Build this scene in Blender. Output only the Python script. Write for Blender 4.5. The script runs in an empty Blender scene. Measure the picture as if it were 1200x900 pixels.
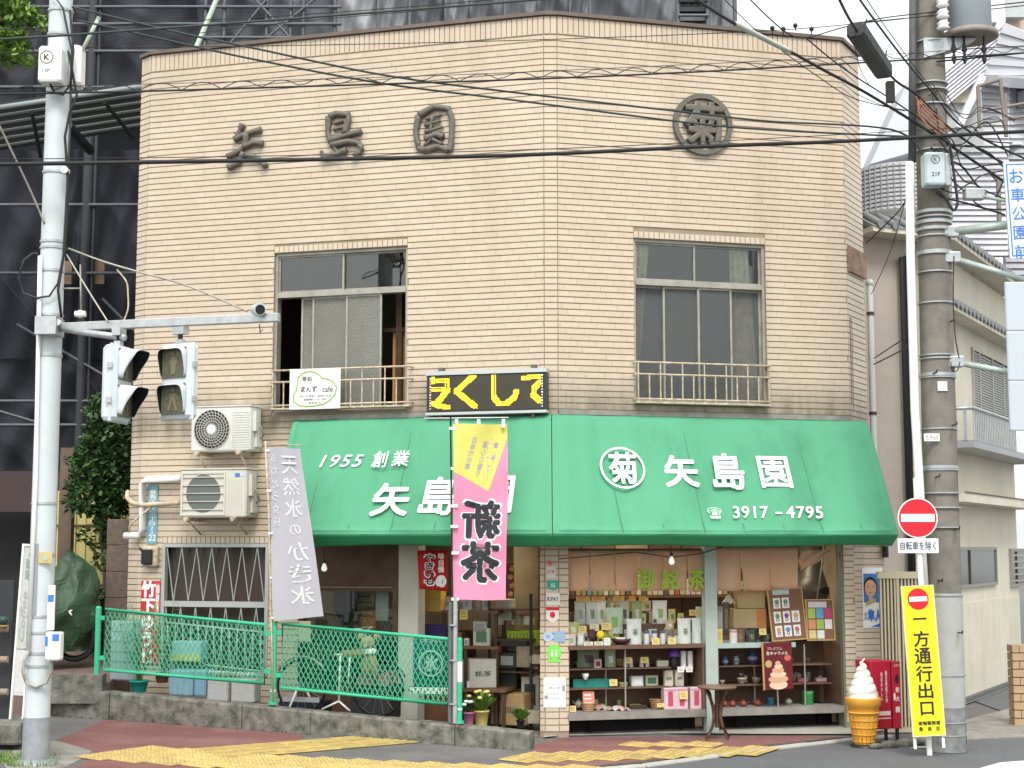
import bpy, math, random
from mathutils import Vector, Matrix
SC = bpy.context.scene
COL = SC.collection
R = math.radians
rnd = random.Random(11)
HC = 2.2            # camera height above the shop apron
PITCH = R(6.23)
FP = 1740.0         # focal length in pixels of the 1200 wide photograph

# ---------------------------------------------------------------- camera, sky, sun, exposure
cam = bpy.data.objects.new('camera', bpy.data.cameras.new('camera'))
COL.objects.link(cam)
cam.location = (0, 0, HC)
cam.rotation_euler = (R(90) + PITCH, 0, 0)
cam.data.sensor_width = 36
cam.data.lens = 36 * FP / 1200
cam.data.clip_end = 2000
SC.camera = cam
w = bpy.data.worlds.new('World')
SC.world = w
w.use_nodes = True
wn = w.node_tree
bg = wn.nodes['Background']
sky = wn.nodes.new('ShaderNodeTexSky')
sky.sky_type = 'NISHITA'
sky.sun_disc = False
sky.sun_elevation = R(52)
sky.sun_rotation = R(200)
sky.dust_density = 4
sky.ozone_density = 1
sky.altitude = 50
hs = wn.nodes.new('ShaderNodeHueSaturation')       # overcast: the cloud deck takes the blue out
hs.inputs['Saturation'].default_value = .16
hs.inputs['Value'].default_value = 1.35
wn.links.new(sky.outputs[0], hs.inputs['Color'])
cl = wn.nodes.new('ShaderNodeMix'); cl.data_type = 'RGBA'; cl.inputs[0].default_value = .6
cl.inputs[7].default_value = (6.3, 6.5, 6.25, 1)
wn.links.new(hs.outputs[0], cl.inputs[6]); wn.links.new(cl.outputs[2], bg.inputs[0])
bg.inputs[1].default_value = .15
sun = bpy.data.objects.new('sun', bpy.data.lights.new('sun', 'SUN'))
COL.objects.link(sun)
sun.data.energy = 1.5
sun.data.angle = R(16)
sun.data.color = (1, .97, .92)
sd = Vector((.12, -.66, .85)).normalized()          # from above, behind the photographer
sun.rotation_euler = sd.to_track_quat('Z', 'Y').to_euler()
SC.view_settings.view_transform = 'Standard'
SC.view_settings.look = 'None'
SC.view_settings.exposure = .62
SC.view_settings.gamma = 1
SC.cycles.max_bounces = 6
SC.cycles.diffuse_bounces = 4
SC.cycles.transparent_max_bounces = 16
SC.cycles.caustics_reflective = False
SC.cycles.caustics_refractive = False

# ---------------------------------------------------------------- geometry helpers
def ray(px, py):
    u, v = px - 600, 450 - py
    c, s = math.cos(PITCH), math.sin(PITCH)
    return Vector((u, FP * c - v * s, FP * s + v * c))
def at(px, py, Y):
    d = ray(px, py)
    return Vector((0, 0, HC)) + d * (Y / d.y)
def T(x, y, z): return Matrix.Translation((x, y, z))
def RX(a): return Matrix.Rotation(a, 4, 'X')
def RY(a): return Matrix.Rotation(a, 4, 'Y')
def RZ(a): return Matrix.Rotation(a, 4, 'Z')
class Frame:
    """vertical plane: local x to the right, local y into the wall, z up"""
    def __init__(s, o, rz):
        s.o = Vector(o); s.rz = rz; s.M = T(*o) @ RZ(rz); s.I = s.M.inverted()
    def px(s, px, py, d=0):
        a = s.I @ Vector((0, 0, HC)); b = s.I.to_3x3() @ ray(px, py)
        t = (-d - a.y) / b.y
        p = a + b * t
        return p.x, p.z
    def w(s, x, d, z): return s.M @ Vector((x, -d, z))
    def at(s, x, d, z): return s.M @ T(x, -d, z)
class MB:
    def __init__(s): s.v = []; s.f = []; s.m = []; s.s = []; s.M = None
    def add(s, vs, fs, m=0, sm=False):
        n = len(s.v)
        if s.M is not None: vs = [s.M @ Vector(v) for v in vs]
        s.v += [tuple(v) for v in vs]
        for f in fs: s.f.append(tuple(i + n for i in f)); s.m.append(m); s.s.append(sm)
        return s
    def box(s, x0, x1, y0, y1, z0, z1, m=0):
        vs = [(x, y, z) for z in (z0, z1) for y in (y0, y1) for x in (x0, x1)]
        return s.add(vs, [(0, 2, 3, 1), (4, 5, 7, 6), (0, 1, 5, 4), (2, 6, 7, 3), (0, 4, 6, 2), (1, 3, 7, 5)], m)
    def bbox(s, x0, x1, y0, y1, z0, z1, b=.01, m=0):
        """box with bevelled vertical edges and top"""
        b = min(b, (x1 - x0) / 3, (y1 - y0) / 3, (z1 - z0) / 3)
        def ring(k, z): return [(x0 + k + b, y0 + k, z), (x1 - k - b, y0 + k, z), (x1 - k, y0 + k + b, z), (x1 - k, y1 - k - b, z), (x1 - k - b, y1 - k, z), (x0 + k + b, y1 - k, z), (x0 + k, y1 - k - b, z), (x0 + k, y0 + k + b, z)]
        vs = ring(b * .5, z0) + ring(0, z0 + b) + ring(0, z1 - b) + ring(b * .5, z1)
        fs = [tuple(range(7, -1, -1)), tuple(range(24, 32))]
        for r_ in range(3):
            for i in range(8): j = (i + 1) % 8; fs.append((r_ * 8 + i, r_ * 8 + j, r_ * 8 + 8 + j, r_ * 8 + 8 + i))
        return s.add(vs, fs, m)
    def cyl(s, p0, p1, r0, r1=None, n=10, m=0, caps=True, sm=True):
        r1 = r0 if r1 is None else r1
        p0, p1 = Vector(p0), Vector(p1)
        q = (p1 - p0).to_track_quat('Z', 'Y')
        vs = []
        for p, r_ in ((p0, r0), (p1, r1)):
            for i in range(n):
                a = 2 * math.pi * i / n
                vs.append(p + q @ Vector((r_ * math.cos(a), r_ * math.sin(a), 0)))
        fs = [(i, (i + 1) % n, n + (i + 1) % n, n + i) for i in range(n)]
        s.add(vs, fs, m, sm)
        if caps: s.add(vs, [tuple(range(n - 1, -1, -1)), tuple(range(n, 2 * n))], m)
        return s
    def tube(s, pts, r, n=6, m=0, closed=False):
        pts = [Vector(p) for p in pts]; k = len(pts); vs = []
        for i, p in enumerate(pts):
            if closed: t = pts[(i + 1) % k] - pts[i - 1]
            else: t = pts[min(i + 1, k - 1)] - pts[max(i - 1, 0)]
            if t.length < 1e-9: t = Vector((0, 0, 1))
            t.normalize()
            a = Vector((0, 0, 1)) if abs(t.z) < .9 else Vector((0, 1, 0))
            x = t.cross(a).normalized(); y = x.cross(t)
            rr = r[i] if isinstance(r, (list, tuple)) else r
            for j in range(n):
                g = 2 * math.pi * j / n
                vs.append(p + x * (rr * math.cos(g)) + y * (rr * math.sin(g)))
        fs = []
        for i in range(k if closed else k - 1):
            a, b = i * n, ((i + 1) % k) * n
            for j in range(n): fs.append((a + j, a + (j + 1) % n, b + (j + 1) % n, b + j))
        if not closed: fs += [tuple(range(n - 1, -1, -1)), tuple(range((k - 1) * n, k * n))]
        return s.add(vs, fs, m, True)
    def lathe(s, prof, n=16, c=(0, 0, 0), m=0, sx=1, sy=1, sm=True):
        vs = []
        for r_, z in prof:
            for i in range(n):
                a = 2 * math.pi * i / n
                vs.append((c[0] + r_ * sx * math.cos(a), c[1] + r_ * sy * math.sin(a), c[2] + z))
        fs = []
        for k in range(len(prof) - 1):
            for i in range(n): j = (i + 1) % n; fs.append((k * n + i, k * n + j, (k + 1) * n + j, (k + 1) * n + i))
        s.add(vs, fs, m, sm)
        s.add(vs, [tuple(range(n - 1, -1, -1)), tuple(range((len(prof) - 1) * n, len(prof) * n))], m)
        return s
    def prism(s, poly, y0, y1, m=0):
        """polygon in local x,z (seen from -y, anticlockwise) extruded from y0 (front) to y1"""
        n = len(poly)
        vs = [(x, y0, z) for x, z in poly] + [(x, y1, z) for x, z in poly]
        return s.add(vs, [tuple(range(n)), tuple(range(2 * n - 1, n - 1, -1))] + [(i, i + n, (i + 1) % n + n, (i + 1) % n) for i in range(n)], m)
    def slab(s, poly, z0, z1, m=0):
        """polygon of 3D (x,y,z) points as a top, thickness down"""
        n = len(poly)
        vs = [(p[0], p[1], p[2] + z1) for p in poly] + [(p[0], p[1], p[2] + z0) for p in poly]
        return s.add(vs, [tuple(range(n)), tuple(range(2 * n - 1, n - 1, -1))] + [(i, i + n, (i + 1) % n + n, (i + 1) % n) for i in range(n)], m)
    def grid(s, fn, nu, nv, m=0, sm=True, back=0):
        vs = [fn(i / nu, j / nv) for j in range(nv + 1) for i in range(nu + 1)]
        fs = [(j * (nu + 1) + i, j * (nu + 1) + i + 1, (j + 1) * (nu + 1) + i + 1, (j + 1) * (nu + 1) + i) for j in range(nv) for i in range(nu)]
        return s.add(vs, fs, m, sm)
    def ring(s, cx, cz, r0, r1, y0, y1, n=32, m=0, a0=0, a1=2 * math.pi, ez=1):
        full = abs(a1 - a0 - 2 * math.pi) < 1e-6
        k = n if full else n + 1
        vs = []
        for i in range(k):
            a = a0 + (a1 - a0) * i / n
            for r_, y in ((r0, y0), (r1, y0), (r1, y1), (r0, y1)): vs.append((cx + r_ * math.cos(a), y, cz + r_ * ez * math.sin(a)))
        fs = []
        for i in range(n):
            a, b = i * 4, ((i + 1) % k) * 4
            for j in range(4): fs.append((a + j, a + (j + 1) % 4, b + (j + 1) % 4, b + j))
        return s.add(vs, fs, m)
    def disc(s, cx, cz, r_, y0, y1, n=28, m=0, ez=1):
        return s.prism([(cx + r_ * math.cos(2 * math.pi * i / n), cz + r_ * ez * math.sin(2 * math.pi * i / n)) for i in range(n)], y0, y1, m)
    def ball(s, c, r_, n=12, k=8, m=0, sz=(1, 1, 1)):
        vs = []; fs = []
        for j in range(k + 1):
            t = math.pi * j / k
            for i in range(n):
                a = 2 * math.pi * i / n
                vs.append((c[0] + r_ * sz[0] * math.sin(t) * math.cos(a), c[1] + r_ * sz[1] * math.sin(t) * math.sin(a), c[2] - r_ * sz[2] * math.cos(t)))
        for j in range(k):
            for i in range(n): q = (i + 1) % n; fs.append((j * n + i, j * n + q, (j + 1) * n + q, (j + 1) * n + i))
        return s.add(vs, fs, m, True)
    def mesh(s, name, mats):
        me = bpy.data.meshes.new(name)
        me.from_pydata(s.v, [], s.f)
        for i, x in enumerate(mats if isinstance(mats, (list, tuple)) else [mats]): me.materials.append(x)
        me.polygons.foreach_set('material_index', s.m)
        me.polygons.foreach_set('use_smooth', s.s)
        me.update()
        return me
WM = {}
def place(o, parent, M):
    """M: world matrix; None = same as the parent"""
    COL.objects.link(o)
    pw = WM[parent.name] if parent else Matrix()
    if M is None: M = pw
    o.parent = parent
    o.matrix_basis = pw.inverted() @ M
    WM[o.name] = M.copy()
    return o
def tag(o, label=None, cat=None, group=None, kind=None):
    if label: o['label'] = label
    if cat: o['category'] = cat
    if group: o['group'] = group
    if kind: o['kind'] = kind
    return o
def thing(name, label, cat, M, group=None):
    return tag(place(bpy.data.objects.new(name, None), None, M), label, cat, group)
def obj(name, mb, mats, parent=None, M=None, label=None, cat=None, group=None, kind=None):
    return tag(place(bpy.data.objects.new(name, mb.mesh(name, mats) if isinstance(mb, MB) else mb), parent, M if (M is not None or parent) else Matrix()), label, cat, group, kind)
def solo(name, mb, mats, label, cat, M, group=None): return obj(name, mb, mats, None, M, label, cat, group)
def dup(root, M, label=None):
    c = root.copy(); COL.objects.link(c); c.parent = None; c.matrix_basis = M; WM[c.name] = M.copy()
    if label: c['label'] = label
    def kids(a, b):
        for ch in list(a.children):
            d = ch.copy(); COL.objects.link(d); d.parent = b; WM[d.name] = WM[b.name] @ ch.matrix_basis
            kids(ch, d)
    kids(root, c)
    return c
DG = [None]
_tc = {}
def text(body, mats, parent, M, w=None, h=None, bold=0, shear=0, vertical=False, mirror=False, ext=.002, name='lettering', label=None, line=1.0, warp=None, bev=0, lsp=1.0, jit=0, kind=None, res=3, cat=None, top=False):
    """M: world matrix of the text's centre; local x right, z up, facing -y; fitted to w x h metres"""
    if vertical: body = '\n'.join(body)
    cu = bpy.data.curves.new('t', 'FONT')
    cu.body = body; cu.size = 1; cu.align_x = 'CENTER'; cu.offset = 0; cu.shear = shear
    cu.space_line = line; cu.space_character = lsp
    cu.extrude = 0 if bev == 0 else .05; cu.bevel_depth = bev; cu.resolution_u = res
    if bev: cu.bevel_resolution = 2
    to = bpy.data.objects.new('t', cu); COL.objects.link(to)
    bpy.context.view_layer.update()
    me = bpy.data.meshes.new_from_object(to.evaluated_get(bpy.context.evaluated_depsgraph_get()))
    bpy.data.objects.remove(to); bpy.data.curves.remove(cu)
    co = [v.co.copy() for v in me.vertices]
    x0, x1 = min(c.x for c in co), max(c.x for c in co); y0, y1 = min(c.y for c in co), max(c.y for c in co)
    kx = (w / (x1 - x0)) if w else None; ky = (h / (y1 - y0)) if h else None
    kx = kx or ky; ky = ky or kx
    for v, c in zip(me.vertices, co):
        x = (c.x - (x0 + x1) / 2) * kx * (-1 if mirror else 1); z = (c.y - (y0 + y1) / 2) * ky
        y = -ext - c.z * (kx if bev else 0)
        v.co = Vector((x, y, z)) if warp is None else warp(x, z, -y)
    if warp is not None and bold:
        n0 = len(me.vertices); Fs = [tuple(f.vertices) for f in me.polygons]; VV = []; FF = []
        for q in range(6):
            a = q * math.pi / 3; dx, dz = bold * kx * math.cos(a), bold * ky * math.sin(a)
            for c in co: VV.append(warp((c.x - (x0 + x1) / 2) * kx * (-1 if mirror else 1) + dx, (c.y - (y0 + y1) / 2) * ky + dz, 0) + Vector((0, q * .00012, 0)))
            FF += [tuple(i + q * n0 for i in f) for f in Fs]
        me = bpy.data.meshes.new('t'); me.from_pydata(VV, [], FF)
    if mirror: me.flip_normals()
    if bold and not bev and warp is None:
        bb = bold * (ky * 1.0); n0 = len(me.vertices); V = [tuple(v.co) for v in me.vertices]; Fs = [tuple(f.vertices) for f in me.polygons]
        VV = []; FF = []
        for q in range(6):
            a = q * math.pi / 3; dx, dz = bb * math.cos(a), bb * math.sin(a)
            VV += [(x + dx, y + q * .00012, z + dz) for x, y, z in V]; FF += [tuple(i + q * n0 for i in f) for f in Fs]
        me = bpy.data.meshes.new('t'); me.from_pydata(VV, [], FF)
    me.materials.clear(); me.materials.append(mats)
    me.update()
    return tag(place(bpy.data.objects.new(name, me), parent, M), label, cat, None, kind)

# ---------------------------------------------------------------- materials
def mat(name, col, rough=.6, metal=0, var=0, nz=None, bump=None, emit=0, spec=.4, world=None, alpha=None):
    """var: brightness spread per object and per island; nz=(scale, amount[, colour2]); world=(scale xyz, amount, colour): worn patches fixed in the place"""
    m = bpy.data.materials.new(name); m.use_nodes = True
    t = m.node_tree; N = t.nodes; L = t.links; b = N['Principled BSDF']
    c4 = (*col, 1)
    b.inputs['Base Color'].default_value = c4; b.inputs['Roughness'].default_value = rough
    b.inputs['Metallic'].default_value = metal; b.inputs['Specular IOR Level'].default_value = spec
    out = None
    def mixc(fac, a, bb, mode='MIX'):
        x = N.new('ShaderNodeMix'); x.data_type = 'RGBA'; x.blend_type = mode
        for sock, val in ((x.inputs[0], fac), (x.inputs[6], a), (x.inputs[7], bb)):
            if isinstance(val, bpy.types.NodeSocket): L.new(val, sock)
            else: sock.default_value = val
        return x.outputs[2]
    cur = c4
    if nz:
        tc = N.new('ShaderNodeTexCoord'); n = N.new('ShaderNodeTexNoise'); n.inputs['Scale'].default_value = nz[0]; n.inputs['Detail'].default_value = 6; n.inputs['Roughness'].default_value = .65
        L.new(tc.outputs['Object'], n.inputs['Vector'])
        c2 = (*(nz[2] if len(nz) > 2 else [x * .45 for x in col]), 1)
        r_ = N.new('ShaderNodeMapRange'); r_.inputs[1].default_value = .35; r_.inputs[2].default_value = .7; r_.inputs[4].default_value = nz[1]
        L.new(n.outputs[0], r_.inputs[0])
        cur = mixc(r_.outputs[0], cur, c2)
    if world:
        g = N.new('ShaderNodeNewGeometry'); mp = N.new('ShaderNodeMapping'); mp.inputs['Scale'].default_value = world[0]
        L.new(g.outputs['Position'], mp.inputs['Vector'])
        n = N.new('ShaderNodeTexNoise'); n.inputs['Scale'].default_value = 1; n.inputs['Detail'].default_value = 7; n.inputs['Roughness'].default_value = .6
        L.new(mp.outputs[0], n.inputs['Vector'])
        r_ = N.new('ShaderNodeMapRange'); r_.inputs[1].default_value = world[3] if len(world) > 3 else .5; r_.inputs[2].default_value = .8; r_.inputs[4].default_value = world[1]
        L.new(n.outputs[0], r_.inputs[0])
        cur = mixc(r_.outputs[0], cur, (*world[2], 1))
    if var:
        g = N.new('ShaderNodeNewGeometry'); oi = N.new('ShaderNodeObjectInfo')
        ad = N.new('ShaderNodeMath'); ad.operation = 'ADD'; L.new(g.outputs['Random Per Island'], ad.inputs[0]); L.new(oi.outputs['Random'], ad.inputs[1])
        fr = N.new('ShaderNodeMath'); fr.operation = 'FRACT'; L.new(ad.outputs[0], fr.inputs[0])
        r_ = N.new('ShaderNodeMapRange'); r_.inputs[3].default_value = 1 - var; r_.inputs[4].default_value = 1 + var * .6; L.new(fr.outputs[0], r_.inputs[0])
        h = N.new('ShaderNodeHueSaturation'); L.new(r_.outputs[0], h.inputs['Value'])
        if isinstance(cur, bpy.types.NodeSocket): L.new(cur, h.inputs['Color'])
        else: h.inputs['Color'].default_value = cur
        cur = h.outputs[0]
    if isinstance(cur, bpy.types.NodeSocket): L.new(cur, b.inputs['Base Color'])
    if bump:
        tc = N.new('ShaderNodeTexCoord'); n = N.new('ShaderNodeTexNoise'); n.inputs['Scale'].default_value = bump[0]; n.inputs['Detail'].default_value = 4
        L.new(tc.outputs['Object'], n.inputs['Vector'])
        bp = N.new('ShaderNodeBump'); bp.inputs['Strength'].default_value = bump[1]; bp.inputs['Distance'].default_value = .01
        L.new(n.outputs[0], bp.inputs['Height']); L.new(bp.outputs[0], b.inputs['Normal'])
    if emit:
        b.inputs['Emission Color'].default_value = c4; b.inputs['Emission Strength'].default_value = emit
    if alpha is not None: b.inputs['Alpha'].default_value = alpha
    return m
def glass(name, tint=(.9, .95, .93), mixf=.03, rough=.02):
    m = bpy.data.materials.new(name); m.use_nodes = True; t = m.node_tree; N = t.nodes; L = t.links
    N.remove(N['Principled BSDF'])
    tr = N.new('ShaderNodeBsdfTransparent'); tr.inputs[0].default_value = (*tint, 1)
    gl = N.new('ShaderNodeBsdfGlossy'); gl.inputs['Roughness'].default_value = rough
    fr = N.new('ShaderNodeFresnel'); fr.inputs[0].default_value = 1.5
    ad = N.new('ShaderNodeMath'); ad.operation = 'ADD'; ad.inputs[1].default_value = mixf; L.new(fr.outputs[0], ad.inputs[0])
    mx = N.new('ShaderNodeMixShader'); L.new(ad.outputs[0], mx.inputs[0]); L.new(tr.outputs[0], mx.inputs[1]); L.new(gl.outputs[0], mx.inputs[2])
    L.new(mx.outputs[0], N['Material Output'].inputs[0])
    return m
def weave(name, col, open_=.12, rough=.8, c2=None):
    """scaffold netting: a mesh fabric that lets a little light through"""
    m = mat(name, col, rough, nz=(.6, .75, c2 or [x * 2.2 for x in col]))
    t = m.node_tree; N = t.nodes; L = t.links; b = N['Principled BSDF']
    tr = N.new('ShaderNodeBsdfTransparent'); mx = N.new('ShaderNodeMixShader'); mx.inputs[0].default_value = open_
    L.new(b.outputs[0], mx.inputs[1]); L.new(tr.outputs[0], mx.inputs[2]); L.new(mx.outputs[0], N['Material Output'].inputs[0])
    return m
TILEC = (.61, .51, .395)
m_tile = mat('glazed beige tile', TILEC, .38, var=.045, world=((2.4, 2.4, .16), .55, (.44, .35, .26), .54))
def grime(m, z0, z1, zl, col, amt):
    """dirt washed onto the courses under the sills, in streaks"""
    t = m.node_tree; N = t.nodes; L = t.links; bs = N['Principled BSDF'].inputs['Base Color']; src = bs.links[0].from_socket
    g_ = N.new('ShaderNodeNewGeometry'); sp = N.new('ShaderNodeSeparateXYZ'); L.new(g_.outputs['Position'], sp.inputs[0])
    def mr(a, b):
        r_ = N.new('ShaderNodeMapRange'); r_.inputs[1].default_value = a; r_.inputs[2].default_value = b; L.new(sp.outputs[2], r_.inputs[0]); return r_.outputs[0]
    mp = N.new('ShaderNodeMapping'); mp.inputs['Scale'].default_value = (7, 7, .5); L.new(g_.outputs['Position'], mp.inputs[0]); n = N.new('ShaderNodeTexNoise'); n.inputs['Scale'].default_value = 1; n.inputs['Detail'].default_value = 5; L.new(mp.outputs[0], n.inputs[0])
    def mul(a, b):
        x = N.new('ShaderNodeMath'); x.operation = 'MULTIPLY'; x.use_clamp = True
        for s_, v in ((x.inputs[0], a), (x.inputs[1], b)):
            if isinstance(v, float): s_.default_value = v
            else: L.new(v, s_)
        return x.outputs[0]
    f = mul(mul(mul(mr(z1, z0), mr(zl - .3, zl)), n.outputs[0]), float(amt))
    mx = N.new('ShaderNodeMix'); mx.data_type = 'RGBA'; L.new(f, mx.inputs[0]); L.new(src, mx.inputs[6]); mx.inputs[7].default_value = (*col, 1); L.new(mx.outputs[2], bs)
grime(m_tile, 3.80, 4.25, 3.7, (.20, .17, .12), 1.5)
grime(m_tile, 8.2, 7.6, 7.7, (.40, .30, .22), .5)
m_grout = mat('dark grout', (.36, .29, .21), .9, nz=(3, .5))
m_coping = mat('brown metal coping', (.16, .12, .10), .5, metal=.3, nz=(4, .5))
m_alu = mat('aged aluminium', (.42, .41, .36), .45, metal=.4, nz=(7, .55, (.22, .19, .14)))
m_cream = mat('chipped cream paint', (.68, .60, .46), .55, nz=(14, .9, (.30, .19, .10)))
m_concrete = mat('weathered concrete', (.33, .31, .28), .9, nz=(4, .7, (.13, .12, .10)), bump=(40, .5))
m_mossy = mat('mossy kerb concrete', (.24, .23, .20), .95, nz=(7, 1, (.045, .05, .036)), bump=(30, .9))
m_mosstop = mat('worn kerb top', (.42, .39, .34), .95, nz=(6, .6, (.2, .19, .16)), bump=(30, .6))
m_asphalt = mat('asphalt', (.15, .155, .165), .9, nz=(60, .7, (.07, .07, .075)), bump=(90, .6), world=((1.2, 1.2, .8), .6, (.09, .09, .09), .45))
m_asphalt2 = mat('grey walkway asphalt', (.16, .15, .15), .92, nz=(45, .7, (.08, .08, .08)), bump=(90, .6), world=((1.3, 1.3, .7), .7, (.25, .24, .22), .45))
m_red = mat('dull red pavement', (.22, .095, .085), .9, nz=(50, .5, (.12, .06, .055)), bump=(90, .5), world=((1.4, 1.4, .6), .8, (.30, .19, .17), .45))
m_yellow = mat('tactile yellow', (.60, .45, .15), .75, nz=(9, .8, (.40, .31, .13)), var=.22, world=((2, 2, 1), .7, (.36, .29, .17), .5))
m_white = mat('white paint', (.80, .80, .78), .5, nz=(6, .2))
m_lens = mat('worn road paint', (.72, .72, .69), .8, nz=(14, .4, (.3, .3, .3)))
m_black = mat('black plastic', (.015, .015, .017), .45)
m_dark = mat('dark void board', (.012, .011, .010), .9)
m_ink = mat('black ink', (.02, .02, .022), .6)
m_brown = mat('dark stained timber', (.095, .048, .026), .55, nz=(5, .7, (.04, .02, .012)))
m_brown2 = mat('shelf timber', (.20, .095, .045), .5, nz=(6, .6))
m_inner = mat('shop interior wall', (.38, .30, .19), .9, nz=(1.5, .6, (.08, .06, .04)))
m_innerdark = mat('display back board', (.16, .095, .06), .7, nz=(3, .5))
m_steel = mat('galvanised steel', (.50, .53, .54), .45, metal=.55, nz=(12, .6, (.30, .32, .33)))
m_pole = mat('painted steel pole', (.60, .65, .67), .5, nz=(3, .4, (.42, .46, .48)))
m_cpole = mat('spun concrete pole', (.24, .22, .19), .9, nz=(3, .8, (.12, .11, .095)), bump=(60, .4))
m_palegreen = mat('pale green post', (.42, .50, .46), .55, nz=(4, .3))
m_green = mat('green awning cloth', (.098, .36, .205), .75, nz=(1.3, .3, (.07, .28, .15)), bump=(4, .5), world=((1.6, 1.6, .5), .6, (.05, .20, .11), .5), spec=.25)
m_seam = mat('awning seam', (.05, .22, .11), .7)
m_greenv = mat('darker awning hem', (.04, .34, .15), .7, nz=(2, .3))
m_guard = mat('green guard rail paint', (.05, .48, .27), .5, nz=(8, .3, (.04, .36, .2)))
m_sign = mat('sign red', (.62, .015, .03), .35)
m_wht = mat('bright white', (.85, .85, .84), .45)
m_glass = glass('window glass')
m_frost = mat('frosted glass', (.20, .205, .18), .22, bump=(60, .9), nz=(1.2, .5, (.12, .11, .09)))
m_frost2 = mat('bluish frosted glass', (.15, .17, .18), .2, bump=(60, .7), nz=(1.4, .5, (.17, .16, .13)))
def see_through(m, f):
    t = m.node_tree; N = t.nodes; L = t.links; tr = N.new('ShaderNodeBsdfTransparent'); mx = N.new('ShaderNodeMixShader'); mx.inputs[0].default_value = f
    L.new(N['Principled BSDF'].outputs[0], mx.inputs[1]); L.new(tr.outputs[0], mx.inputs[2]); L.new(mx.outputs[0], N['Material Output'].inputs[0])
see_through(m_frost2, .55)
m_rub = mat('cable rubber', (.018, .019, .02), .6)
m_cable = mat('green black cable', (.035, .05, .05), .6)
m_leaf = mat('dark leaf', (.05, .11, .03), .55, var=.5)
m_leaf2 = mat('bright leaf', (.14, .26, .04), .55, var=.35)
m_bark = mat('bark', (.12, .085, .06), .9)
# ---------------------------------------------------------------- the two tiled street faces
A = Vector((.38, 17.4, 0)); B = Vector((.545, 17.4, 0))
FL = Frame(A, R(-16)); FR = Frame(B, R(14.2))
sL = FL.px(172, 300)[0]; sR = FR.px(991, 300)[0]
ZT = FL.px(631, 19)[1]
print('sL', sL, 'sR', sR, 'ZT', ZT, FR.px(985, 48))
FC = Frame(A, 0)                                     # narrow chamfer on the street corner, 0.165 wide
FE = Frame(FR.w(sR, 0, 0), R(59.5))                  # right end chamfer
FW = Frame(FL.w(sL, 0, 0), R(-43))                   # left end chamfer
wE = FE.px(1011, 300)[0]; wW = -FW.px(161, 300)[0]
wW = abs(FW.px(161, 300)[0])
print('wE', wE, 'wW', wW)
FS = Frame(FE.w(wE, 0, 0), R(104)); FZ = Frame(FW.w(-wW, 0, 0), R(-106))   # flanks running back

# ---------------------------------------------------------------- ground
def g(x, y=0):
    t = .7 - x
    h = .035 * (t if t > 8 else math.log1p(math.exp(t * 2)) / 2)
    return h if t < 8 else .035 * t
def G(px, py, dz=0):
    d = ray(px, py); t = .005
    for _ in range(40):
        p = Vector((0, 0, HC)) + d * t
        t += (HC - dz - g(p.x)) / -d.z - t
    p = Vector((0, 0, HC)) + d * t
    return Vector((p.x, p.y, g(p.x)))
def sheet_poly(mb, pts, z, m=0, step=.4):
    """a flat-lying polygon that follows the slope: ear-less fan cut by columns in x"""
    import bisect
    xs = [p.x for p in pts]; x0, x1 = min(xs), max(xs)
    n = max(2, int((x1 - x0) / step)); cuts = sorted(set([x0 + (x1 - x0) * i / n for i in range(n + 1)] + [round(x, 5) for x in xs if x0 < x < x1]))
    def span(x):
        ys = []
        for i in range(len(pts)):
            a, b = pts[i], pts[(i + 1) % len(pts)]
            if (a.x - x) * (b.x - x) <= 0 and abs(a.x - b.x) > 1e-7:
                ys.append(a.y + (b.y - a.y) * (x - a.x) / (b.x - a.x))
        return (min(ys), max(ys)) if ys else None
    for a, b in zip(cuts, cuts[1:]):
        if b - a < 1e-5: continue
        e = (b - a) * 1e-4
        sa, sb = span(a + e), span(b - e)
        if not sa or not sb: continue
        mb.add([(a, sa[0], g(a) + z), (b, sb[0], g(b) + z), (b, sb[1], g(b) + z), (a, sa[1], g(a) + z)], [(0, 1, 2, 3)], m)
gr = MB()
cols = [-60, -30, -15, -9, -7, -6, -5, -4, -3, -2, -1.5, -1, -.5, 0, .5, 1, 1.5, 2, 3, 5, 9, 20, 60]
rows = [-20, 0, 10, 14, 20, 40, 200]
vs = [(x, y, g(x) - .02) for y in rows for x in cols]
k = len(cols)
gr.add(vs, [(j * k + i, j * k + i + 1, (j + 1) * k + i + 1, (j + 1) * k + i) for j in range(len(rows) - 1) for i in range(k - 1)], 0, True)
obj('ground', gr, m_asphalt2, kind='structure')
# carriageway: front and right, a kerb step below the walkway
kerbpts = [G(-60, 905), G(150, 912), G(420, 912), G(640, 906), G(750, 897), G(820, 887.5), G(900, 877), G(985, 867), G(1040, 862), G(1085, 858.5), G(1130, 852.5), G(1210, 846)]
rd = MB()
kp = kerbpts
for a, b in zip(kp, kp[1:]):
    n = 3
    for i in range(n):
        p = a.lerp(b, i / n); q = a.lerp(b, (i + 1) / n)
        rd.add([(p.x, 4, g(p.x) - .006), (q.x, 4, g(q.x) - .006), (q.x, q.y, g(q.x) - .006), (p.x, p.y, g(p.x) - .006)], [(0, 1, 2, 3)])
rd.add([(kp[-1].x, 4, g(kp[-1].x) - .006), (30, 4, 0 - .006), (30, 60, -.006), (kp[-1].x + 1.2, 60, -.006), (kp[-1].x, kp[-1].y, g(kp[-1].x) - .006)], [(0, 1, 2, 3, 4)])
obj('road', rd, m_asphalt, kind='structure')
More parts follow.
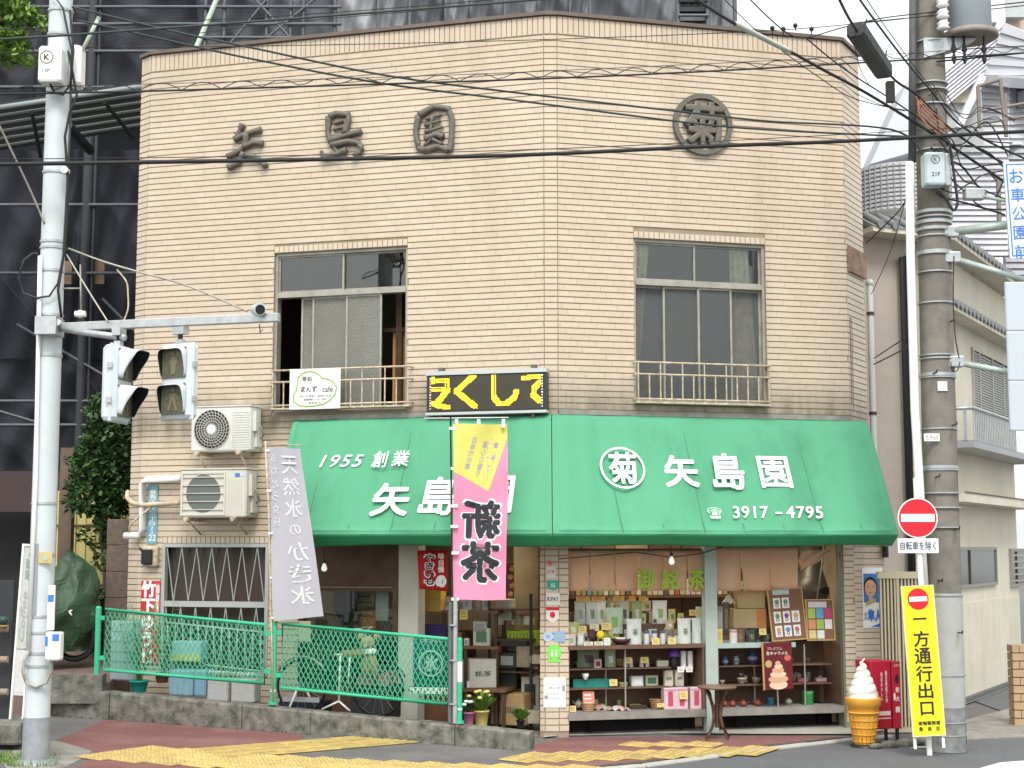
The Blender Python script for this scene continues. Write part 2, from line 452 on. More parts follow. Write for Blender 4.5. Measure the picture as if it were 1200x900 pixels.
# walkway base and coloured sheets
sw = MB()
def nearest_front(x): pass
sheet_poly(sw, [G(-40, 903), G(150, 909), G(420, 909), G(640, 903), G(750, 894), G(900, 874), G(985, 864.5), G(1040, 860), G(1010, 852), G(655, 853), G(-30, 805)], 0, 0)
obj('walkway', sw, m_asphalt2, kind='structure')
rp = MB()
sheet_poly(rp, [G(66, 868), G(128, 842), G(300, 848), G(370, 853), G(345, 872), G(322, 886), G(230, 902), G(85, 900), G(120, 884)], .004)
sheet_poly(rp, [G(622, 874), G(660, 865), G(820, 863.5), G(960, 862), G(985, 864), G(900, 873), G(750, 893), G(640, 902), G(590, 900), G(640, 889)], .004)
obj('red_pavement', rp, m_red, kind='structure')
ap = MB()
sheet_poly(ap, [G(637, 866), G(655, 864), G(780, 861), G(905, 862), G(1000, 862), G(1035, 858), G(1030, 848), G(640, 848)], .02)
obj('shop_apron', ap, mat('pale apron concrete', (.43, .42, .36), .9, nz=(5, .5, (.28, .27, .23)), bump=(40, .4)), kind='structure')
pt = MB()
sheet_poly(pt, [G(0, 893), G(20, 876), G(60, 868), G(118, 873), G(98, 888), G(75, 900), G(10, 903)], .003)
obj('concrete_patch', pt, m_concrete, kind='structure')
# kerb stones along the road edge: each stone its own piece
kb = thing('kerb', 'pale curved kerb of low stones between pavement and road', 'kerb', T(kp[4].x, kp[4].y, 0)); kb['kind'] = 'structure'
del kb['category']
def stone_run(pts, L0, wdt, h, par, m, name='kerb_stone'):
    seg = []
    P = pts[0].copy(); out = [P]
    dist = 0
    for a, b in zip(pts, pts[1:]):
        d = (b - a).length; n = max(1, round(d / L0))
        for i in range(1, n + 1): out.append(a.lerp(b, i / n))
    for a, b in zip(out, out[1:]):
        t = (b - a); t.z = 0; L_ = t.length; ang = math.atan2(t.y, t.x)
        mb = MB(); mb.bbox(.004, L_ - .004, -wdt, 0, -.1, h + rnd.uniform(-.004, .004), .012)
        obj(name, mb, m, par, T(a.x, a.y, g(a.x)) @ RZ(ang) @ RY(-math.atan2(g(b.x) - g(a.x), L_)))
stone_run([Vector((p.x, p.y, 0)) for p in kp[2:9]], .6, .11, .018, kb, mat('pale kerb stone', (.50, .49, .44), .9, nz=(6, .5, (.3, .3, .26))))
# tactile paving, each tile a piece of the walkway
swo = bpy.data.objects['walkway']
def tactile(dots):
    mb = MB(); s = .352
    mb.bbox(-s / 2, s / 2, -s / 2, s / 2, 0, .011, .004)
    if dots:
        for i in range(6):
            for j in range(6):
                x, y = (i - 2.5) * .055, (j - 2.5) * .055
                mb.cyl((x, y, .01), (x, y, .017), .017, .012, 6)
    else:
        for i in range(4): x = (i - 1.5) * .082; mb.box(x - .015, x + .015, -.15, .15, .01, .018)
    return mb.mesh('tactile_tile', m_yellow)
tdm, tbm = tactile(True), tactile(False)
TA = math.atan2(-.18, .31)
def tile_at(x, y, dots, a=TA):
    if not -6 < x < 4: return
    sl = (g(x + .2) - g(x - .2)) / .4
    o = place(bpy.data.objects.new('tactile_tile', tdm if dots else tbm), swo, T(x, y, g(x) + .006) @ RY(-math.atan(sl)) @ RZ(a))
e1 = Vector((.31, -.18, 0)); e2 = Vector((.18, .31, 0))
O = G(118, 888)
for i in range(13):
    c = O + i * Vector((.357, -.10 + .006 * i, 0))
    for j in range(3): q = c + e2 * j; tile_at(q.x, q.y, True)
Ga, Gb = G(262, 884), G(478, 866); Ga.z = Gb.z = 0; uu = (Gb - Ga).normalized(); vv = Vector((uu.y, -uu.x, 0)); L0_ = (Gb - Ga).length
for i in range(int(L0_ / .356) + 1):
    for j in (0, 1): q = Ga + uu * .356 * i + vv * .356 * (j - .6); tile_at(q.x, q.y, False, math.atan2(uu.y, uu.x) - math.pi / 2)
O = G(612, 891)
for i in range(9):
    c = O + i * Vector((.30, .085, 0))
    for j in range(2): q = c + e2 * j * .98; tile_at(q.x, q.y, False, TA)
O = G(752, 878)
for i in range(3):
    q = O + i * Vector((.357, .02, 0)); tile_at(q.x, q.y + .3, False)
# road marking at the right edge
rm = MB(); sheet_poly(rm, [G(1145, 901), G(1172, 893.5), G(1230, 889), G(1260, 905)], .001); sheet_poly(rm, [G(1066, 876), G(1074, 874.6), G(1124, 875.2), G(1124, 877)], .001)
obj('road_marking', rm, m_lens, kind='structure')

# ---------------------------------------------------------------- the tea shop building
bld = thing('tea_shop_building', 'two storey corner building clad in beige tiles above the green awning', 'building', T(.46, 17.4, 0))
ZS = .24                                             # height of the soldier course under the coping
# openings (s0, s1, z0, z1)
def hole(fr, a, b, c, d, dd=0):
    s0, z1 = fr.px(a, c, dd); s1 = fr.px(b, c, dd)[0]; z0 = fr.px(b, d, dd)[1]
    return [s0, s1, z0, z1]
hL2 = hole(FL, 322, 478, 296, 479); hL2[3] = FL.px(478, 288)[1]
hR2 = hole(FR, 742, 896, 279, 476)
hL1 = hole(FL, 191, 316, 637, 760); hL1[2] = .62
s_open = FL.px(350, 700)[0]
hLs = [s_open, FL.px(633, 700)[0], 0, 2.42]
hRs = [FR.px(666, 700)[0], FR.px(989, 700)[0], .0, 2.42]
print('holes', hL2, hR2, hL1, hLs, hRs)
def wall(name, fr, s0, s1, z0, z1, holes, th=.22, m=m_grout):
    mb = MB()
    xs = sorted({s0, s1, *[h[0] for h in holes], *[h[1] for h in holes]}); zs = sorted({z0, z1, *[h[2] for h in holes], *[h[3] for h in holes]})
    for a, b in zip(xs, xs[1:]):
        for c, d in zip(zs, zs[1:]):
            cx, cz = (a + b) / 2, (c + d) / 2
            if cx < s0 or cx > s1 or cz < z0 or cz > z1: continue
            if any(h[0] < cx < h[1] and h[2] < cz < h[3] for h in holes): continue
            mb.box(a, b, 0, th, c, d)
    return obj(name, mb, m, bld, fr.M)
wall('wall', FL, sL, 0, 0, ZT, [hL2, hL1, [hLs[0], 0.0, 0, 2.42]][:2] + [hLs])
wall('wall', FR, 0, sR, 0, ZT, [hR2, hRs])
wall('wall', FC, 0, .165, 0, ZT, [])
wall('wall', FE, 0, wE, 0, ZT, [])
wall('wall', FW, -wW, 0, 0, ZT, [])
wall('wall', FS, 0, 6, 0, ZT, []); 
wz = MB(); wz.box(-6, 0, 0, .2, 0, ZT); obj('wall', wz, m_grout, bld, FZ.M)
# flat roof behind the parapet and floor slabs
def plan(fr_pts, z): return [(p.x, p.y, z) for p in fr_pts]
pl = [FZ.w(-6, 0, 0), FW.w(-wW, 0, 0), FL.w(sL, 0, 0), FL.w(0, 0, 0), FR.w(0, 0, 0), FR.w(sR, 0, 0), FE.w(wE, 0, 0), FS.w(6, 0, 0)]
def inset(pts, k):
    c = sum(pts, Vector()) / len(pts); return [p + (c - p).normalized() * k for p in pts]
rf = MB(); rf.slab(plan(inset(pl, .25), 0), ZT - .6, ZT - .5); obj('roof', rf, m_concrete, bld, Matrix())
fs_ = MB(); fs_.slab(plan(inset(pl, .3), 0), 2.9, 3.15); obj('upper_floor', fs_, m_inner, bld, Matrix())
ff = MB(); ff.slab(plan(inset(pl, .05), 0), -.1, .03); obj('shop_floor', ff, m_concrete, bld, Matrix())
cp = MB()
for fr, a, b in ((FL, sL - .0, 0), (FR, 0, sR), (FC, 0, .165), (FE, 0, wE), (FW, -wW, 0)):
    mb_ = MB(); mb_.M = fr.M; mb_.box(a - .006, b + .006, -.045, .26, ZT, ZT + .045); cp.add(mb_.v, mb_.f)
obj('coping', cp, m_coping, bld, Matrix())
# tiles: every one a slab; the largest in the photo are single pieces
PITCHZ = .0745; TL = .229; TH = .0648
cand = []
def clip(a, b, z0, z1, holes):
    segs = [(a, b)]
    for h in holes:
        if z1 > h[2] and z0 < h[3]:
            new = []
            for x, y in segs:
                if y <= h[0] or x >= h[1]: new.append((x, y)); continue
                if x < h[0]: new.append((x, h[0]))
                if y > h[1]: new.append((h[1], y))
            segs = new
    return [(x, y) for x, y in segs if y - x > .02]
def tiles(fr, s0, s1, z0, z1, holes, step=TL, stag=.5):
    n = int((z1 - z0) / PITCHZ)
    for r_ in range(n):
        z = z1 - (r_ + 1) * PITCHZ + .004
        off = -step * (r_ * 7 % 10) / 10 if stag else 0
        s = s0 + off
        while s < s1:
            a, b = max(s, s0), min(s + step, s1)
            if b - a > .02:
                for x, y in clip(a, b, z, z + TH, holes): cand.append((fr, x, y, z, z + TH))
            s += step
def soldiers(fr, s0, s1, z0, z1, w=.0665):
    n = max(1, round((s1 - s0) / w)); w = (s1 - s0) / n
    for i in range(n): cand.append((fr, s0 + i * w + .004, s0 + (i + 1) * w - .004, z0, z1))
zt = ZT - ZS
lh = .085
exL = [hL2, hL1, hLs, [hL2[0], hL2[1], hL2[3], hL2[3] + lh + .005], [hL1[0], hL1[1], hL1[3], hL1[3] + lh]]
exR = [hR2, hRs, [hR2[0], hR2[1], hR2[3], hR2[3] + lh + .005]]
tiles(FL, sL, 0, .05, zt, exL); tiles(FR, 0, sR, .05, zt, exR)
tiles(FC, .006, .159, .05, zt, [], .2, 0)
tiles(FE, .004, wE, .05, zt, []); tiles(FW, -wW, -.004, .05, zt, [])
for fr, a, b in ((FL, sL, 0), (FR, 0, sR), (FC, .006, .159), (FE, .004, wE), (FW, -wW, -.004)): soldiers(fr, a, b, zt + .012, ZT - .012)
soldiers(FL, hL2[0], hL2[1], hL2[3] + .005, hL2[3] + lh); soldiers(FR, hR2[0], hR2[1], hR2[3] + .005, hR2[3] + lh)
soldiers(FL, hL1[0], hL1[1], hL1[3] + .005, hL1[3] + lh - .004)
cam_p = Vector((0, 0, HC))
def size_key(t):
    fr, a, b, z0, z1 = t
    p = fr.w((a + b) / 2, 0, (z0 + z1) / 2) - cam_p
    hid = 1 if (z0 < 3.75 and fr in (FL, FR) and 2.2 < z0) else 0      # behind the awning
    return hid, -(b - a) * (z1 - z0) / p.length ** 2
cand.sort(key=size_key)
shared = {}
for i, (fr, a, b, z0, z1) in enumerate(cand[:290]):
    key = (round(b - a, 3), round(z1 - z0, 3))
    if key not in shared:
        mb = MB(); wd, ht = (b - a) / 2 - .0005, (z1 - z0) / 2; e = .002
        mb.add([(-wd, 0, -ht), (wd, 0, -ht), (wd, 0, ht), (-wd, 0, ht), (-wd + .0008, -.0105, -ht + e), (wd - .0008, -.0105, -ht + e), (wd - .0008, -.0105, ht - e), (-wd + .0008, -.0105, ht - e)], [(4, 5, 6, 7), (0, 1, 5, 4), (1, 2, 6, 5), (2, 3, 7, 6), (3, 0, 4, 7)])
        shared[key] = mb.mesh('tile', m_tile)
    place(bpy.data.objects.new('tile', shared[key]), bld, fr.at((a + b) / 2, rnd.uniform(0, .0012), (z0 + z1) / 2))
rest = {}
for (fr, a, b, z0, z1) in cand[290:]:
    mb = rest.setdefault(id(fr), (MB(), fr))[0]
    k = rnd.uniform(0, .0015); y = -.0105 - k; a += .0005; b -= .0005; e = .0022; ex = .0008
    mb.add([(a, 0, z0), (b, 0, z0), (b, 0, z1), (a, 0, z1), (a + ex, y, z0 + e), (b - ex, y, z0 + e), (b - ex, y, z1 - e), (a + ex, y, z1 - e)], [(4, 5, 6, 7), (0, 1, 5, 4), (1, 2, 6, 5), (2, 3, 7, 6), (3, 0, 4, 7)])
for mb, fr in rest.values(): obj('tile_field', mb, m_tile, bld, fr.M, kind='stuff')
print('tiles', len(cand))
# ---- first floor windows
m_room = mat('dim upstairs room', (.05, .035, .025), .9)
m_curt = mat('patterned curtain', (.75, .66, .45), .8, nz=(9, .6, (.25, .17, .10)))
m_wood_o = mat('orange wood panel', (.62, .33, .10), .5, nz=(3, .4))
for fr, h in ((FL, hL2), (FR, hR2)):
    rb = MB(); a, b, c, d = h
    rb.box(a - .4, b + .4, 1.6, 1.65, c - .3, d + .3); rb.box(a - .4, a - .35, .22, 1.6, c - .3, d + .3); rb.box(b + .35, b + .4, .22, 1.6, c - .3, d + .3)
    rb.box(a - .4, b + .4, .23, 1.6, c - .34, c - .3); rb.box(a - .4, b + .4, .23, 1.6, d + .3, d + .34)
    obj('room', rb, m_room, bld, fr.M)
def bars(mb, xs, zs, x0, x1, z0, z1, w, y0, y1):
    for x in xs: mb.box(x - w / 2, x + w / 2, y0, y1, z0, z1)
    for z in zs: mb.box(x0, x1, y0 + .002, y1 - .002, z - w / 2, z + w / 2)
def frect(mb, x0, x1, z0, z1, w, y0, y1, m=0):
    mb.box(x0, x0 + w, y0, y1, z0, z1, m); mb.box(x1 - w, x1, y0, y1, z0, z1, m)
    mb.box(x0 + w, x1 - w, y0 + .001, y1 - .001, z0, z0 + w, m); mb.box(x0 + w, x1 - w, y0 + .001, y1 - .001, z1 - w, z1, m)
def window2(fr, h, ztr, sashes, upper, label):
    x0, x1, z0, z1 = h
    mb = MB(); frect(mb, x0, x1, z0, z1, .035, .03, .15)
    mb.box(x0 + .035, x1 - .035, .02, .15, ztr - .035, ztr + .03)
    wn_ = obj('window', mb, m_alu, bld, fr.M, label)
    for (a, b) in upper:
        f = MB(); frect(f, a, b, ztr + .03, z1 - .035, .022, .06 if a == upper[0][0] else .085, .085 if a == upper[0][0] else .11); obj('sash', f, m_alu, wn_)
        p = MB(); p.box(a + .022, b - .022, .075 if a == upper[0][0] else .095, .079 if a == upper[0][0] else .099, ztr + .052, z1 - .057); obj('pane', p, m_glass, wn_)
    for (a, b, y, mt) in sashes:
        f = MB(); frect(f, a, b, z0 + .035, ztr - .035, .024, y, y + .025); obj('sash', f, m_alu, wn_)
        p = MB(); p.box(a + .024, b - .024, y + .01, y + .014, z0 + .059, ztr - .059); obj('pane', p, mt, wn_)
    return wn_
def sx(fr, px, py=400): return fr.px(px, py, -.08)[0]
zt1 = FL.px(400, 342)[1]; zt2 = FR.px(820, 333)[1]
wl = window2(FL, hL2, zt1, [(sx(FL, 352), sx(FL, 407), .10, m_frost), (sx(FL, 366), sx(FL, 408), .07, m_frost), (sx(FL, 406), sx(FL, 448), .05, m_frost)],
        [(hL2[0] + .035, sx(FL, 403)), (sx(FL, 401), hL2[1] - .035)], 'window standing partly open beside the cafe sign')
wr = window2(FR, hR2, zt2, [(hR2[0] + .035, sx(FR, 779), .10, m_frost2), (sx(FR, 777), sx(FR, 819), .07, m_frost2), (sx(FR, 817), sx(FR, 857), .05, m_frost2), (sx(FR, 855), hR2[1] - .035, .09, m_frost2)],
        [(hR2[0] + .035, sx(FR, 815)), (sx(FR, 813), hR2[1] - .035)], 'closed window with four frosted sashes')
# orange wood panel and post seen through the open sash
pn = MB(); a = sx(FL, 449); pn.box(a, hL2[1] + .3, .42, .45, hL2[2], zt1 - .45, 0); obj('inner_screen', pn, m_wood_o, wl)
pn = MB(); pn.box(sx(FL, 455), sx(FL, 462), .34, .40, hL2[2], zt1); pn.box(a - .1, hL2[1] + .3, .36, .405, zt1 - .47, zt1 - .42); obj('inner_post', pn, m_brown, wl)
def curtain(mb, x0, x1, z0, z1, y, w0=1, w1=1):
    mb.grid(lambda u, v: (x0 + (x1 - x0) * u * (w0 + (w1 - w0) * v), y + .03 * math.sin(u * 22), z1 + (z0 - z1) * v), 24, 8)
cu_ = MB(); curtain(cu_, hR2[0] + .03, hR2[0] + .24, hR2[2], hR2[3], .17, 1.1, .3); curtain(cu_, hR2[1] - .40, hR2[1] - .10, hR2[2], hR2[3], .17, .8, 1.25); obj('curtain', cu_, m_curt, wr)
# frosted sashes are lit through; curtain shows as a paler band on the glass: keep curtain close behind clear upper panes
# balcony rails under both windows
def rail(fr, x0, x1, zt_, zb, mid, n, lab):
    d = .13; r0 = MB()
    o_ = None
    for z in (zt_, mid, zb + .03): r0.tube([(x0, .02, z), (x0, -d, z), (x1, -d, z), (x1, .02, z)], .013, 6)
    r0.box(x0, x1, -d - .01, .0, zb - .02, zb)
    ro = obj('window_rail', r0, m_cream, bld, fr.M, lab)
    for i in range(n + 1):
        x = x0 + .02 + (x1 - x0 - .04) * i / n; b = MB()
        b.cyl((x, -d, zb), (x, -d, zt_ if i % 2 == 0 else mid), .0095, n=6); obj('baluster', b, m_cream, ro)
a0, z_ = FL.px(318, 437, .13); a1 = FL.px(480, 430, .13)[0]
rail(FL, a0, a1, FL.px(478, 429, .13)[1], FL.px(478, 474, .13)[1], FL.px(478, 443, .13)[1], 12, 'cream rusty rail under the partly open window')
a0 = FR.px(746, 423, .13)[0]; a1 = FR.px(903, 430, .13)[0]
rail(FR, a0, a1, FR.px(746, 424, .13)[1], FR.px(746, 470, .13)[1], FR.px(746, 438, .13)[1], 12, 'cream rusty rail under the closed window')
# grey ledge strip between storeys
ld = MB(); ld.M = FL.M; ld.box(FL.px(345, 480)[0], .0, -.03, 0, 3.74, 3.80); ld.M = FR.M; ld.box(0, sR, -.03, 0, 3.74, 3.80); obj('ledge', ld, m_concrete, bld, Matrix())
# ---- ground floor window with zigzag grille (left)
x0, x1, z0, z1 = hL1
gm = mat('grey grille steel', (.45, .47, .46), .5, metal=.3)
mb = MB(); frect(mb, x0, x1, z0, z1, .045, -.02, .06); zr = FL.px(250, 708)[1]; mb.box(x0 + .045, x1 - .045, -.018, .03, zr - .035, zr + .035)
wg = obj('window', mb, gm, bld, FL.M, 'ground floor window behind a zigzag grille')
pn = MB(); pn.box(x0 + .04, x1 - .04, .10, .105, z0 + .04, z1 - .04); obj('pane', pn, mat('dark brown pane', (.07, .055, .045), .12, nz=(1, .3)), wg)
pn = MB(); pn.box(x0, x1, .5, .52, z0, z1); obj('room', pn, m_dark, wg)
n = 13
for i in range(n):
    xa = x0 + .06 + (x1 - x0 - .12) * i / n; xb = x0 + .06 + (x1 - x0 - .12) * (i + 1) / n
    for (p, q) in (((zr + .035), z1 - .045), (z0 + .045, zr - .035)):
        b = MB(); b.cyl((xa, .0, p if i % 2 else q), (xb, .0, q if i % 2 else p), .007, n=5); obj('grille_bar', b, gm, wg)
# ---- ground floor shop: rooms, timber front, pale posts
rm_ = MB()
# dark left room behind the timber front and main shop behind
rb = MB(); rb.M = FL.M
rb.box(hLs[0] - .2, .1, 2.2, 2.25, 0, 2.9); rb.box(hLs[0] - .2, hLs[0] - .15, .22, 2.2, 0, 2.9)
obj('back_wall', rb, m_inner, bld, Matrix())
rb = MB(); rb.M = FR.M; rb.box(-.1, hRs[1] + .2, 1.7, 1.75, 0, 2.9); rb.box(hRs[1] + .1, hRs[1] + .15, .2, 1.7, 0, 2.9)
obj('back_wall', rb, m_inner, bld, Matrix())
cl_ = MB(); cl_.M = FL.M; cl_.box(hLs[0], hLs[1], 0.02, 2.2, 2.5, 2.54); cl_.M = FR.M; cl_.box(0, hRs[1], .02, 1.7, 2.505, 2.545); obj('shop_ceiling', cl_, m_inner, bld, Matrix())
# timber front x 384..463
xa = s_open; xb = FL.px(466, 700)[0]; ztop = 2.42; zg = FL.px(420, 690)[1]
tf = MB(); tf.box(xa, xb, .05, .09, zg + .03, ztop); tf.box(xa, xb, .02, .1, zg - .03, zg + .03); tf.box(xa, xa + .05, .02, .1, 0, zg - .03); tf.box(xb - .07, xb, .018, .12, 0, zg - .03)
tf.box(xa + .05, xb - .07, .03, .09, 0, .55)
to_ = obj('timber_front', tf, m_brown, bld, FL.M)
pn = MB(); pn.box(xa + .05, xb - .07, .06, .064, .55, zg - .03); obj('pane', pn, m_glass, to_)
mo = MB(); mo.box(xa, xb - .07, .0, .02, zg + .012, zg + .022); obj('light_moulding', mo, mat('pale moulding', (.3, .2, .13), .5), to_)
po = MB(); po.box(FL.px(467, 700)[0], FL.px(490, 700)[0], .0, .25, 0, 2.42); obj('door_post', po, mat('cream grey post', (.50, .49, .42), .6, nz=(2, .3)), bld, FL.M)
pp = MB(); pa = FR.px(826, 700)[0]; pb = FR.px(840, 700)[0]; pp.box(pa, pb, -.01, .1, 0.02, 2.46); obj('steel_post', pp, m_palegreen, bld, FR.M)
gj = MB(); gj.box(hRs[1] - .03, hRs[1], 0, .1, .02, 2.42); obj('door_jamb', gj, m_guard if False else mat('dull green jamb', (.16, .2, .14), .6), bld, FR.M)
# down pipe at right end and gas bracket
dp = MB(); q = [FE.w(wE + .06, .08, z) for z in (0.9, 2.2, 4.0, FE.px(1018, 288)[1])]
q = [FS.w(.1, .14, z) for z in (2.0, 3.0, 4.5, 5.6)]
dp.tube(q, .042, 8); dp.ball(q[-1], .055); 
obj('down_pipe', dp, mat('grey pvc', (.55, .56, .54), .5), bld, Matrix())
db = MB()
for z in (2.5, 3.9, 5.2): p = FS.w(.1, .14, z); db.cyl((p.x, p.y, z - .02), (p.x, p.y, z + .02), .052, n=10)
db.s and obj('pipe_clip', db, m_brown, bld, Matrix(), kind='stuff')
rs = MB(); rs.box(wE * .35, wE * .75, -.0175, -.0135, 1.0, 5.05); 
m_rust = mat('rust stained tile face', (.36, .22, .14), .6, nz=(7, 1, (.12, .05, .03)))
vent = MB(); vent.box(.03, wE - .01, -.05, -.014, FE.px(1000, 322)[1], FE.px(1000, 293)[1]); obj('rusty_hatch', vent, m_rust, bld, FE.M)
st = MB(); st.box(.05, .09, -.0145, -.012, 3.95, 5.05); st.box(.13, .15, -.0145, -.012, 3.9, 5.05); obj('rust_streak', st, m_rust, bld, FE.M)
# lower wing of the right pillar, below the awning
FB = Frame(FR.w(sR, 0, 0), R(14.2))
wb = FB.px(1037, 700)[0]
mb = MB(); mb.box(.002, wb, .0, .25, 0, 2.75); obj('wall', mb, m_grout, bld, FB.M)
mb = MB()
for r_ in range(36):
    z = .04 + r_ * PITCHZ; off = -.11 * (r_ % 2); s_ = off
    while s_ < wb:
        a, b = max(s_, 0), min(s_ + .229, wb)
        if b - a > .02: mb.box(a + .001, b - .001, -.0115, -.0004, z, z + TH)
        s_ += .229
obj('tile_field', mb, m_tile, bld, FB.M, kind='stuff')

# ---------------------------------------------------------------- awning
PROF = [(.0, 3.74), (.10, 3.70), (.17, 3.60), (.30, 3.33), (.45, 3.02), (.60, 2.70), (.745, 2.40), (.765, 2.33)]
AT_, AB_ = (.17, 3.60), (.745, 2.40)
tilt = -math.atan((AB_[0] - AT_[0]) / (AT_[1] - AB_[1]))
aL = FL.px(343, 500, .1)[0] ; aR = FR.px(1016, 500, .1)[0]
aw = thing('awning', 'wide green cloth shop awning wrapping round the corner over the shop front', 'awning', T(.46, 17.4, 3.74))
tn = math.tan(R(15.1))
def prof(t):
    k = t * (len(PROF) - 1); i = min(int(k), len(PROF) - 2); f = k - i
    return PROF[i][0] * (1 - f) + PROF[i + 1][0] * f, PROF[i][1] * (1 - f) + PROF[i + 1][1] * f
def fold(s, t):        # gentle sags between the awning arms
    return -.045 * math.sin(t * math.pi) * abs(math.sin(s * 2.6)) ** 3 + .006 * math.sin(s * 9 + t * 3) * t * (1 - t) * 3 + .010 * t * (1 - t) * 2 * math.sin(s * 23 + 4 * t) * max(0, math.sin(s * 1.7 + 1)) + .030 * t * (1.15 - t) * (1 - abs(math.sin(s * 2.1 + .45 * t + .4))) ** 7 - .018 * t * (1.1 - t) * (1 - abs(math.sin(s * 3.3 - .8 * t + 2))) ** 9 + .012 * math.exp(-((t - .90) / .03) ** 2)
for fr, s0, s1, sg in ((FL, aL, 0, -1), (FR, 0, aR, 1)):
    mb = MB()
    def fn(u, v, fr=fr, s0=s0, s1=s1, sg=sg):
        d, z = prof(v); e = d * tn + .082
        a, b = (s0 + .02 * v, e) if sg < 0 else (-e, s1)
        if sg > 0: b += .02 * v
        s = a + (b - a) * u
        k = fold(s, v) * (1 if .02 < u < .98 else 0)
        return (s, -(d + k) , z + k * .4)
    mb.grid(fn, 240, 42)
    o_ = obj('canvas', mb, m_green, aw, fr.M)
    md = o_.modifiers.new('thick', 'SOLIDIFY'); md.thickness = .006; md.offset = -1
    # hem that hangs and billows a little
    mb = MB()
    def fh(u, v, fr=fr, s0=s0, s1=s1, sg=sg):
        d, z = PROF[-1]; e = d * tn + .082
        a, b = (s0 + .02, e) if sg < 0 else (-e, s1 + .02)
        s = a + (b - a) * u
        lift = .022 * (abs(math.sin(s * 1.25 + .5)) ** 3) * v
        return (s, -(d - .15 * v + .018 * math.sin(s * 3.1) * v + .006 * math.sin(s * 17) * v), z - .135 * v + lift)
    mb.grid(fh, 90, 6)
    o_ = obj('hem', mb, m_greenv, aw, fr.M)
    md = o_.modifiers.new('thick', 'SOLIDIFY'); md.thickness = .005
    # seams: narrow doubled strips running down the slope
    sm_ = MB()
    n = 8 if sg > 0 else 6
    for i in range(1, n):
        s = s0 + (s1 - s0) * i / n
        sm_.M = None
        sm_.grid(lambda u, v: (s + (u - .5) * .014 + sg * .05 * v, -(prof(.14 + .84 * v)[0] + fold(s, .14 + .84 * v) + .004), prof(.14 + .84 * v)[1] + fold(s, .14 + .84 * v) * .4 + .003), 1, 10)
    obj('seam', sm_, m_seam, aw, fr.M, kind='stuff')
    # arms and front bar
    ar = MB()
    e = .76 * tn + .08
    ar.tube([(s0 + .06 if sg < 0 else -e + .06, -.70, 2.33), (e - .06 if sg < 0 else s1 - .03, -.70, 2.33)], .014)
    obj('front_bar', ar, m_steel, aw, fr.M)
    for i in range(4):
        s = s0 + .15 + (s1 - s0 - .3) * i / 3
        ar = MB(); ar.tube([(s, -.02, 2.55), (s, -.69, 2.34)], .014); obj('arm', ar, m_steel, aw, fr.M)
    # end cheeks
    se = s0 if sg < 0 else s1
    ck = MB(); ck.prism([(0, 0)], 0, 0) if False else None
    vs = [(se + .02 * (k / (len(PROF) - 1)) - sg * .003, -d, z) for k, (d, z) in enumerate(PROF)] + [(se, 0, 3.3)]
    ck.add(vs, [tuple(range(len(vs)))]) if ck else None
    c2 = MB(); c2.add(vs, [tuple(range(len(vs)))]); o_ = obj('cheek', c2, m_greenv, aw, fr.M); md = o_.modifiers.new('thick', 'SOLIDIFY'); md.thickness = .004
# lettering on the slope
m_letter = mat('white cloth lettering', (.80, .82, .80), .6, nz=(8, .15))
def slope_pt(fr, px, py):
    n = (AT_[1] - AB_[1], AB_[0] - AT_[0])      # outward normal in (d,z)
    a = fr.I @ Vector((0, 0, HC)); b = fr.I.to_3x3() @ ray(px, py)
    # plane: (d-.17)*n0 + (z-3.6)*n1 = 0, d=-y
    t = -((-a.y - AT_[0]) * n[0] + (a.z - AT_[1]) * n[1]) / (-b.y * n[0] + b.z * n[1])
    p = a + b * t
    return fr.M @ T(p.x, p.y, p.z) @ RX(tilt)
def aw_text(s, fr, px, py, wpx, hpx, **k):
    sc = 17.1 / FP
    return text(s, m_letter, aw, slope_pt(fr, px, py), w=wpx * sc * 1.03, h=hpx * sc * 1.1, ext=.02, **k)
aw_text('1955', FL, 401, 541, 54, 15, bold=.012, shear=.25, lsp=1.15)
aw_text('創', FL, 446, 539, 19, 20, bold=.012, shear=.08); aw_text('業', FL, 470, 538, 21, 19, bold=.012, shear=.08)
aw_text('矢', FL, 458, 586, 44, 38, bold=.03, shear=.05); aw_text('島', FL, 514, 582, 42, 44, bold=.025, shear=.05); aw_text('園', FL, 583, 580, 36, 42, bold=.025)
aw_text('菊', FR, 730, 549, 33, 37, bold=.022, shear=.05)
mb = MB(); mb.ring(0, 0, .247, .272, -.022, -.016, 40); obj('emblem_ring', mb, m_letter, aw, slope_pt(FR, 729, 549))
aw_text('矢', FR, 797, 553, 40, 37, bold=.03, shear=.05); aw_text('島', FR, 852, 553, 39, 43, bold=.025, shear=.05); aw_text('園', FR, 907, 554, 38, 38, bold=.02)
aw_text('☎', FR, 837, 602, 17, 13, bold=.0); aw_text('3917', FR, 879, 601, 44, 14, bold=.02, lsp=1.1, shear=.12); aw_text('-', FR, 912, 602, 8, 2, bold=.01); aw_text('4795', FR, 942, 601, 46, 14, bold=.02, lsp=1.1, shear=.12)

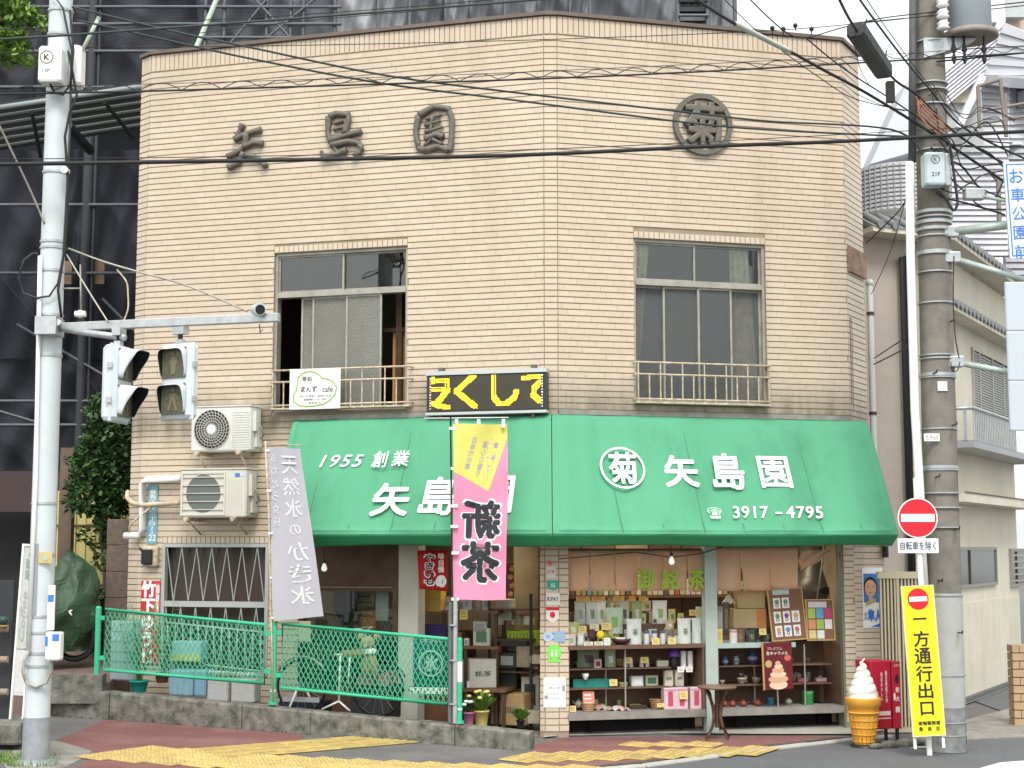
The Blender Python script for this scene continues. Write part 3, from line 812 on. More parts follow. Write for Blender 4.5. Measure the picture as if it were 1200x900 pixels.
# ---------------------------------------------------------------- wall characters and emblem
m_bronze = mat('weathered grey bronze', (.17, .155, .13), .6, metal=.25, nz=(9, .6, (.09, .085, .07)), bump=(30, .4))
WCH = [('bronze wall character, leftmost, shaped like a striding figure above the left window', [[(145, 148), (132, 178), (118, 200)], [(108, 218), (160, 192), (232, 172)], [(162, 195), (158, 250), (120, 278), (75, 300)], [(150, 252), (200, 232), (240, 238)], [(150, 282), (130, 325), (78, 352)], [(165, 290), (220, 308), (256, 345)]]),
  ('bronze wall character, middle one of three high on the left face', [[(548, 112), (543, 190), (560, 232)], [(552, 112), (580, 98), (642, 102), (640, 130), (622, 190)], [(575, 142), (612, 132)], [(572, 172), (612, 160)], [(560, 222), (620, 203), (700, 180)], [(560, 246), (640, 228), (692, 236), (702, 262), (670, 302)], [(515, 275), (518, 304)], [(522, 302), (580, 292), (632, 268)], [(572, 252), (592, 282)]]),
  ('bronze wall character with a closed rounded outline, nearest the corner', [[(968, 108), (955, 180), (966, 258), (1000, 270)], [(970, 106), (1040, 66), (1108, 74), (1126, 130), (1120, 240), (1110, 272)], [(1000, 268), (1058, 250), (1108, 270)], [(1005, 122), (1070, 104)], [(998, 152), (1068, 132)], [(1000, 184), (1080, 160)], [(1034, 110), (1022, 190)], [(1000, 216), (1048, 196), (1086, 208)], [(1042, 202), (998, 250)], [(1038, 220), (1080, 242)]])]
for lab, st_ in WCH:
    c0 = st_[0][0]; s0, z0 = FL.px(250 + c0[0] / 4, 110 + c0[1] / 4); b = MB()
    for k, q in enumerate(st_):
        P_ = []
        for x, y in q: s, z = FL.px(250 + x / 4, 110 + y / 4); P_.append(Vector((s - s0, -.045 - .002 * k, z - z0)))
        Q_ = []
        for a_, c_ in zip(P_, P_[1:]):
            for i in range(4): Q_.append(a_.lerp(c_, i / 4))
        Q_.append(P_[-1]); n_ = len(Q_); wk = .043 if len(q) > 2 or c0[0] < 300 else .024
        b.tube([Q_[0] + (Q_[0] - Q_[1]).normalized() * .012] + Q_, [wk * .6] + [wk * (1.12 - .3 * abs(math.sin(i * math.pi / n_))) for i in range(n_)], 10)
        for e_ in (Q_[0], Q_[-1]): b.cyl((e_.x, -.03, e_.z), (e_.x, 0, e_.z), .008, n=6)
    tag(obj('wall_character', b, m_bronze, None, FL.at(s0, 0, z0)), lab, 'sign')
s, z = FR.px(822, 147)
em = thing('wall_emblem', 'round bronze emblem ring with a character inside, high on the right face', 'emblem', FR.at(s, .0, z))
mb = MB(); mb.ring(0, 0, .325, .385, -.07, -.014, 44); obj('ring', mb, m_bronze, em)
text('菊', m_bronze, em, FR.at(s, .055, z), w=.52, h=.56, bev=.034, name='character', ext=0)

# ---------------------------------------------------------------- LED board
s0, z0 = FL.px(500, 485, .15); s1, z1 = FL.px(640, 431, .15)
s1c, z0c = FL.px(640, 480, .15)
W_, H_ = s1 - s0, FL.px(500, 437, .15)[1] - z0
led = thing('led_board', 'black electronic scrolling board with yellow dot lettering above the awning', 'electronic sign', FL.at(s0, .15, z0))
mb = MB(); mb.box(0, W_, .0, .12, 0, H_); obj('housing', mb, mat('dark board housing', (.03, .035, .04), .4), led)
mb = MB(); mb.box(-.01, W_ + .01, -.02, .125, H_ - .035, H_ + .012); mb.box(-.01, W_ + .01, -.02, .125, -.02, .012); obj('edge_trim', mb, mat('silver trim', (.55, .58, .57), .4, metal=.4), led)
m_pan = mat('dot panel', (.055, .05, .035), .35, nz=(3, .3)); mb = MB(); mb.box(.035, W_ - .035, -.006, .0, .03, H_ - .045); obj('dot_panel', mb, m_pan, led)
strokes = [[(130, 185), (265, 185), (265, 235)], [(130, 265), (270, 265), (180, 385), (130, 385), (200, 415), (275, 425)],
           [(490, 135), (340, 280), (500, 415)], [(655, 140), (655, 330), (700, 390), (760, 390), (830, 330), (845, 275)],
           [(900, 160), (1045, 140)], [(1040, 190), (990, 250), (985, 310), (1040, 365)], [(140, 150), (140, 200)]]
m_led = mat('lit amber dots', (1, .68, .03), .5, emit=.75)
dots = set()
nx, nz_ = 96, 32
for st_ in strokes:
    for (xa, ya), (xb, yb) in zip(st_, st_[1:]):
        for k in range(61):
            x = xa + (xb - xa) * k / 60; y = ya + (yb - ya) * k / 60
            y += (x - 590) * .035 * 1.0           # undo the picture's slant of the board
            for dx in (-14, 0, 14):
                for dy in (-14, 0, 14):
                    i = int((x + dx - 128) / 920 * nx); j = int((y + dy - 132) / 310 * nz_)
                    if 0 <= i < nx and 0 <= j < nz_: dots.add((i, j))
mb = MB(); pw, ph = (W_ - .12) / nx, (H_ - .085) / nz_
for i, j in dots:
    x = .06 + i * pw; z = H_ - .05 - (j + 1) * ph
    mb.box(x + pw * .06, x + pw * .94, -.0085, -.0065, z + ph * .06, z + ph * .94)
obj('lit_dot', mb, m_led, led, kind='stuff')
for xx, cols_ in ((.047, [(1, .3, .2), (.8, .9, .8), (1, .5, .2)]), (W_ - .047, [(.3, .6, 1), (.9, .95, 1), (1, .5, .5)])):
    for k in range(12):
        c_ = cols_[(k * 5) % 3]; nm = 'edge lamp %.1f %.1f' % (c_[0], c_[1])
        m_ = bpy.data.materials.get(nm) or mat(nm, c_, .5, emit=.6)
        mb = MB(); mb.box(xx - .007, xx + .007, -.010, -.0065, .05 + k * (H_ - .13) / 11, .066 + k * (H_ - .13) / 11); obj('edge_lamp', mb, m_, led)
for x in (.16, W_ - .17):
    b = MB(); b.box(x - .025, x + .025, .02, .15, H_ + .014, H_ + .06); b.box(x - .02, x + .02, .03, .15, -.07, -.022); obj('bracket', b, m_bronze, led)

# ---------------------------------------------------------------- cafe sign on the left rail
s0, z0 = FL.px(339, 480, .16); s1, z1 = FL.px(399, 431, .16)
W_, H_ = s1 - s0, z1 - z0
cs = thing('cafe_sign', 'white cafe sign with a green cloud outline on the window rail', 'sign', FL.at(s0, .16, z0))
mb = MB(); mb.box(0, W_, 0, .012, 0, H_); obj('board', mb, m_wht, cs)
m_lime = mat('lime outline', (.33, .62, .12), .5)
cloud = [(.10, .46), (.05, .36), (.06, .20), (.16, .10), (.30, .07), (.48, .08), (.66, .12), (.78, .22), (.88, .36), (.90, .52), (.84, .66), (.74, .73), (.62, .76), (.55, .86), (.44, .93), (.32, .94), (.20, .88), (.13, .76), (.12, .60)]
mb = MB(); mb.tube([(x * W_ + .02, -.001, z * H_) for x, z in cloud], .009, 6, closed=True); obj('cloud_outline', mb, m_lime, cs)
def sgt(par, fr, px, py, d, body, wpx, hpx, m=m_ink, **k):
    s, z = fr.px(px, py, d); sc = (fr.w(s, d, z) - cam_p).length / FP * .985
    return text(body, m, par, fr.at(s, d, z), w=wpx * sc, h=hpx * sc, **k)
sgt(cs, FL, 360, 444, .161, '茶処', 13, 6, bold=.01); sgt(cs, FL, 362, 456, .161, 'まんず', 20, 7, bold=.015); sgt(cs, FL, 384, 456, .161, 'cafe', 13, 7, bold=.005)
sgt(cs, FL, 370, 464, .161, 'まんず 茶処と甘味のお店', 40, 2.4, bold=.003); sgt(cs, FL, 369, 468, .161, '営業時間 11:30 - 18:00', 28, 2.6, bold=.003); sgt(cs, FL, 369, 472, .161, '定休日 火', 16, 2.4, bold=.003)

# ---------------------------------------------------------------- air conditioner units
m_ac = mat('ivory outdoor unit', (.62, .60, .53), .5, nz=(3, .3, (.5, .47, .4)))
m_ac2 = mat('white outdoor unit', (.70, .70, .66), .5, nz=(3, .25))
def ac(px0, px1, pyt, pyb, D, lab, kind, m_):
    s0, z1 = FL.px(px0, pyt, D); s1, z0 = FL.px(px1, pyb, D)
    W, H = s1 - s0, z1 - z0
    t = thing('outdoor_air_unit', lab, 'air conditioner', FL.at(s0, D, z0))
    b = MB(); b.bbox(0, W, 0, .30, 0, H, .018); obj('casing', b, m_, t)
    b = MB(); b.bbox(-.008, W + .008, -.010, .31, H, H + .018, .006); obj('top_cover', b, m_, t)
    cx, cz, r_ = (W * .36, H * .5, H * .44) if kind == 0 else (W * .36, H * .5, H * .40)
    b = MB(); b.disc(cx, cz, r_, -.004, -.001); obj('fan_opening', b, m_black if kind == 0 else mat('dark green grey opening', (.13, .15, .14), .6), t)
    f = MB()
    if kind == 0:
        for k in range(7): rr = r_ * (k + 1) / 7; f.ring(cx, cz, rr - .0035, rr + .0035, -.013, -.006, 36)
        for k in range(28):
            a = k * math.pi * 2 / 28; pts = [(cx + r_ * q * math.cos(a + .5 * q), -.012, cz + r_ * q * math.sin(a + .5 * q)) for q in (.2, .45, .7, 1)]
            f.tube(pts, .0042, 4)
        obj('fan_grille', f, mat('grey guard', (.5, .5, .46), .5), t)
        b = MB(); b.disc(cx, cz, r_ * .24, -.02, -.006); obj('grille_hub', b, m_wht, t)
        for k in range(15):
            z = H * (.08 + .056 * k); b = MB(); b.box(W * .70, W * .985, -.006, -.001, z, z + .010); obj('louvre', b, m_, t)
    else:
        frect(f, W * .03, W * .69, H * .04, H * .95, .02, -.012, -.001)
        for k in range(5): z = H * (.16 + .17 * k); f.tube([(W * .05, -.012, z), (W * .67, -.012, z)], .006, 5)
        obj('fan_grille', f, m_, t)
        b = MB(); b.box(W * .83, W * .90, -.003, -.0005, H * .84, H * .92); obj('label_plate', b, mat('blue label', (.06, .2, .5), .4), t)
        b = MB(); b.box(W * .905, W * .985, -.003, -.0005, H * .85, H * .91); obj('label_plate', b, mat('pale label', (.5, .65, .75), .4), t)
        for k in range(8): b = MB(); b.box(W * (.72 + .03 * k), W * (.725 + .03 * k), -.004, -.001, H * .06, H * .78); obj('casing_rib', b, m_, t)
    sd_ = MB(); sd_.box(W + .001, W + .03, .12, .26, H * .1, H * .55); sd_.box(W + .001, W + .045, .06, .13, H * .45, H * .9); obj('valve_cover', sd_, m_, t)
    hd = MB(); hd.tube([(W + .03, .16, H * .65), (W + .07, .18, H * .5), (W + .075, .2, H * .35), (W + .03, .22, H * .3)], .012); obj('hose', hd, m_alu, t)
    for x in (.1 * W, .8 * W):
        b = MB(); b.box(x, x + .04, -.03, D - .012, -.045, -.0015); b.tube([(x + .02, .03, -.04), (x + .02, D - .02, -.30 if kind == 0 else -.2)], .012); b.cyl((x + .02, -.05, -.022), (x + .02, -.0, -.022), .03, n=10); obj('bracket', b, m_cream, t)
    return t
ac(224, 293, 478, 528, .36, 'upper air conditioner unit with round spiral fan guard', 0, m_ac2)
ac(211, 288, 551, 606, .38, 'lower air conditioner unit with barred square fan guard', 1, m_ac)
# white pipe covers on the left edge
pc = MB()
def fpx(px, py, d): s, z = FL.px(px, py, d); return (s, -d, z)
pc.tube([fpx(211, 561, .09), fpx(172, 562, .09), fpx(167, 566, .09), fpx(167, 620, .09), fpx(163, 627, .09), fpx(146, 628, .09)], .045, 8)
pcr = solo('pipe_cover', pc, m_wht, 'thick white pipe cover running left from the lower air unit', 'pipe cover', FL.M)
pc = MB(); pc.tube([fpx(211, 589, .12), fpx(170, 592, .12), fpx(155, 590, .12), fpx(149, 583, .06), fpx(150, 576, .0)], .032, 8); pc.tube([fpx(180, 592, .12), fpx(160, 608, .12), fpx(152, 616, .10), fpx(151, 625, .1)], .014, 6)
solo('drain_hose', pc, m_cream, 'cream bent hose crossing in front of the blue address plate', 'hose', FL.M)
# address plate
s0, z0 = FL.px(172, 637, .03); s1, z1 = FL.px(185, 568, .03)
ad = thing('address_plate', 'narrow blue street address plate on the left wall edge', 'address plate', FL.at(s0, .03, z0))
mb = MB(); mb.box(0, s1 - s0, 0, .008, 0, z1 - z0); obj('plate', mb, mat('faded blue plate', (.16, .40, .50), .4), ad)
sgt(ad, FL, 178.5, 600, .033, '豊島区駒込三丁目22', 9.5, 50, m_wht, vertical=True, bold=.02)
sgt(ad, FL, 178.5, 630, .033, '22', 9, 7, m_wht, bold=.02)
# gas/intercom box
s0, z0 = FL.px(163, 664, .1); s1, z1 = FL.px(184, 640, .1)
ib = thing('meter_box', 'small cream and black meter box under the blue address plate', 'meter', FL.at(s0, .1, z0))
W_, H_ = s1 - s0, z1 - z0
mb = MB(); mb.bbox(.03, W_, 0, .085, 0, H_, .02); obj('case', mb, m_cream, ib)
mb = MB(); mb.bbox(.04, W_ - .05, -.04, -.001, .03, H_ - .04, .02); mb.tube([(.0, 0, H_ * .9), (.05, -.02, H_ * .75)], .015); obj('cover', mb, m_black, ib)
# red poster on left wall
m_redp = mat('poster red', (.55, .03, .04), .5, nz=(6, .3))
s0, z0 = FL.px(163, 778, .03); s1, z1 = FL.px(188, 681, .03)
rp_ = thing('red_poster', 'tall red and white name poster on the left wall behind the fence', 'poster', FL.at(s0, .03, z0)); W_, H_ = s1 - s0, z1 - z0
mb = MB(); mb.box(0, W_, 0, .006, 0, H_); obj('sheet', mb, m_redp, rp_)
mb = MB(); mb.box(W_ * .74, W_ * .98, -.0035, -.001, H_ * .4, H_ * .97); obj('side_strip', mb, mat('pink red strip', (.62, .18, .18), .5), rp_)
sgt(rp_, FL, 173, 729, .034, '竹下ゆうじ', 17, 92, m_wht, vertical=True, bold=.05)
sgt(rp_, FL, 184.5, 712, .036, '国政報告会', 4, 50, m_wht, vertical=True, bold=.02)
# ---------------------------------------------------------------- right pillar poster
def plate(name, lab, cat, fr, px0, py0, px1, py1, d, m_, th=.006, par=None):
    s0, z0 = fr.px(px0, py1, d); s1, z1 = fr.px(px1, py0, d)
    b = MB(); b.box(0, s1 - s0, 0, th, 0, z1 - z0)
    if par: return obj(name, b, m_, par, fr.at(s0, d, z0)), s1 - s0, z1 - z0
    t = thing(name, lab, cat, fr.at(s0, d, z0)); obj('board', b, m_, t)
    return t, s1 - s0, z1 - z0
t, W_, H_ = plate('election_poster', 'blue and white portrait poster hung on the right tiled pillar', 'poster', FB, 1012, 665, 1034, 736, .02, m_wht)
m_blue = mat('poster blue', (.05, .20, .60), .4)
b = MB(); b.box(W_ * .05, W_ * .95, -.002, -.0005, H_ * .42, H_ * .9); obj('blue_field', b, m_blue, t)
m_skin = mat('printed skin', (.62, .36, .24), .5); m_hair = mat('printed hair', (.02, .015, .012), .5)
b = MB(); b.disc(W_ * .38, H_ * .68, H_ * .125, -.0035, -.002, ez=1.35); obj('printed_hair', b, m_hair, t)
b = MB(); b.disc(W_ * .38, H_ * .655, H_ * .105, -.005, -.0035, ez=1.35); b.box(W_ * .28, W_ * .48, -.005, -.0035, H_ * .45, H_ * .54); obj('printed_face', b, m_skin, t)
b = MB()
for x in (-.035, .035): b.box(W_ * .38 + x - .014, W_ * .38 + x + .014, -.006, -.005, H_ * .675, H_ * .685)
b.box(W_ * .38 - .02, W_ * .38 + .02, -.006, -.005, H_ * .585, H_ * .592); obj('printed_features', b, m_hair, t)
b = MB(); b.prism([(W_ * .12, H_ * .36), (W_ * .62, H_ * .43), (W_ * .62, H_ * .49), (W_ * .12, H_ * .42)], -.0065, -.0055); obj('yellow_band', b, m_yellow, t)
b = MB(); b.prism([(W_ * .35, .01), (W_ * .95, .01), (W_ * .95, H_ * .1)], -.002, -.0005); obj('blue_corner', b, m_blue, t)
sgt(t, FB, 1025, 721, .024, '隼人', 17, 13, m_blue, bold=.04); sgt(t, FB, 1014.5, 722, .024, '前田', 3, 9, m_blue, vertical=True, bold=.01)
sgt(t, FB, 1030, 690, .024, '未来へつなぐ', 3, 30, mat('light blue ink', (.3, .5, .8), .5), vertical=True, bold=.01)
# small security light under the awning right
b = MB(); p = FB.w(wb - .02, .08, 0); b.cyl((p.x, p.y, 2.35), (p.x, p.y, 2.2), .035); b.cyl((p.x, p.y, 2.2), (p.x, p.y, 2.06), .04, m=1); b.box(p.x - .015, p.x + .015, p.y, p.y + .1, 2.26, 2.3)
solo('outdoor_lamp', b, [m_wht, m_black], 'small white and black lamp at the right end of the shop', 'lamp', Matrix())
# stickers on the corner pillar
FCp = Frame(A, 0)
stk = [('round_sticker', (640, 656, 649, 663), 'small pink sticker, topmost on the corner pillar', (.6, .25, .25), '♥'),
       ('card_sticker', (640, 664, 651, 677), 'white sticker with a red emblem high on the corner pillar', (.7, .66, .62), 'JCB'),
       ('shield_sticker', (641, 680, 655, 692), 'green shield sticker on the corner pillar', (.03, .38, .24), '5'),
       ('pay_sticker', (640, 695, 656, 709), 'white payment sticker below the green shield sticker', (.74, .72, .7), 'R.PAY'),
       ('pennant_sticker', (640, 711, 655, 730), 'white pennant sticker with a red top band', (.74, .72, .7), '●'),
       ('blue_sticker', (636, 740, 648, 752), 'round blue and white sticker, left of a pair', (.45, .58, .75), '☺'),
       ('triangle_sticker', (649, 740, 662, 752), 'blue and yellow triangle sticker, right of a pair', (.25, .42, .68), '▲'),
       ('lime_sticker', (641, 755, 658, 776), 'bright green round sticker above the paper notice', (.20, .70, .10), 'ii')]
for nm, (a, b_, c, d), lab, col, gl in stk:
    m_ = mat(nm, col, .4)
    s0, z0 = FCp.px(a, d, .016); s1, z1 = FCp.px(c, b_, .016)
    t = thing(nm, lab, 'sticker', FCp.at(s0, .016, z0)); W_, H_ = s1 - s0, z1 - z0
    mb = MB()
    if 'round' in nm or 'blue' in nm or 'lime' in nm: mb.disc(W_ / 2, H_ / 2 + (0 if 'lime' not in nm else .015), min(W_, H_) / 2, 0, .003)
    elif 'shield' in nm or 'pennant' in nm: mb.prism([(0, H_ * .25), (W_ / 2, 0), (W_, H_ * .25), (W_, H_), (0, H_)], 0, .003)
    else: mb.box(0, W_, 0, .003, 0, H_)
    obj('sheet', mb, m_, t)
    if nm == 'pennant_sticker': mb = MB(); mb.box(0, W_, -.002, -.0003, H_ * .78, H_ * .99); obj('band', mb, m_sign, t)
    if nm == 'lime_sticker': mb = MB(); mb.box(.01, W_ - .01, -.001, .002, 0, .035); obj('caption_band', mb, m_, t)
    mt = {'▲': m_yellow, '♥': m_sign, 'JCB': m_sign, '●': m_sign, 'R.PAY': m_ink, '☺': m_blue}.get(gl, m_wht)
    text(gl, mt, t, FCp.at(s0 + W_ / 2, .018, z0 + H_ / 2), w=W_ * (.8 if len(gl) > 2 else .4), h=H_ * .35, bold=.01)
t, W_, H_ = plate('paper_notice', 'white printed notice low on the corner pillar', 'notice', FCp, 637, 794, 663, 829, .017, m_wht, .003)
m_prt = mat('grey print', (.25, .32, .36), .6)
sgt(t, FCp, 650, 806, .018, '営業のご案内', 14, 3, m_prt); sgt(t, FCp, 649, 813, .018, 'お茶とかき氷の店です', 18, 2, m_prt); sgt(t, FCp, 651, 818, .018, '毎日10時から18時まで', 16, 2, m_prt)
for (a, b_, c, d) in ((659, 803, 662, 810), (638, 815, 642, 819)):
    s0, z0 = FCp.px(a, d, .018); s1, z1 = FCp.px(c, b_, .018); mb = MB(); mb.box(0, s1 - s0, -.002, -.0004, 0, z1 - z0); obj('print_block', mb, m_prt, t, FCp.at(s0, .0175, z0))
# ---------------------------------------------------------------- display shelving on the right face
z_ct = FR.px(740, 756, .0)[1] ; z_s1 = FR.px(740, 783, -.1)[1]; z_s2 = FR.px(740, 806, -.1)[1]; z_b1 = FR.px(740, 834, .03)[1]; z_b0 = FR.px(740, 842.5, .03)[1]
print('shelves', z_ct, z_s1, z_s2, z_b1, z_b0)
m_ledge = mat('grey weathered ledge', (.30, .28, .25), .75, nz=(5, .6))
bays = [(FR.px(665.5, 800)[0], FR.px(826, 800)[0] - .005, 'left display shelf unit full of tea goods behind the metal post'), (FR.px(840.5, 800)[0] + .005, FR.px(988, 800)[0], 'right display shelf unit with pottery and soft cream poster')]
for i, (a, b, lab) in enumerate(bays):
    t = thing('display_shelf', lab, 'shelf unit', FR.at(a, 0, .03)); W = b - a
    mb = MB(); mb.box(0, W, -.03, .5, z_b0 - .03, z_b1 - .03); obj('base_board', mb, m_ledge, t)
    mb = MB(); mb.box(0, W, .5, .52, -.03 + .03, z_ct - .06); obj('back_board', mb, m_innerdark, t)
    mb = MB(); mb.box(0, W if i == 0 else W * .62, 0, .55, z_ct - .06, z_ct - .03); mb.box(0, W if i == 0 else W * .62, -.012, .0, z_ct - .085 + (.012 if i == 0 else 0), z_ct - .028); obj('counter_board', mb, m_innerdark if i == 0 else m_palegreen, t)
    for xx in (0, W - .02): mb = MB(); mb.box(xx, xx + .02, .0, .5, z_b1 - .028, z_ct - .062); obj('side_board', mb, m_innerdark, t)
    mb = MB(); mb.box(.01, W - .01, .30, .32, 0, z_b0 - .035); obj('shade_board', mb, m_dark, t)  # added dark board, its colour stands in for the shade below the base ledge
    for z, k in ((z_s1, .78 if i == 0 else .95), (z_s2, .78 if i == 0 else .95)):
        mb = MB(); mb.box(.02, W * k, .12, .498, z - .03 - .012, z - .03); obj('shelf_board', mb, m_innerdark, t)
    for k in ((.435, .33) if i == 0 else (.37, .72)):
        mb = MB(); mb.cyl((W * k, .10 if k == .435 or k == .72 else .3, z_b1 - .028), (W * k, .10 if k == .435 or k == .72 else .3, z_ct - .062), .011, n=8); obj('upright', mb, m_alu, t)
    for x in (.2, .87): mb = MB(); mb.box(W * x, W * x + .03, .25, .28, 0, z_b0 - .032); obj('foot', mb, m_dark, t)
zc, z1_, z2_, zb_ = z_ct + .001, z_s1 + .001, z_s2 + .001, z_b1 + .001
# ---- item builders (local origin at the base, front facing -y)
_mc = {}
def pm(col, rough=.5, nz=None):
    k = (col, rough)
    if k not in _mc: _mc[k] = mat('item paint %.2f %.2f %.2f' % col, col, rough, nz=nz or (26, .35))
    return _mc[k]
def item(kind, name, lab, cat, px, w, h, zs, d, col=(.7, .7, .6), col2=None, dep=None, rot=0, txt=None, fr=FR, py=None, group=None, tcol=None):
    s = fr.px(px, 790, d)[0]
    M = fr.at(s, d, zs) @ RZ(R(rot))
    t = thing(name, lab, cat, M, group)
    m1 = pm(col); m2 = pm(col2 or (.75, .7, .45)); dep = dep or w * .6
    b = MB()
    if kind == 'box':
        b.bbox(-w / 2, w / 2, 0, dep, 0, h, .006); obj('carton', b, m1, t)
        if col2: b = MB(); b.box(-w * .32, w * .32, -.002, -.0004, h * .2, h * .8); obj('label', b, m2, t)
    elif kind == 'bag':      # stand-up pouch: pinched top, full belly
        def fb(u, v, sg):
            x = (u - .5) * w * (1 - .06 * math.sin(v * 3.1)); th = dep * .5 * (1 - v) ** .7 * (1 - (2 * u - 1) ** 4) + .002
            return (x, dep / 2 - sg * th + .006 * math.sin(u * 9 + v * 5), v * h)
        b.grid(lambda u, v: fb(u, v, 1), 6, 6); b.grid(lambda u, v: fb(1 - u, v, -1), 6, 6); b.box(-w * .5, w * .5, dep / 2 - .003, dep / 2 + .003, h * .94, h * 1.02); b.box(-w * .42, w * .42, .02, dep - .02, 0, .01); obj('pouch', b, m1, t)
        if col2:
            b = MB(); b.grid(lambda u, v: (lambda q: (q[0] * .6, q[1] - .004, q[2]))(fb(u, .25 + v * .4, 1)), 4, 4); obj('label', b, m2, t)
    elif kind == 'can':
        b.lathe([(w / 2, 0), (w / 2, h * .78)], 14); obj('can_body', b, m1, t); b = MB(); b.lathe([(w / 2 * 1.03, h * .78), (w / 2 * 1.03, h * .97), (w / 2 * .95, h)], 14); obj('lid', b, m2, t)
    elif kind == 'bowl':
        b.lathe([(w * .22, 0), (w * .24, h * .1), (w * .42, h * .45), (w * .5, h), (w * .47, h), (w * .38, h * .5), (w * .1, h * .2)], 18); obj('body', b, m1, t)
        if col2: b = MB(); b.lathe([(w * .435, h * .45), (w * .49, h * .8)], 18); obj('glaze_band', b, m2, t)
    elif kind == 'pot':      # low teapot with spout, lid and handle
        b.lathe([(w * .3, 0), (w * .46, h * .25), (w * .48, h * .45), (w * .3, h * .75), (w * .15, h * .8)], 16); obj('body', b, m1, t)
        b = MB(); b.lathe([(w * .22, h * .76), (w * .18, h * .86), (w * .05, h * .9), (w * .06, h), (0.001, h * 1.02)], 12); obj('lid', b, m1, t)
        b = MB(); b.tube([(-w * .4, 0, h * .4), (-w * .6, 0, h * .6), (-w * .66, 0, h * .78)], [w * .1, w * .07, w * .05], 8); obj('spout', b, m1, t)
        b = MB(); b.tube([(w * .3, -w * .3, h * .45), (w * .5, -w * .55, h * .65)], w * .07, 8); obj('handle', b, m1, t)
    elif kind == 'vase':
        b.lathe([(w * .3, 0), (w * .48, h * .3), (w * .5, h * .5), (w * .36, h * .75), (w * .24, h * .85), (w * .34, h)], 16); obj('body', b, m1, t)
        b = MB(); b.lathe([(w * .495, h * .3), (w * .508, h * .42), (w * .505, h * .52)], 16); obj('glaze_band', b, m2, t)
    elif kind == 'card':     # leaning card on a little foot
        b.M = RX(-.12); b.box(-w / 2, w / 2, 0, .004, 0, h); obj('card_sheet', b, m1, t); b = MB(); b.box(-w * .2, w * .2, .004, .03, 0, .006); obj('foot', b, m1, t)
        b = MB(); b.M = RX(-.12)
        for k in (.25, .5, .72): b.box(-w * .36, w * (.36 - k * .2), -.0015, -.0003, h * k, h * (k + .09))
        obj('print', b, pm(tcol or (.35, .22, .1)), t)
    elif kind == 'basket':
        b.lathe([(w * .38, 0), (w * .5, h), (w * .46, h), (w * .35, .02)], 18); obj('bowl', b, m1, t)
        b = MB()
        for k in range(5): b.tube([(w * (.385 + .12 * (k + .5) / 5) * math.cos(a * math.pi / 10), w * (.385 + .12 * (k + .5) / 5) * math.sin(a * math.pi / 10), h * (k + .5) / 5) for a in range(20)], .006, 4, closed=True)
        obj('weave', b, m2, t)
    elif kind == 'cloth':
        b.grid(lambda u, v: ((u - .5) * w, v * dep, .01 + h * (math.sin(u * 3.1) * math.sin(v * 3.1)) + .012 * math.sin(u * 19) * math.cos(v * 8)), 20, 8); obj('folded_cloth', b, m1, t)
        if col2:
            b = MB(); b.grid(lambda u, v: ((u * .3 - .3) * w, v * dep, .016 + h * 1.04 * (math.sin((.2 + u * .3) * 3.1) * math.sin(v * 3.1)) + .012 * math.sin((.2 + u * .3) * 19) * math.cos(v * 8)), 8, 8); obj('stripe', b, m2, t)
    elif kind == 'tray':
        b.bbox(-w / 2, w / 2, 0, dep, 0, h * .4, .006); frect2 = [(-w / 2, -w / 2 + .012), (w / 2 - .012, w / 2)]
        for x0, x1 in frect2: b.box(x0, x1, .0, dep, h * .4, h)
        b.box(-w / 2, w / 2, -.008, .0, .0, h); obj('tray_body', b, m1, t)
        if col2: b = MB(); b.box(-w * .3, w * .3, .02, dep - .02, h * .4, h * .9); obj('contents', b, m2, t)
    if txt:
        text(txt, pm(tcol or (.1, .12, .1)), t, M @ T(0, -.004, h * .5), w=w * .6 if len(txt) > 1 else w * .35, h=h * (.2 if len(txt) > 1 else .25), bold=.01)
    return t
Y1 = (.80, .64, .24); CR = (.70, .66, .52); GW = (.66, .70, .68); LG = (.36, .50, .22); WT = (.80, .80, .77)
I = item
# counter, left bay: back row on a step, then middle, then front
for k in range(46):
    row = k % 3; px_ = rnd.uniform(670, 822) if row else rnd.uniform(672, 760); cc = rnd.choice([(.60, .62, .52), (.42, .50, .22), (.62, .60, .24), (.70, .70, .66), (.34, .42, .24), (.50, .44, .26)])
    t_ = I('bag', 'small_tea_packet', 'small tea packet crowded among others on the left counter', 'tea packet', px_, rnd.uniform(.07, .12), rnd.uniform(.10, .17), [z_ct + .37, z_ct + .222, z_ct + .01][row], [-.56, -.47, -.31][row], cc, rnd.choice([(.15, .3, .1), (.8, .78, .6), (.12, .1, .1), (.7, .5, .15)]), dep=.05, rot=rnd.uniform(-12, 12), group='small tea packets on the left counter')
st = MB(); a, b = bays[0][0], bays[0][1]; st.box(a + .15, b - .3, .34, .60, z_ct, z_ct + .22); st.box(a + .2, b - .45, .52, .7, z_ct + .22, z_ct + .36)
solo('counter_riser', st, m_innerdark, 'dark stepped riser at the back of the left counter under the packets', 'riser', FR.M)
for i, (px, lab, c, c2, w_) in enumerate([(681, 'silvery packet at the far left of the back row under the noren', (.52, .56, .50), (.3, .35, .3), .14), (695, 'shiny pale packet second from the left in the back row', (.62, .66, .62), (.2, .3, .15), .15), (706, 'white packet with green print in the back row', WT, LG, .12),
        (733, 'grey green packet with dark label in the back row right of the tilted green bag', (.45, .50, .40), (.1, .1, .1), .13), (748, 'clear bag of green tea leaves in the back row', (.30, .40, .16), (.6, .6, .5), .13), (775, 'large white tea bag with leaf print in the back row', WT, (.3, .5, .2), .19)]):
    I('bag', 'tea_packet', lab, 'tea packet', px, w_, .27, z_ct + .222, -.40, c, c2, dep=.07)
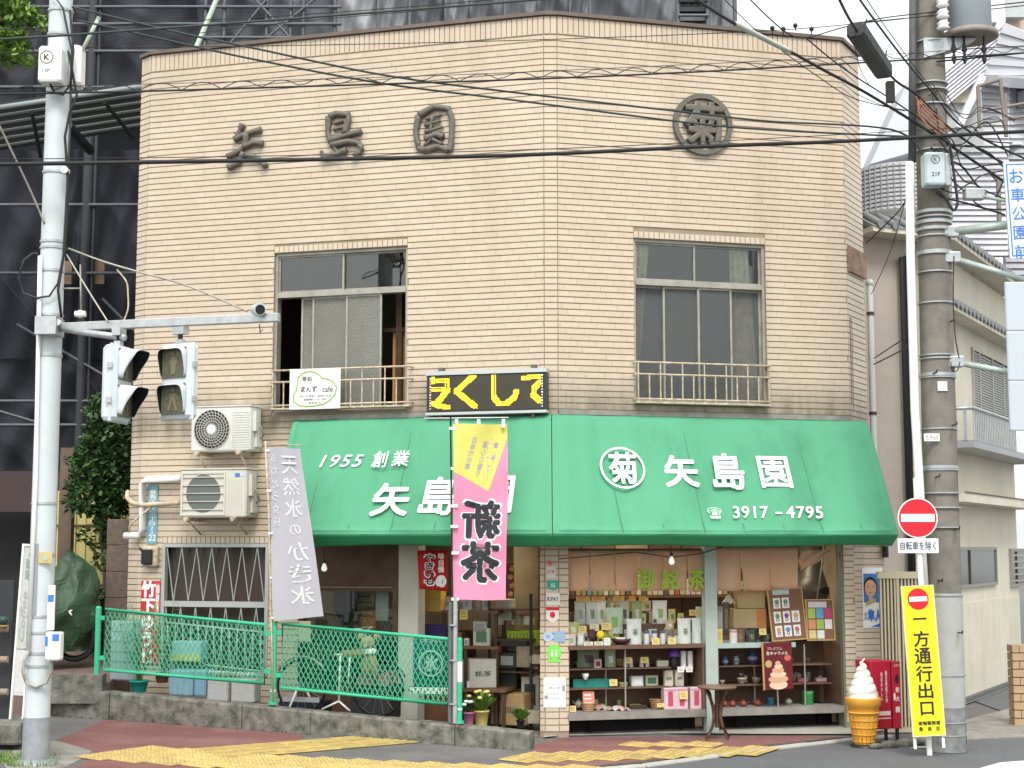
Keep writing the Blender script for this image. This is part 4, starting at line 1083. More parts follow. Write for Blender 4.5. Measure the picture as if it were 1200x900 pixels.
for i, (px, w_) in enumerate([(684, .17), (702, .17), (726, .14), (742, .08), (754, .09)]):
    I('card', 'price_card', ['long orange price card, leftmost of the strip above the packets', 'orange price card, second of the strip above the packets', 'orange price card above the tilted green bag', 'small orange price card above the grey green packet', 'small orange price card above the leaf bag'][i], 'price card', px, w_, .055, z_ct + .50, -.38, (.72, .42, .10))
I('bag', 'tea_bag', 'pale green tea bag leaning left among the back row packets', 'tea bag', 721, .21, .30, z_ct + .12, -.24, (.48, .60, .44), (.2, .45, .12), dep=.08, rot=-6)
I('bag', 'tea_packet', 'golden lime packet at the left end of the middle row', 'tea packet', 672, .15, .16, z_ct + .1, -.22, (.55, .58, .24), (.8, .8, .6), dep=.05)
for i, (px, py_, w_, lab) in enumerate([(683, 0, .10, 'yellow price card at the left of the middle row'), (697, .02, .11, 'cream price card beside the golden packets'), (711, .03, .12, 'yellow price card at the centre of the heap of green packets'), (716, -.04, .05, 'small white price card over the dark tray')]):
    I('card', 'price_card', lab, 'price card', px, w_, .08, z_ct + .14 + py_, -.20 + py_, Y1 if i != 1 else CR)
I('bag', 'tea_packet', 'lime green packet behind the yellow round fruit shape', 'tea packet', 709, .17, .14, zc, -.24, (.52, .60, .12), (.35, .45, .1), dep=.08)
I('bag', 'tea_packet', 'bright yellow green packet left of the dark bowl', 'tea packet', 721, .14, .15, zc, -.26, (.58, .62, .18), None, dep=.08)
I('bag', 'tea_packet', 'pink and green packet at the left front corner of the counter', 'tea packet', 670, .12, .13, zc, -.09, (.66, .55, .5), (.2, .5, .25), dep=.05)
I('box', 'tea_box', 'small grey white box at the front left of the counter', 'box', 681, .075, .14, zc, -.08, (.55, .58, .55), (.7, .7, .68))
I('box', 'maroon_box', 'small maroon box behind the yellow round sweet', 'box', 694, .08, .10, z_ct + .08, -.16, (.10, .035, .04), None)
t = thing('yellow_sweet', 'yellow round wrapped sweet standing on the counter', 'sweet', FR.at(FR.px(704, 790, -.1)[0], -.1, z_ct + .07))
b = MB(); b.ball((0, 0, .05), .048, sz=(1, .5, 1)); obj('wrapped_ball', b, pm((.85, .62, .03)), t); b = MB(); b.cyl((0, 0, .0), (0, 0, -.07), .02, n=8); obj('stand', b, m_dark, t)
for px, lab in ((690, 'cream price card flat along the front of the counter'), (702, 'pale yellow price card beside the white code card')): I('card', 'price_card', lab, 'price card', px, .11, .045, zc, -.03, CR)
I('card', 'small_notice', 'white card standing at the front of the counter left of the dark bowl', 'card', 712, .075, .085, zc, -.03, WT, tcol=(.3, .4, .35))
I('bowl', 'dark_bowl', 'wide dark lacquer bowl at the front of the counter', 'bowl', 728, .24, .07, zc, -.11, (.08, .02, .03)); 
I('box', 'snack_box', 'flat cream box lying in the dark bowl', 'box', 728, .12, .03, z_ct + .055, -.06, CR, None, dep=.08)
I('bag', 'tea_bag', 'tall silver white pouch in the middle of the left counter', 'tea bag', 745, .19, .29, zc, -.10, GW, None, dep=.1, txt='茶')
for i, (px, lab) in enumerate([(758, 'small white and blue bottle, left of three'), (767.5, 'small white and blue bottle, middle of three'), (777, 'small white and blue bottle, right of three')]):
    I('can', 'small_bottle', lab, 'bottle', px, .065, .16, zc, -.11, (.66, .68, .70), (.08, .10, .16))
for px, lab in ((769, 'yellow price card in front of the three small bottles'), (788, 'yellow price card in front of the pale round tins')): I('card', 'price_card', lab, 'price card', px, .095, .075, zc, -.02, Y1)
I('box', 'framed_card', 'purple framed card above the three small bottles', 'card', 768, .06, .065, z_ct + .223, -.35, (.55, .52, .50), (.12, .06, .12), dep=.02)
I('bag', 'tea_packet', 'tan packet above the pale round tins', 'tea packet', 786, .11, .11, z_ct + .16, -.24, (.58, .46, .28), WT, dep=.04)
for px, lab in ((785, 'pale round tin, left of two beside the silver pouches'), (792, 'pale round tin, right of two beside the silver pouches')): I('can', 'tea_tin', lab, 'tin', px, .06, .12, zc, -.14, (.5, .5, .45), (.15, .12, .1))
I('bag', 'tea_bag', 'big silver white pouch, left of the pair by the metal post', 'tea bag', 804, .17, .29, zc, -.08, GW, None, dep=.1, txt='茶')
I('bag', 'tea_bag', 'big silver white pouch, right of the pair by the metal post', 'tea bag', 819, .13, .29, zc, -.11, (.62, .66, .66), None, dep=.1)
I('card', 'price_card', 'orange price card above the big silver pouches', 'price card', 813, .09, .07, z_ct + .32, -.28, (.74, .55, .2))
I('box', 'tea_chest', 'cream panel standing behind the big silver pouches', 'box', 822, .09, .42, zc, -.30, (.60, .60, .46), None)
# upper shelf, left bay
I('bag', 'flat_tea_pack', 'large dark green tea pack on the upper shelf', 'tea packet', 690, .28, .22, z1_, -.32, (.20, .27, .18), (.08, .07, .06), dep=.05)
I('bag', 'flat_tea_pack', 'green and white tea pack leaning on the upper shelf', 'tea packet', 716, .13, .20, z1_, -.30, (.35, .48, .28), WT, dep=.04)
I('box', 'gift_box', 'small maroon and white box in front of the dark green pack', 'box', 701, .09, .10, z1_, -.20, (.55, .52, .5), (.25, .03, .05))
for px, lab in ((733, 'white tin, left of the first pair on the upper shelf'), (739.5, 'white tin, right of the first pair on the upper shelf'), (752, 'white tin, left of the second pair on the upper shelf'), (758.5, 'white tin, right of the second pair on the upper shelf')):
    I('can', 'tea_tin', lab, 'tin', px, .05, .10, z1_, -.25, (.66, .64, .58), (.4, .38, .3))
for px, lab in ((736.5, 'yellow price card over the first pair of tins'), (755.5, 'yellow price card over the second pair of tins')): I('card', 'price_card', lab, 'price card', px, .095, .07, z_s1 + .05, -.18, Y1)
I('box', 'tea_box', 'cream wide box on the upper shelf right of the tins', 'box', 777, .14, .07, z1_, -.22, CR, (.6, .58, .5), rot=-6)
for px, h_, lab in ((799, .22, 'tall white canister with a black mark, left one'), (807, .22, 'tall white canister with a black mark, right one')):
    I('can', 'tall_canister', lab, 'canister', px + 2, .07, h_, z1_ - .04, -.2, WT, WT, txt='茶')
t = thing('purple_hat_figure', 'dark figurine with a purple cap on the upper shelf', 'figurine', FR.at(FR.px(790, 790, -.2)[0], -.2, z_s1))
b = MB(); b.lathe([(.04, 0), (.05, .06), (.03, .12)], 12); obj('body', b, m_black, t); b = MB(); b.lathe([(.075, .12), (.07, .16), (.04, .2), (.005, .21)], 14); obj('cap', b, pm((.16, .05, .35)), t)
for px, lab in ((798, 'white tag under the purple capped figurine'), (808, 'white tag under the tall canisters')): I('card', 'price_card', lab, 'price card', px, .08, .065, z_s1 - .06, -.1, WT)
# middle shelf
I('tray', 'teal_tray', 'teal display tray on the middle shelf, left one', 'tray', 683, .24, .10, z2_, -.25, (.02, .23, .20), (.1, .3, .26), dep=.2)
I('tray', 'teal_tray', 'teal display tray on the middle shelf, right one', 'tray', 707, .26, .10, z2_, -.25, (.02, .25, .21), (.1, .3, .26), dep=.2)
I('bowl', 'white_cup', 'upturned white cup on the left teal tray', 'cup', 686, .09, .07, z_s2 + .1, -.2, WT)
I('card', 'price_card', 'yellow price card on the edge of the right teal tray', 'price card', 719, .095, .075, z_s2 + .02, -.17, Y1)
I('basket', 'small_basket', 'small pale basket right of the teal trays', 'basket', 730, .11, .05, z2_, -.25, (.45, .38, .2), (.5, .42, .25))
I('box', 'tissue_box', 'white box with a blank front on the middle shelf', 'box', 747, .15, .12, z2_, -.24, (.6, .64, .66), WT)
I('box', 'tea_box', 'green and cream box right of the white box on the middle shelf', 'box', 764, .16, .12, z2_, -.28, (.5, .52, .36), (.06, .2, .12))
I('box', 'tall_tea_box', 'tall cream box behind the pink boxes, left one', 'box', 784, .11, .19, z_s2 - .01, -.25, (.66, .62, .50), None, txt='銘茶')
I('box', 'tall_tea_box', 'tall cream box behind the pink boxes, right one', 'box', 796.5, .11, .19, z_s2 - .01, -.25, (.66, .62, .50), None, txt='煎茶')
# base ledge
I('card', 'price_card', 'yellow price card at the far left of the base ledge', 'price card', 671, .08, .07, zb_, -.1, Y1)
I('basket', 'tan_basket', 'round tan basket holding a red framed card', 'basket', 689, .17, .10, zb_, -.16, (.42, .22, .09), (.5, .3, .14))
I('card', 'red_framed_card', 'white card with a red frame standing in the tan basket', 'card', 690, .14, .19, z_b1 + .04, -.13, (.75, .25, .2), tcol=(.8, .78, .75))
I('pot', 'clear_kettle', 'small pale kettle behind the red framed card', 'kettle', 678, .11, .11, z_b1 + .03, -.28, (.42, .42, .38))
I('cloth', 'patterned_cloth', 'green and pink folded cloth lying on the base ledge', 'cloth', 707, .26, .05, zb_, -.2, (.33, .36, .22), (.5, .25, .25), dep=.18)
I('cloth', 'pink_cloth', 'pink folded cloth towards the middle of the base ledge', 'cloth', 727, .26, .035, zb_, -.08, (.62, .36, .36), (.55, .5, .5), dep=.16)
I('tray', 'dark_tray', 'dark low tray holding a yellow green strip', 'tray', 747, .22, .05, zb_, -.2, (.05, .03, .02), (.6, .62, .1), dep=.18)
I('basket', 'brown_basket', 'upright brown wicker basket on the base ledge', 'basket', 770, .20, .12, zb_, -.2, (.26, .15, .08), (.36, .22, .12))
I('card', 'price_card', 'yellow price card in front of the brown wicker basket', 'price card', 774, .09, .045, zb_ + .03, -.07, Y1)
for px, lab in ((785.5, 'pink wrapped gift box with a red band, left of three'), (799, 'pink wrapped gift box with a red band, middle of three'), (816, 'pink wrapped gift box with a red band, right of three')):
    t = I('box', 'pink_gift_box', lab, 'gift box', px, .155, .25, zb_, -.06, (.72, .52, .58), None, dep=.12)
    b = MB(); b.box(-.03, .03, -.003, -.0004, .04, .21); obj('red_band', b, pm((.55, .08, .14)), t); b = MB(); b.box(-.07, .07, -.0025, -.0003, .215, .235); obj('caption', b, pm((.6, .3, .4)), t)
I('card', 'price_card', 'yellow price card fixed on the pink gift boxes', 'price card', 801, .10, .09, zb_ + .12, -.03, Y1)
# ---- right bay
I('box', 'photo_strip', 'strip of small photographs by the metal post', 'photo board', 841 + 3, .10, .30, z_ct + .13, -.14, (.25, .25, .22), (.4, .38, .35), dep=.02)
I('box', 'pamphlet', 'yellow pamphlet standing at the left of the right counter', 'pamphlet', 843, .10, .17, zc, -.06, (.72, .58, .16), (.55, .45, .2), dep=.02)
I('box', 'brown_print_strip', 'brown hanging strip of prints beside the photographs', 'photo board', 852, .07, .40, z_ct + .08, -.22, (.10, .07, .05), (.22, .16, .12), dep=.02)
t = I('can', 'ceramic_cup', 'white cup with a red ring on the right counter', 'cup', 860, .095, .16, zc, -.08, (.66, .64, .62), (.45, .30, .28), txt='●', tcol=(.6, .05, .05))
t = I('box', 'cardboard_box', 'upper cardboard box on the right counter', 'cardboard box', 882, .34, .24, z_ct + .40, -.22, (.42, .31, .15), None, dep=.3, rot=-14)
t = I('box', 'cardboard_box', 'lower cardboard box with an orange patch on the right counter', 'cardboard box', 880, .40, .23, z_ct + .165, -.20, (.46, .35, .18), None, dep=.3, rot=-14)
b = MB(); b.box(.08, .19, -.003, -.0005, .01, .22); obj('orange_patch', b, pm((.50, .20, .05)), t)
for k, (px, lab, c) in enumerate([(869, 'brown packet under the cardboard boxes', (.16, .09, .04)), (883, 'dark green bundled cups under the cardboard boxes', (.03, .05, .04)), (902, 'black stack of folded packets beneath a yellow card', (.03, .03, .03))]):
    I('bag', 'dark_packet', lab, 'packet', px, .15, .15, zc, -.12, c, (.2, .16, .1), dep=.1)
I('card', 'price_card', 'yellow price card leaning above the dark packets', 'price card', 895, .09, .075, zc + .09, -.07, Y1)
I('cloth', 'pale_cloth', 'pale green cloth draped behind the photograph strips', 'cloth', 856, .16, .1, z_ct + .45, -.3, (.55, .57, .46), None, dep=.05)
# cork boards
def cork(px0, py0, px1, py1, d, lean, lab, cards, header, roll=0):
    s0, z0 = FR.px(px0, py1, d); s1, z1 = FR.px(px1, py0, d); W, H = s1 - s0, z1 - z0
    M = FR.at(s0, d, z0) @ RX(lean) @ RY(roll)
    t = thing('cork_board', lab, 'menu board', M)
    b = MB(); b.box(.01, W - .01, .002, .012, .01, H - .01); obj('cork_panel', b, mat('cork', (.22, .11, .06), .8, nz=(40, .4)), t)
    f = MB(); frect(f, 0, W, 0, H, .014, -.006, .014); obj('frame', f, pm((.50, .32, .14)), t)
    b = MB(); b.box(W * header[0], W * header[1], -.001, .002, H * header[2], H * header[3]); obj('header_strip', b, pm((.42, .55, .58) if header[4] else (.62, .60, .62)), t)
    for (cx, cz, cw, ch, col, c2) in cards:
        b = MB(); b.box(cx * W, (cx + cw) * W, -.002, .0018, cz * H, (cz + ch) * H); c = obj('menu_card', b, pm((.76, .76, .74) if c2 else col), t)
        if c2:
            b = MB(); b.disc((cx + cw / 2) * W, (cz + ch * .62) * H, cw * W * .32, -.0045, -.0022, 10); obj('printed_ice', b, pm(col), c)
            b = MB(); b.ring((cx + cw / 2) * W, (cz + ch * .3) * H, cw * W * .14, cw * W * .24, -.0045, -.0022, 12); obj('printed_bowl', b, pm((.12, .12, .14)), c)
    return t
G1 = (.12, .28, .10)
cork(905, 690, 945, 752, -.02, -.10, 'tall cork menu board with eight shaved ice cards', [(.14, .62, .2, .2, G1, 1), (.39, .62, .2, .2, G1, 1), (.12, .34, .2, .22, G1, 1), (.38, .34, .2, .22, (.15, .06, .22), 1), (.63, .34, .22, .22, (.55, .35, .15), 1), (.12, .08, .2, .21, (.7, .3, .15), 1), (.38, .08, .2, .21, (.1, .25, .6), 1), (.64, .08, .2, .21, (.5, .1, .2), 1)], (.15, .62, .88, .97, 1), roll=-.05)
cork(946, 702, 978, 751, -.03, -.08, 'smaller cork menu board with coloured drink pictures', [(.08, .54, .25, .24, (.35, .50, .10), 0), (.37, .54, .25, .24, (.10, .35, .60), 0), (.66, .54, .25, .24, (.5, .05, .15), 0), (.08, .28, .25, .23, (.62, .25, .15), 0), (.37, .28, .25, .23, (.30, .50, .10), 0), (.66, .28, .25, .23, (.70, .68, .72), 0), (.08, .05, .25, .2, (.6, .55, .2), 0), (.37, .05, .25, .2, (.7, .7, .7), 0)], (.1, .75, .80, .94, 0))
# soft cream poster hanging in front
s0, z0 = FR.px(895, 809, .05); s1, z1 = FR.px(929, 753, .05); W, H = s1 - s0, z1 - z0
t = thing('soft_cream_poster', 'dark red soft cream poster on a stand before the right shelves', 'poster', FR.at(s0, .05, z0) @ RY(-.03))
b = MB(); b.box(0, W, 0, .006, 0, H); obj('sheet', b, pm((.14, .015, .02)), t)
b = MB(); b.box(-.004, .018, -.004, .008, 0, H + .005); obj('side_frame', b, pm((.5, .3, .12)), t)
b = MB(); b.box(W * .46, W * .49, .01, .03, z_b1 - z0, 0.1); obj('stand_rod', b, m_alu, t)
m_ic = pm((.72, .42, .26)); m_ic2 = pm((.80, .60, .42))
for k, (x, z, rx, rz) in enumerate([(.5, .10, .30, .10), (.5, .22, .33, .085), (.5, .32, .27, .07), (.5, .41, .20, .06), (.52, .49, .14, .05), (.5, .56, .09, .045)]):
    b = MB(); b.disc(x * W, z * H, rx * W, -.004 - k * .0012, -.001 - k * .0012, ez=rz * H / (rx * W)); obj('printed_swirl', b, m_ic if k % 2 else m_ic2, t)
b = MB(); b.disc(W * .2, H * .55, W * .11, -.004, -.001); obj('printed_coin', b, m_yellow, t)
b = MB(); b.disc(W * .84, H * .66, W * .11, -.004, -.001, ez=.8); obj('printed_caramel', b, pm((.6, .15, .12)), t)
text('プレミアム', pm((.75, .55, .5)), t, FR.at(s0, .055, z0) @ T(W * .38, 0, H * .88), w=W * .5, h=H * .06, bold=.02)
text('生キャラメル', pm((.8, .7, .55)), t, FR.at(s0, .055, z0) @ T(W * .46, 0, H * .78), w=W * .72, h=H * .075, bold=.03)
# pottery
I('vase', 'blue_vase', 'small blue and white jar, left of two on the upper right shelf', 'jar', 850, .075, .10, z1_, -.28, (.14, .24, .50), (.6, .65, .7)); I('vase', 'blue_vase', 'small white jar with blue pattern, right of two on the upper right shelf', 'jar', 863, .085, .10, z1_, -.28, (.42, .50, .60), (.14, .24, .5))
I('vase', 'tall_blue_vase', 'tall dark blue patterned vase on the upper right shelf', 'vase', 882, .12, .18, z1_, -.28, (.05, .09, .2), (.35, .42, .55))
for px, w_, lab, c in ((846, .07, 'small pale tea bowl at the left of the middle right shelf', (.38, .32, .24)), (869, .13, 'cream tea bowl with a brush mark on the middle right shelf', (.46, .40, .30)), (886, .11, 'flat stone grey bowl on the middle right shelf', (.24, .20, .16))):
    I('bowl', 'tea_bowl', lab, 'tea bowl', px, w_, .075 if w_ > .1 else .05, z2_, -.26, c, (.2, .16, .12) if w_ == .13 else None)
for px, lab in ((849, 'small brick red teapot, leftmost in the row on the base ledge'), (858, 'brick red teapot, second in the row on the base ledge'), (870.5, 'brick red teapot, third in the row on the base ledge'), (887.5, 'brick red teapot, rightmost in the row on the base ledge')):
    I('pot', 'red_teapot', lab, 'teapot', px, .10 if px != 849 else .08, .085, zb_, -.16, (.20, .05, .03))
I('can', 'blue_cup', 'small blue cup on the base ledge beside the poster rod', 'cup', 902.5, .08, .09, zb_, -.22, (.02, .14, .26), (.03, .2, .33))
I('vase', 'grey_jar', 'small round grey jar right of the poster rod', 'jar', 923.5, .09, .07, zb_, -.24, (.35, .33, .30), (.3, .28, .25))
I('can', 'green_jar', 'green glazed drum shaped jar on the base ledge', 'jar', 946, .135, .16, zb_, -.2, (.03, .22, .05), (.05, .28, .08))
I('tray', 'black_tray', 'black low dish at the right end of the base ledge', 'tray', 970, .25, .02, zb_, -.25, (.02, .02, .02), None, dep=.15)
I('box', 'pink_stripe_box', 'pink striped flat box on the middle right shelf, left one', 'box', 941, .13, .05, z2_, -.28, (.5, .16, .22), None); I('box', 'pink_stripe_box', 'pale pink flat box on the middle right shelf, right one', 'box', 963, .14, .045, z2_, -.28, (.55, .38, .40), None)
I('pot', 'small_figure_pot', 'tiny black and white pot above the pink striped box', 'teapot', 936, .07, .07, z_s2 + .052, -.28, (.25, .24, .22)); I('bowl', 'dim_cup', 'dim brown cup on the upper right shelf behind the poster', 'cup', 928, .07, .06, z1_, -.3, (.12, .08, .05)); I('bowl', 'dim_cup', 'dim grey cup on the upper right shelf by the rod', 'cup', 947, .07, .06, z1_, -.3, (.14, .11, .09))
# roasting machine behind the right end
s, z = FR.px(957, 690, -1.0)
t = thing('tea_roaster', 'dark round tea roasting machine behind the right cork board', 'machine', FR.at(s, -1.0, .9))
b = MB(); b.lathe([(.2, 0), (.2, .5), (.34, .62), (.38, .78), (.30, .9), (.2, 1.05), (.24, 1.3)], 20); obj('drum', b, mat('dark roaster metal', (.10, .095, .08), .4, metal=.4), t)
b = MB(); b.disc(-.05, .74, .09, -.40, -.36, ez=.5); obj('mouth', b, m_black, t)
b = MB(); b.box(-.5, .5, -.45, .4, .46, .5); obj('shelf_plate', b, m_palegreen, t)
b = MB(); b.tube([FR.w(FR.px(985, 635)[0], -.35, 2.4), FR.w(FR.px(970, 702)[0], -.3, FR.px(970, 702, -.3)[1])], .012); solo('slanted_rod', b, m_alu, 'thin slanted rod at the right end of the shop front', 'rod', Matrix())
# bench of the back room (cupboards at the back wall)
t = thing('back_cupboard', 'dark wooden cupboard against the back wall of the right shop', 'cupboard', FR.at(0.2, -1.65, .03)); b = MB(); b.box(0, 3.2, -.3, .0, 0, 2.3); obj('carcass', b, m_brown, t)
for k in range(7): b = MB(); b.box(.03 + k * .45, .46 + k * .45, -.32, -.301, .1, 2.2); obj('door', b, m_inner if k % 3 == 2 else m_innerdark, t)
# ---------------------------------------------------------------- noren curtain
def noren(px0, px1, lab, n, slits, txt, pt_, pb, drape=None):
    s0, z1 = FR.px(px0, pt_, -.1); s1 = FR.px(px1, pt_, -.1)[0]; z0 = FR.px((px0 + px1) / 2, pb, -.1)[1]
    t = thing('noren_curtain', lab, 'noren curtain', FR.at(s0, -.1, z0)); W = s1 - s0; H = z1 - z0
    mn = mat('faded salmon cloth', (.66, .42, .27), .85, nz=(6, .3, (.54, .33, .21)), bump=(60, .3)) if 'faded salmon cloth' not in bpy.data.materials else bpy.data.materials['faded salmon cloth']
    r_ = MB(); r_.cyl((-.02, 0, H + .01), (W + .02, 0, H + .01), .012, n=8); obj('rod', r_, m_brown, t)
    for k in range(n):
        a = W * k / n; b_ = W * (k + 1) / n; ph = rnd.uniform(0, 6)
        mb = MB()
        mb.grid(lambda u, v: (a + .001 + (b_ - a - .002) * ((u - .5) * (1 - .07 * v * v * (1 if k % 2 else .5)) + .5), -.022 * v * math.sin(u * 6.3 + ph) - .03 * v * math.cos(u * 11 + ph * 2) * (u - .5) ** 2 * 4 - (.016 * v if k % 2 else .004 * v), H - (H + .012 * math.sin(ph)) * v), 14, 8)
        c = obj('cloth_panel', mb, mn, t); md = c.modifiers.new('thick', 'SOLIDIFY'); md.thickness = .002
    mg = pm((.30, .50, .03))
    for px, ch in txt:
        s, z = FR.px(px, 679, -.02); text(ch, mg, t, FR.at(s, -.02, z), w=.21, h=.235, bold=.022, shear=.05)
    return t
noren(662, 833, 'salmon noren curtain with green characters over the left display', 6, 0, [(756, '御'), (786, '銘'), (817, '茶')], 645, 693)
noren(834, 935, 'plain salmon noren curtain over the right display', 3, 0, [], 641, 692)
t = thing('gathered_curtain', 'salmon cloth gathered up at the end of the right noren', 'curtain', FR.at(FR.px(935, 645, -.1)[0], -.1, FR.px(935, 645)[1] - .3))
mb = MB(); mb.grid(lambda u, v: (.02 + u * .42, -.03 * math.sin(u * 9 + v * 9), .30 - v * .25 * (1 - u) - .03 * math.sin(u * 3) * v), 14, 8); c = obj('cloth_swag', mb, bpy.data.materials['faded salmon cloth'], t); md = c.modifiers.new('thick', 'SOLIDIFY'); md.thickness = .003
# ---------------------------------------------------------------- bulbs
m_bulb = mat('bulb glass', (.95, .93, .85), .3, emit=.35)
for px, py, fr, d, lab in ((380, 665, FL, .25, 'bare bulb hanging before the timber front under the awning'), (787, 657, FR, .25, 'bare bulb hanging in front of the noren curtain')):
    s, z = fr.px(px, py, d); t = thing('light_bulb', lab, 'light bulb', fr.at(s, d, z))
    b = MB(); b.lathe([(.012, .05), (.02, .035), (.036, -.01), (.03, -.035), (.012, -.047)], 12); obj('glass_bulb', b, m_bulb, t)
    b = MB(); b.cyl((0, 0, .05), (0, 0, .09), .018, n=8); obj('socket', b, m_black, t); b = MB(); b.tube([(0, 0, .09), (-.01, 0, .2), (0, .05, 2.58 - z + .0)], .005, 5); obj('cord', b, m_rub, t)
b = MB(); b.tube([FR.w(FR.px(x, y, .2)[0], .2, FR.px(x, y, .2)[1]) for x, y in ((655, 655), (700, 651), (745, 647), (786, 653), (820, 649), (850, 640))], .006, 5); solo('lamp_cord', b, m_rub, 'black cord slung in front of the noren curtain', 'cord', Matrix())
# ---------------------------------------------------------------- open shop, left face (x 490..633)
def IL(kind, name, lab, cat, px, w, h, py, d, *a, **k):
    z = FL.px(px, py, d)[1]; return item(kind, name, lab, cat, px, w, h, z, d, *a, fr=FL, **k)
def board(name, lab, px0, px1, py, d0, d1, th=.035, m_=None, legs=True):
    s0, z = FL.px(px0, py, d0); s1 = FL.px(px1, py, d0)[0]
    t = thing(name, lab, 'shelf', FL.at(s0, d0, 0)); b = MB(); b.box(0, s1 - s0, 0, d0 - d1, z - th, z); obj('board', b, m_ or m_brown2, t)
    if legs:
        for x in (.01, s1 - s0 - .05):
            for y in (.02, d0 - d1 - .05): b = MB(); b.box(x, x + .04, y, y + .04, .03, z - th - .001); obj('leg', b, m_brown, t)
    return t, z
board('wooden_shelf', 'upper wooden shelf in the shop doorway', 516, 583, 715, -.5, -.9)
board('wooden_shelf', 'middle wooden shelf beside the grey banner pole', 542, 584, 757, -.35, -.75)
board('wooden_shelf', 'low wooden shelf holding the cream carton', 542, 592, 807, -.15, -.6)
b = MB(); s0 = FL.px(487, 700, -.45)[0]; b.box(0, FL.px(541, 700, -.45)[0] - s0, 0, .5, .03, FL.px(500, 740, -.45)[1]); solo('wooden_cabinet', b, m_brown2, 'reddish brown cabinet inside behind the fence end', 'cabinet', FL.at(s0, -.45, 0))
b = MB(); b.box(0, .42, 0, .02, 0, .22); b.box(0, .42, -.05, 0, .02, .2); solo('navy_cloth', b, mat('navy cloth', (.03, .02, .10), .8), 'dark navy cloth bag hanging on the brown cabinet', 'cloth', FL.at(FL.px(485, 752, -.4)[0], -.38, FL.px(485, 753, -.38)[1]))
IL('box', 'yellow_carton', 'upper yellow carton on the cabinet', 'carton', 507, .20, .16, 703, -.5, (.62, .42, .06), None, dep=.2); IL('box', 'yellow_carton', 'lower ochre carton on the cabinet', 'carton', 506, .22, .16, 717, -.48, (.52, .36, .08), None, dep=.2)
b = MB(); b.box(-.035, .035, 0, .02, -.16, .16, 0); t = thing('blue_tag', 'upright blue tag hanging beside the ochre carton', 'tag', FL.at(FL.px(491, 712, -.2)[0], -.2, FL.px(491, 712, -.2)[1])); obj('plate', b, pm((.02, .25, .55)), t); b = MB(); b.box(-.015, .015, -.003, -.0005, -.14, .03); obj('print', b, pm((.5, .65, .8)), t)
for px, lab, c in ((523, 'pale packet leaning on the upper doorway shelf', (.6, .55, .5)), (546, 'grey blue packet on the upper doorway shelf', (.45, .5, .55)), (559, 'dark striped packet on the upper doorway shelf', (.25, .22, .18)), (569, 'silvery packet on the upper doorway shelf', (.5, .5, .46))): IL('bag', 'snack_packet', lab, 'packet', px, .13, .16, 715, -.6, c, (.3, .3, .25), dep=.08)
IL('card', 'price_card', 'yellow price card under the upper doorway shelf', 'price card', 543, .10, .12, 726, -.48, (.72, .58, .12))
for k, (py, lab) in enumerate(((714.5, 'printed tea carton, upper of the stack right of the pink banner'), (727, 'printed tea carton, lower of the stack right of the pink banner'))): IL('box', 'tea_carton', lab, 'carton', 590, .20, .125, py, -.8, (.55, .55, .42), (.42, .45, .33), dep=.2)
for px, py, w_, h_, lab, c in ((564, 757, .21, .21, 'white printed pack standing on the middle doorway shelf', (.58, .60, .50)), (562, 741, .17, .13, 'grey printed box behind the white pack', (.42, .42, .36)), (546, 757, .06, .09, 'tiny white carton on the middle doorway shelf', WT)): IL('box', 'white_pack', lab, 'packet', px, w_, h_, py, -.45, c, (.1, .22, .1) if w_ > .2 else (.3, .3, .3), dep=.06)
t = IL('box', 'cream_carton', 'large cream carton with small lettering on the low shelf', 'carton', 566, .32, .33, 806, -.25, (.55, .53, .46), None, dep=.3, rot=24, txt='銘茶')
IL('can', 'cream_tub', 'cream drum behind the lettered carton', 'tub', 549, .2, .34, 806, -.5, (.42, .37, .30), (.4, .36, .28)); IL('can', 'small_bottle', 'tiny white bottle beside the cream drum', 'bottle', 549, .04, .1, 806, -.2, (.7, .7, .66), (.1, .1, .1))
IL('box', 'cardboard_box', 'brown cardboard box on the floor of the doorway', 'cardboard box', 600, .30, .36, 850, -.3, (.40, .27, .13), None, dep=.3, rot=-8, txt='取扱注意')
IL('box', 'dark_toolbox', 'dark green black case with a handle on the right shelving', 'case', 594, .24, .18, 783, -.55, (.03, .045, .04), (.4, .4, .38), dep=.3); IL('box', 'dark_case', 'big black case beneath the dark green case', 'case', 594, .24, .28, 808, -.6, (.02, .025, .02), None, dep=.3)
IL('box', 'wood_crate', 'slatted pale wooden box beside the dark case', 'crate', 613, .17, .25, 782, -.5, (.30, .25, .16), (.36, .3, .2), dep=.25)
IL('box', 'black_tray_stack', 'black tray with papers on top of the dark case', 'tray', 602, .34, .07, 758, -.5, (.02, .02, .02), None, dep=.25)
# green basket with slots
s, z = FL.px(612, 757, -.7); t = thing('green_basket', 'lime green plastic basket on the doorway shelving', 'basket', FL.at(s, -.7, z)); b = MB()
W, H = .38, .19
for k, zz in enumerate((0, .075, .15)): b.box(-W / 2, W / 2, -.005 * k, .2, zz, zz + .03); 
b.box(-W / 2, W / 2, .004, .19, .0, .17)
obj('tub', b, pm((.36, .52, .02)), t)
for k in range(9): b = MB(); x = -W / 2 + .02 + k * .042; b.box(x, x + .018, -.02, .0, .105, .15); obj('slot_bar', b, pm((.42, .60, .08)), t)
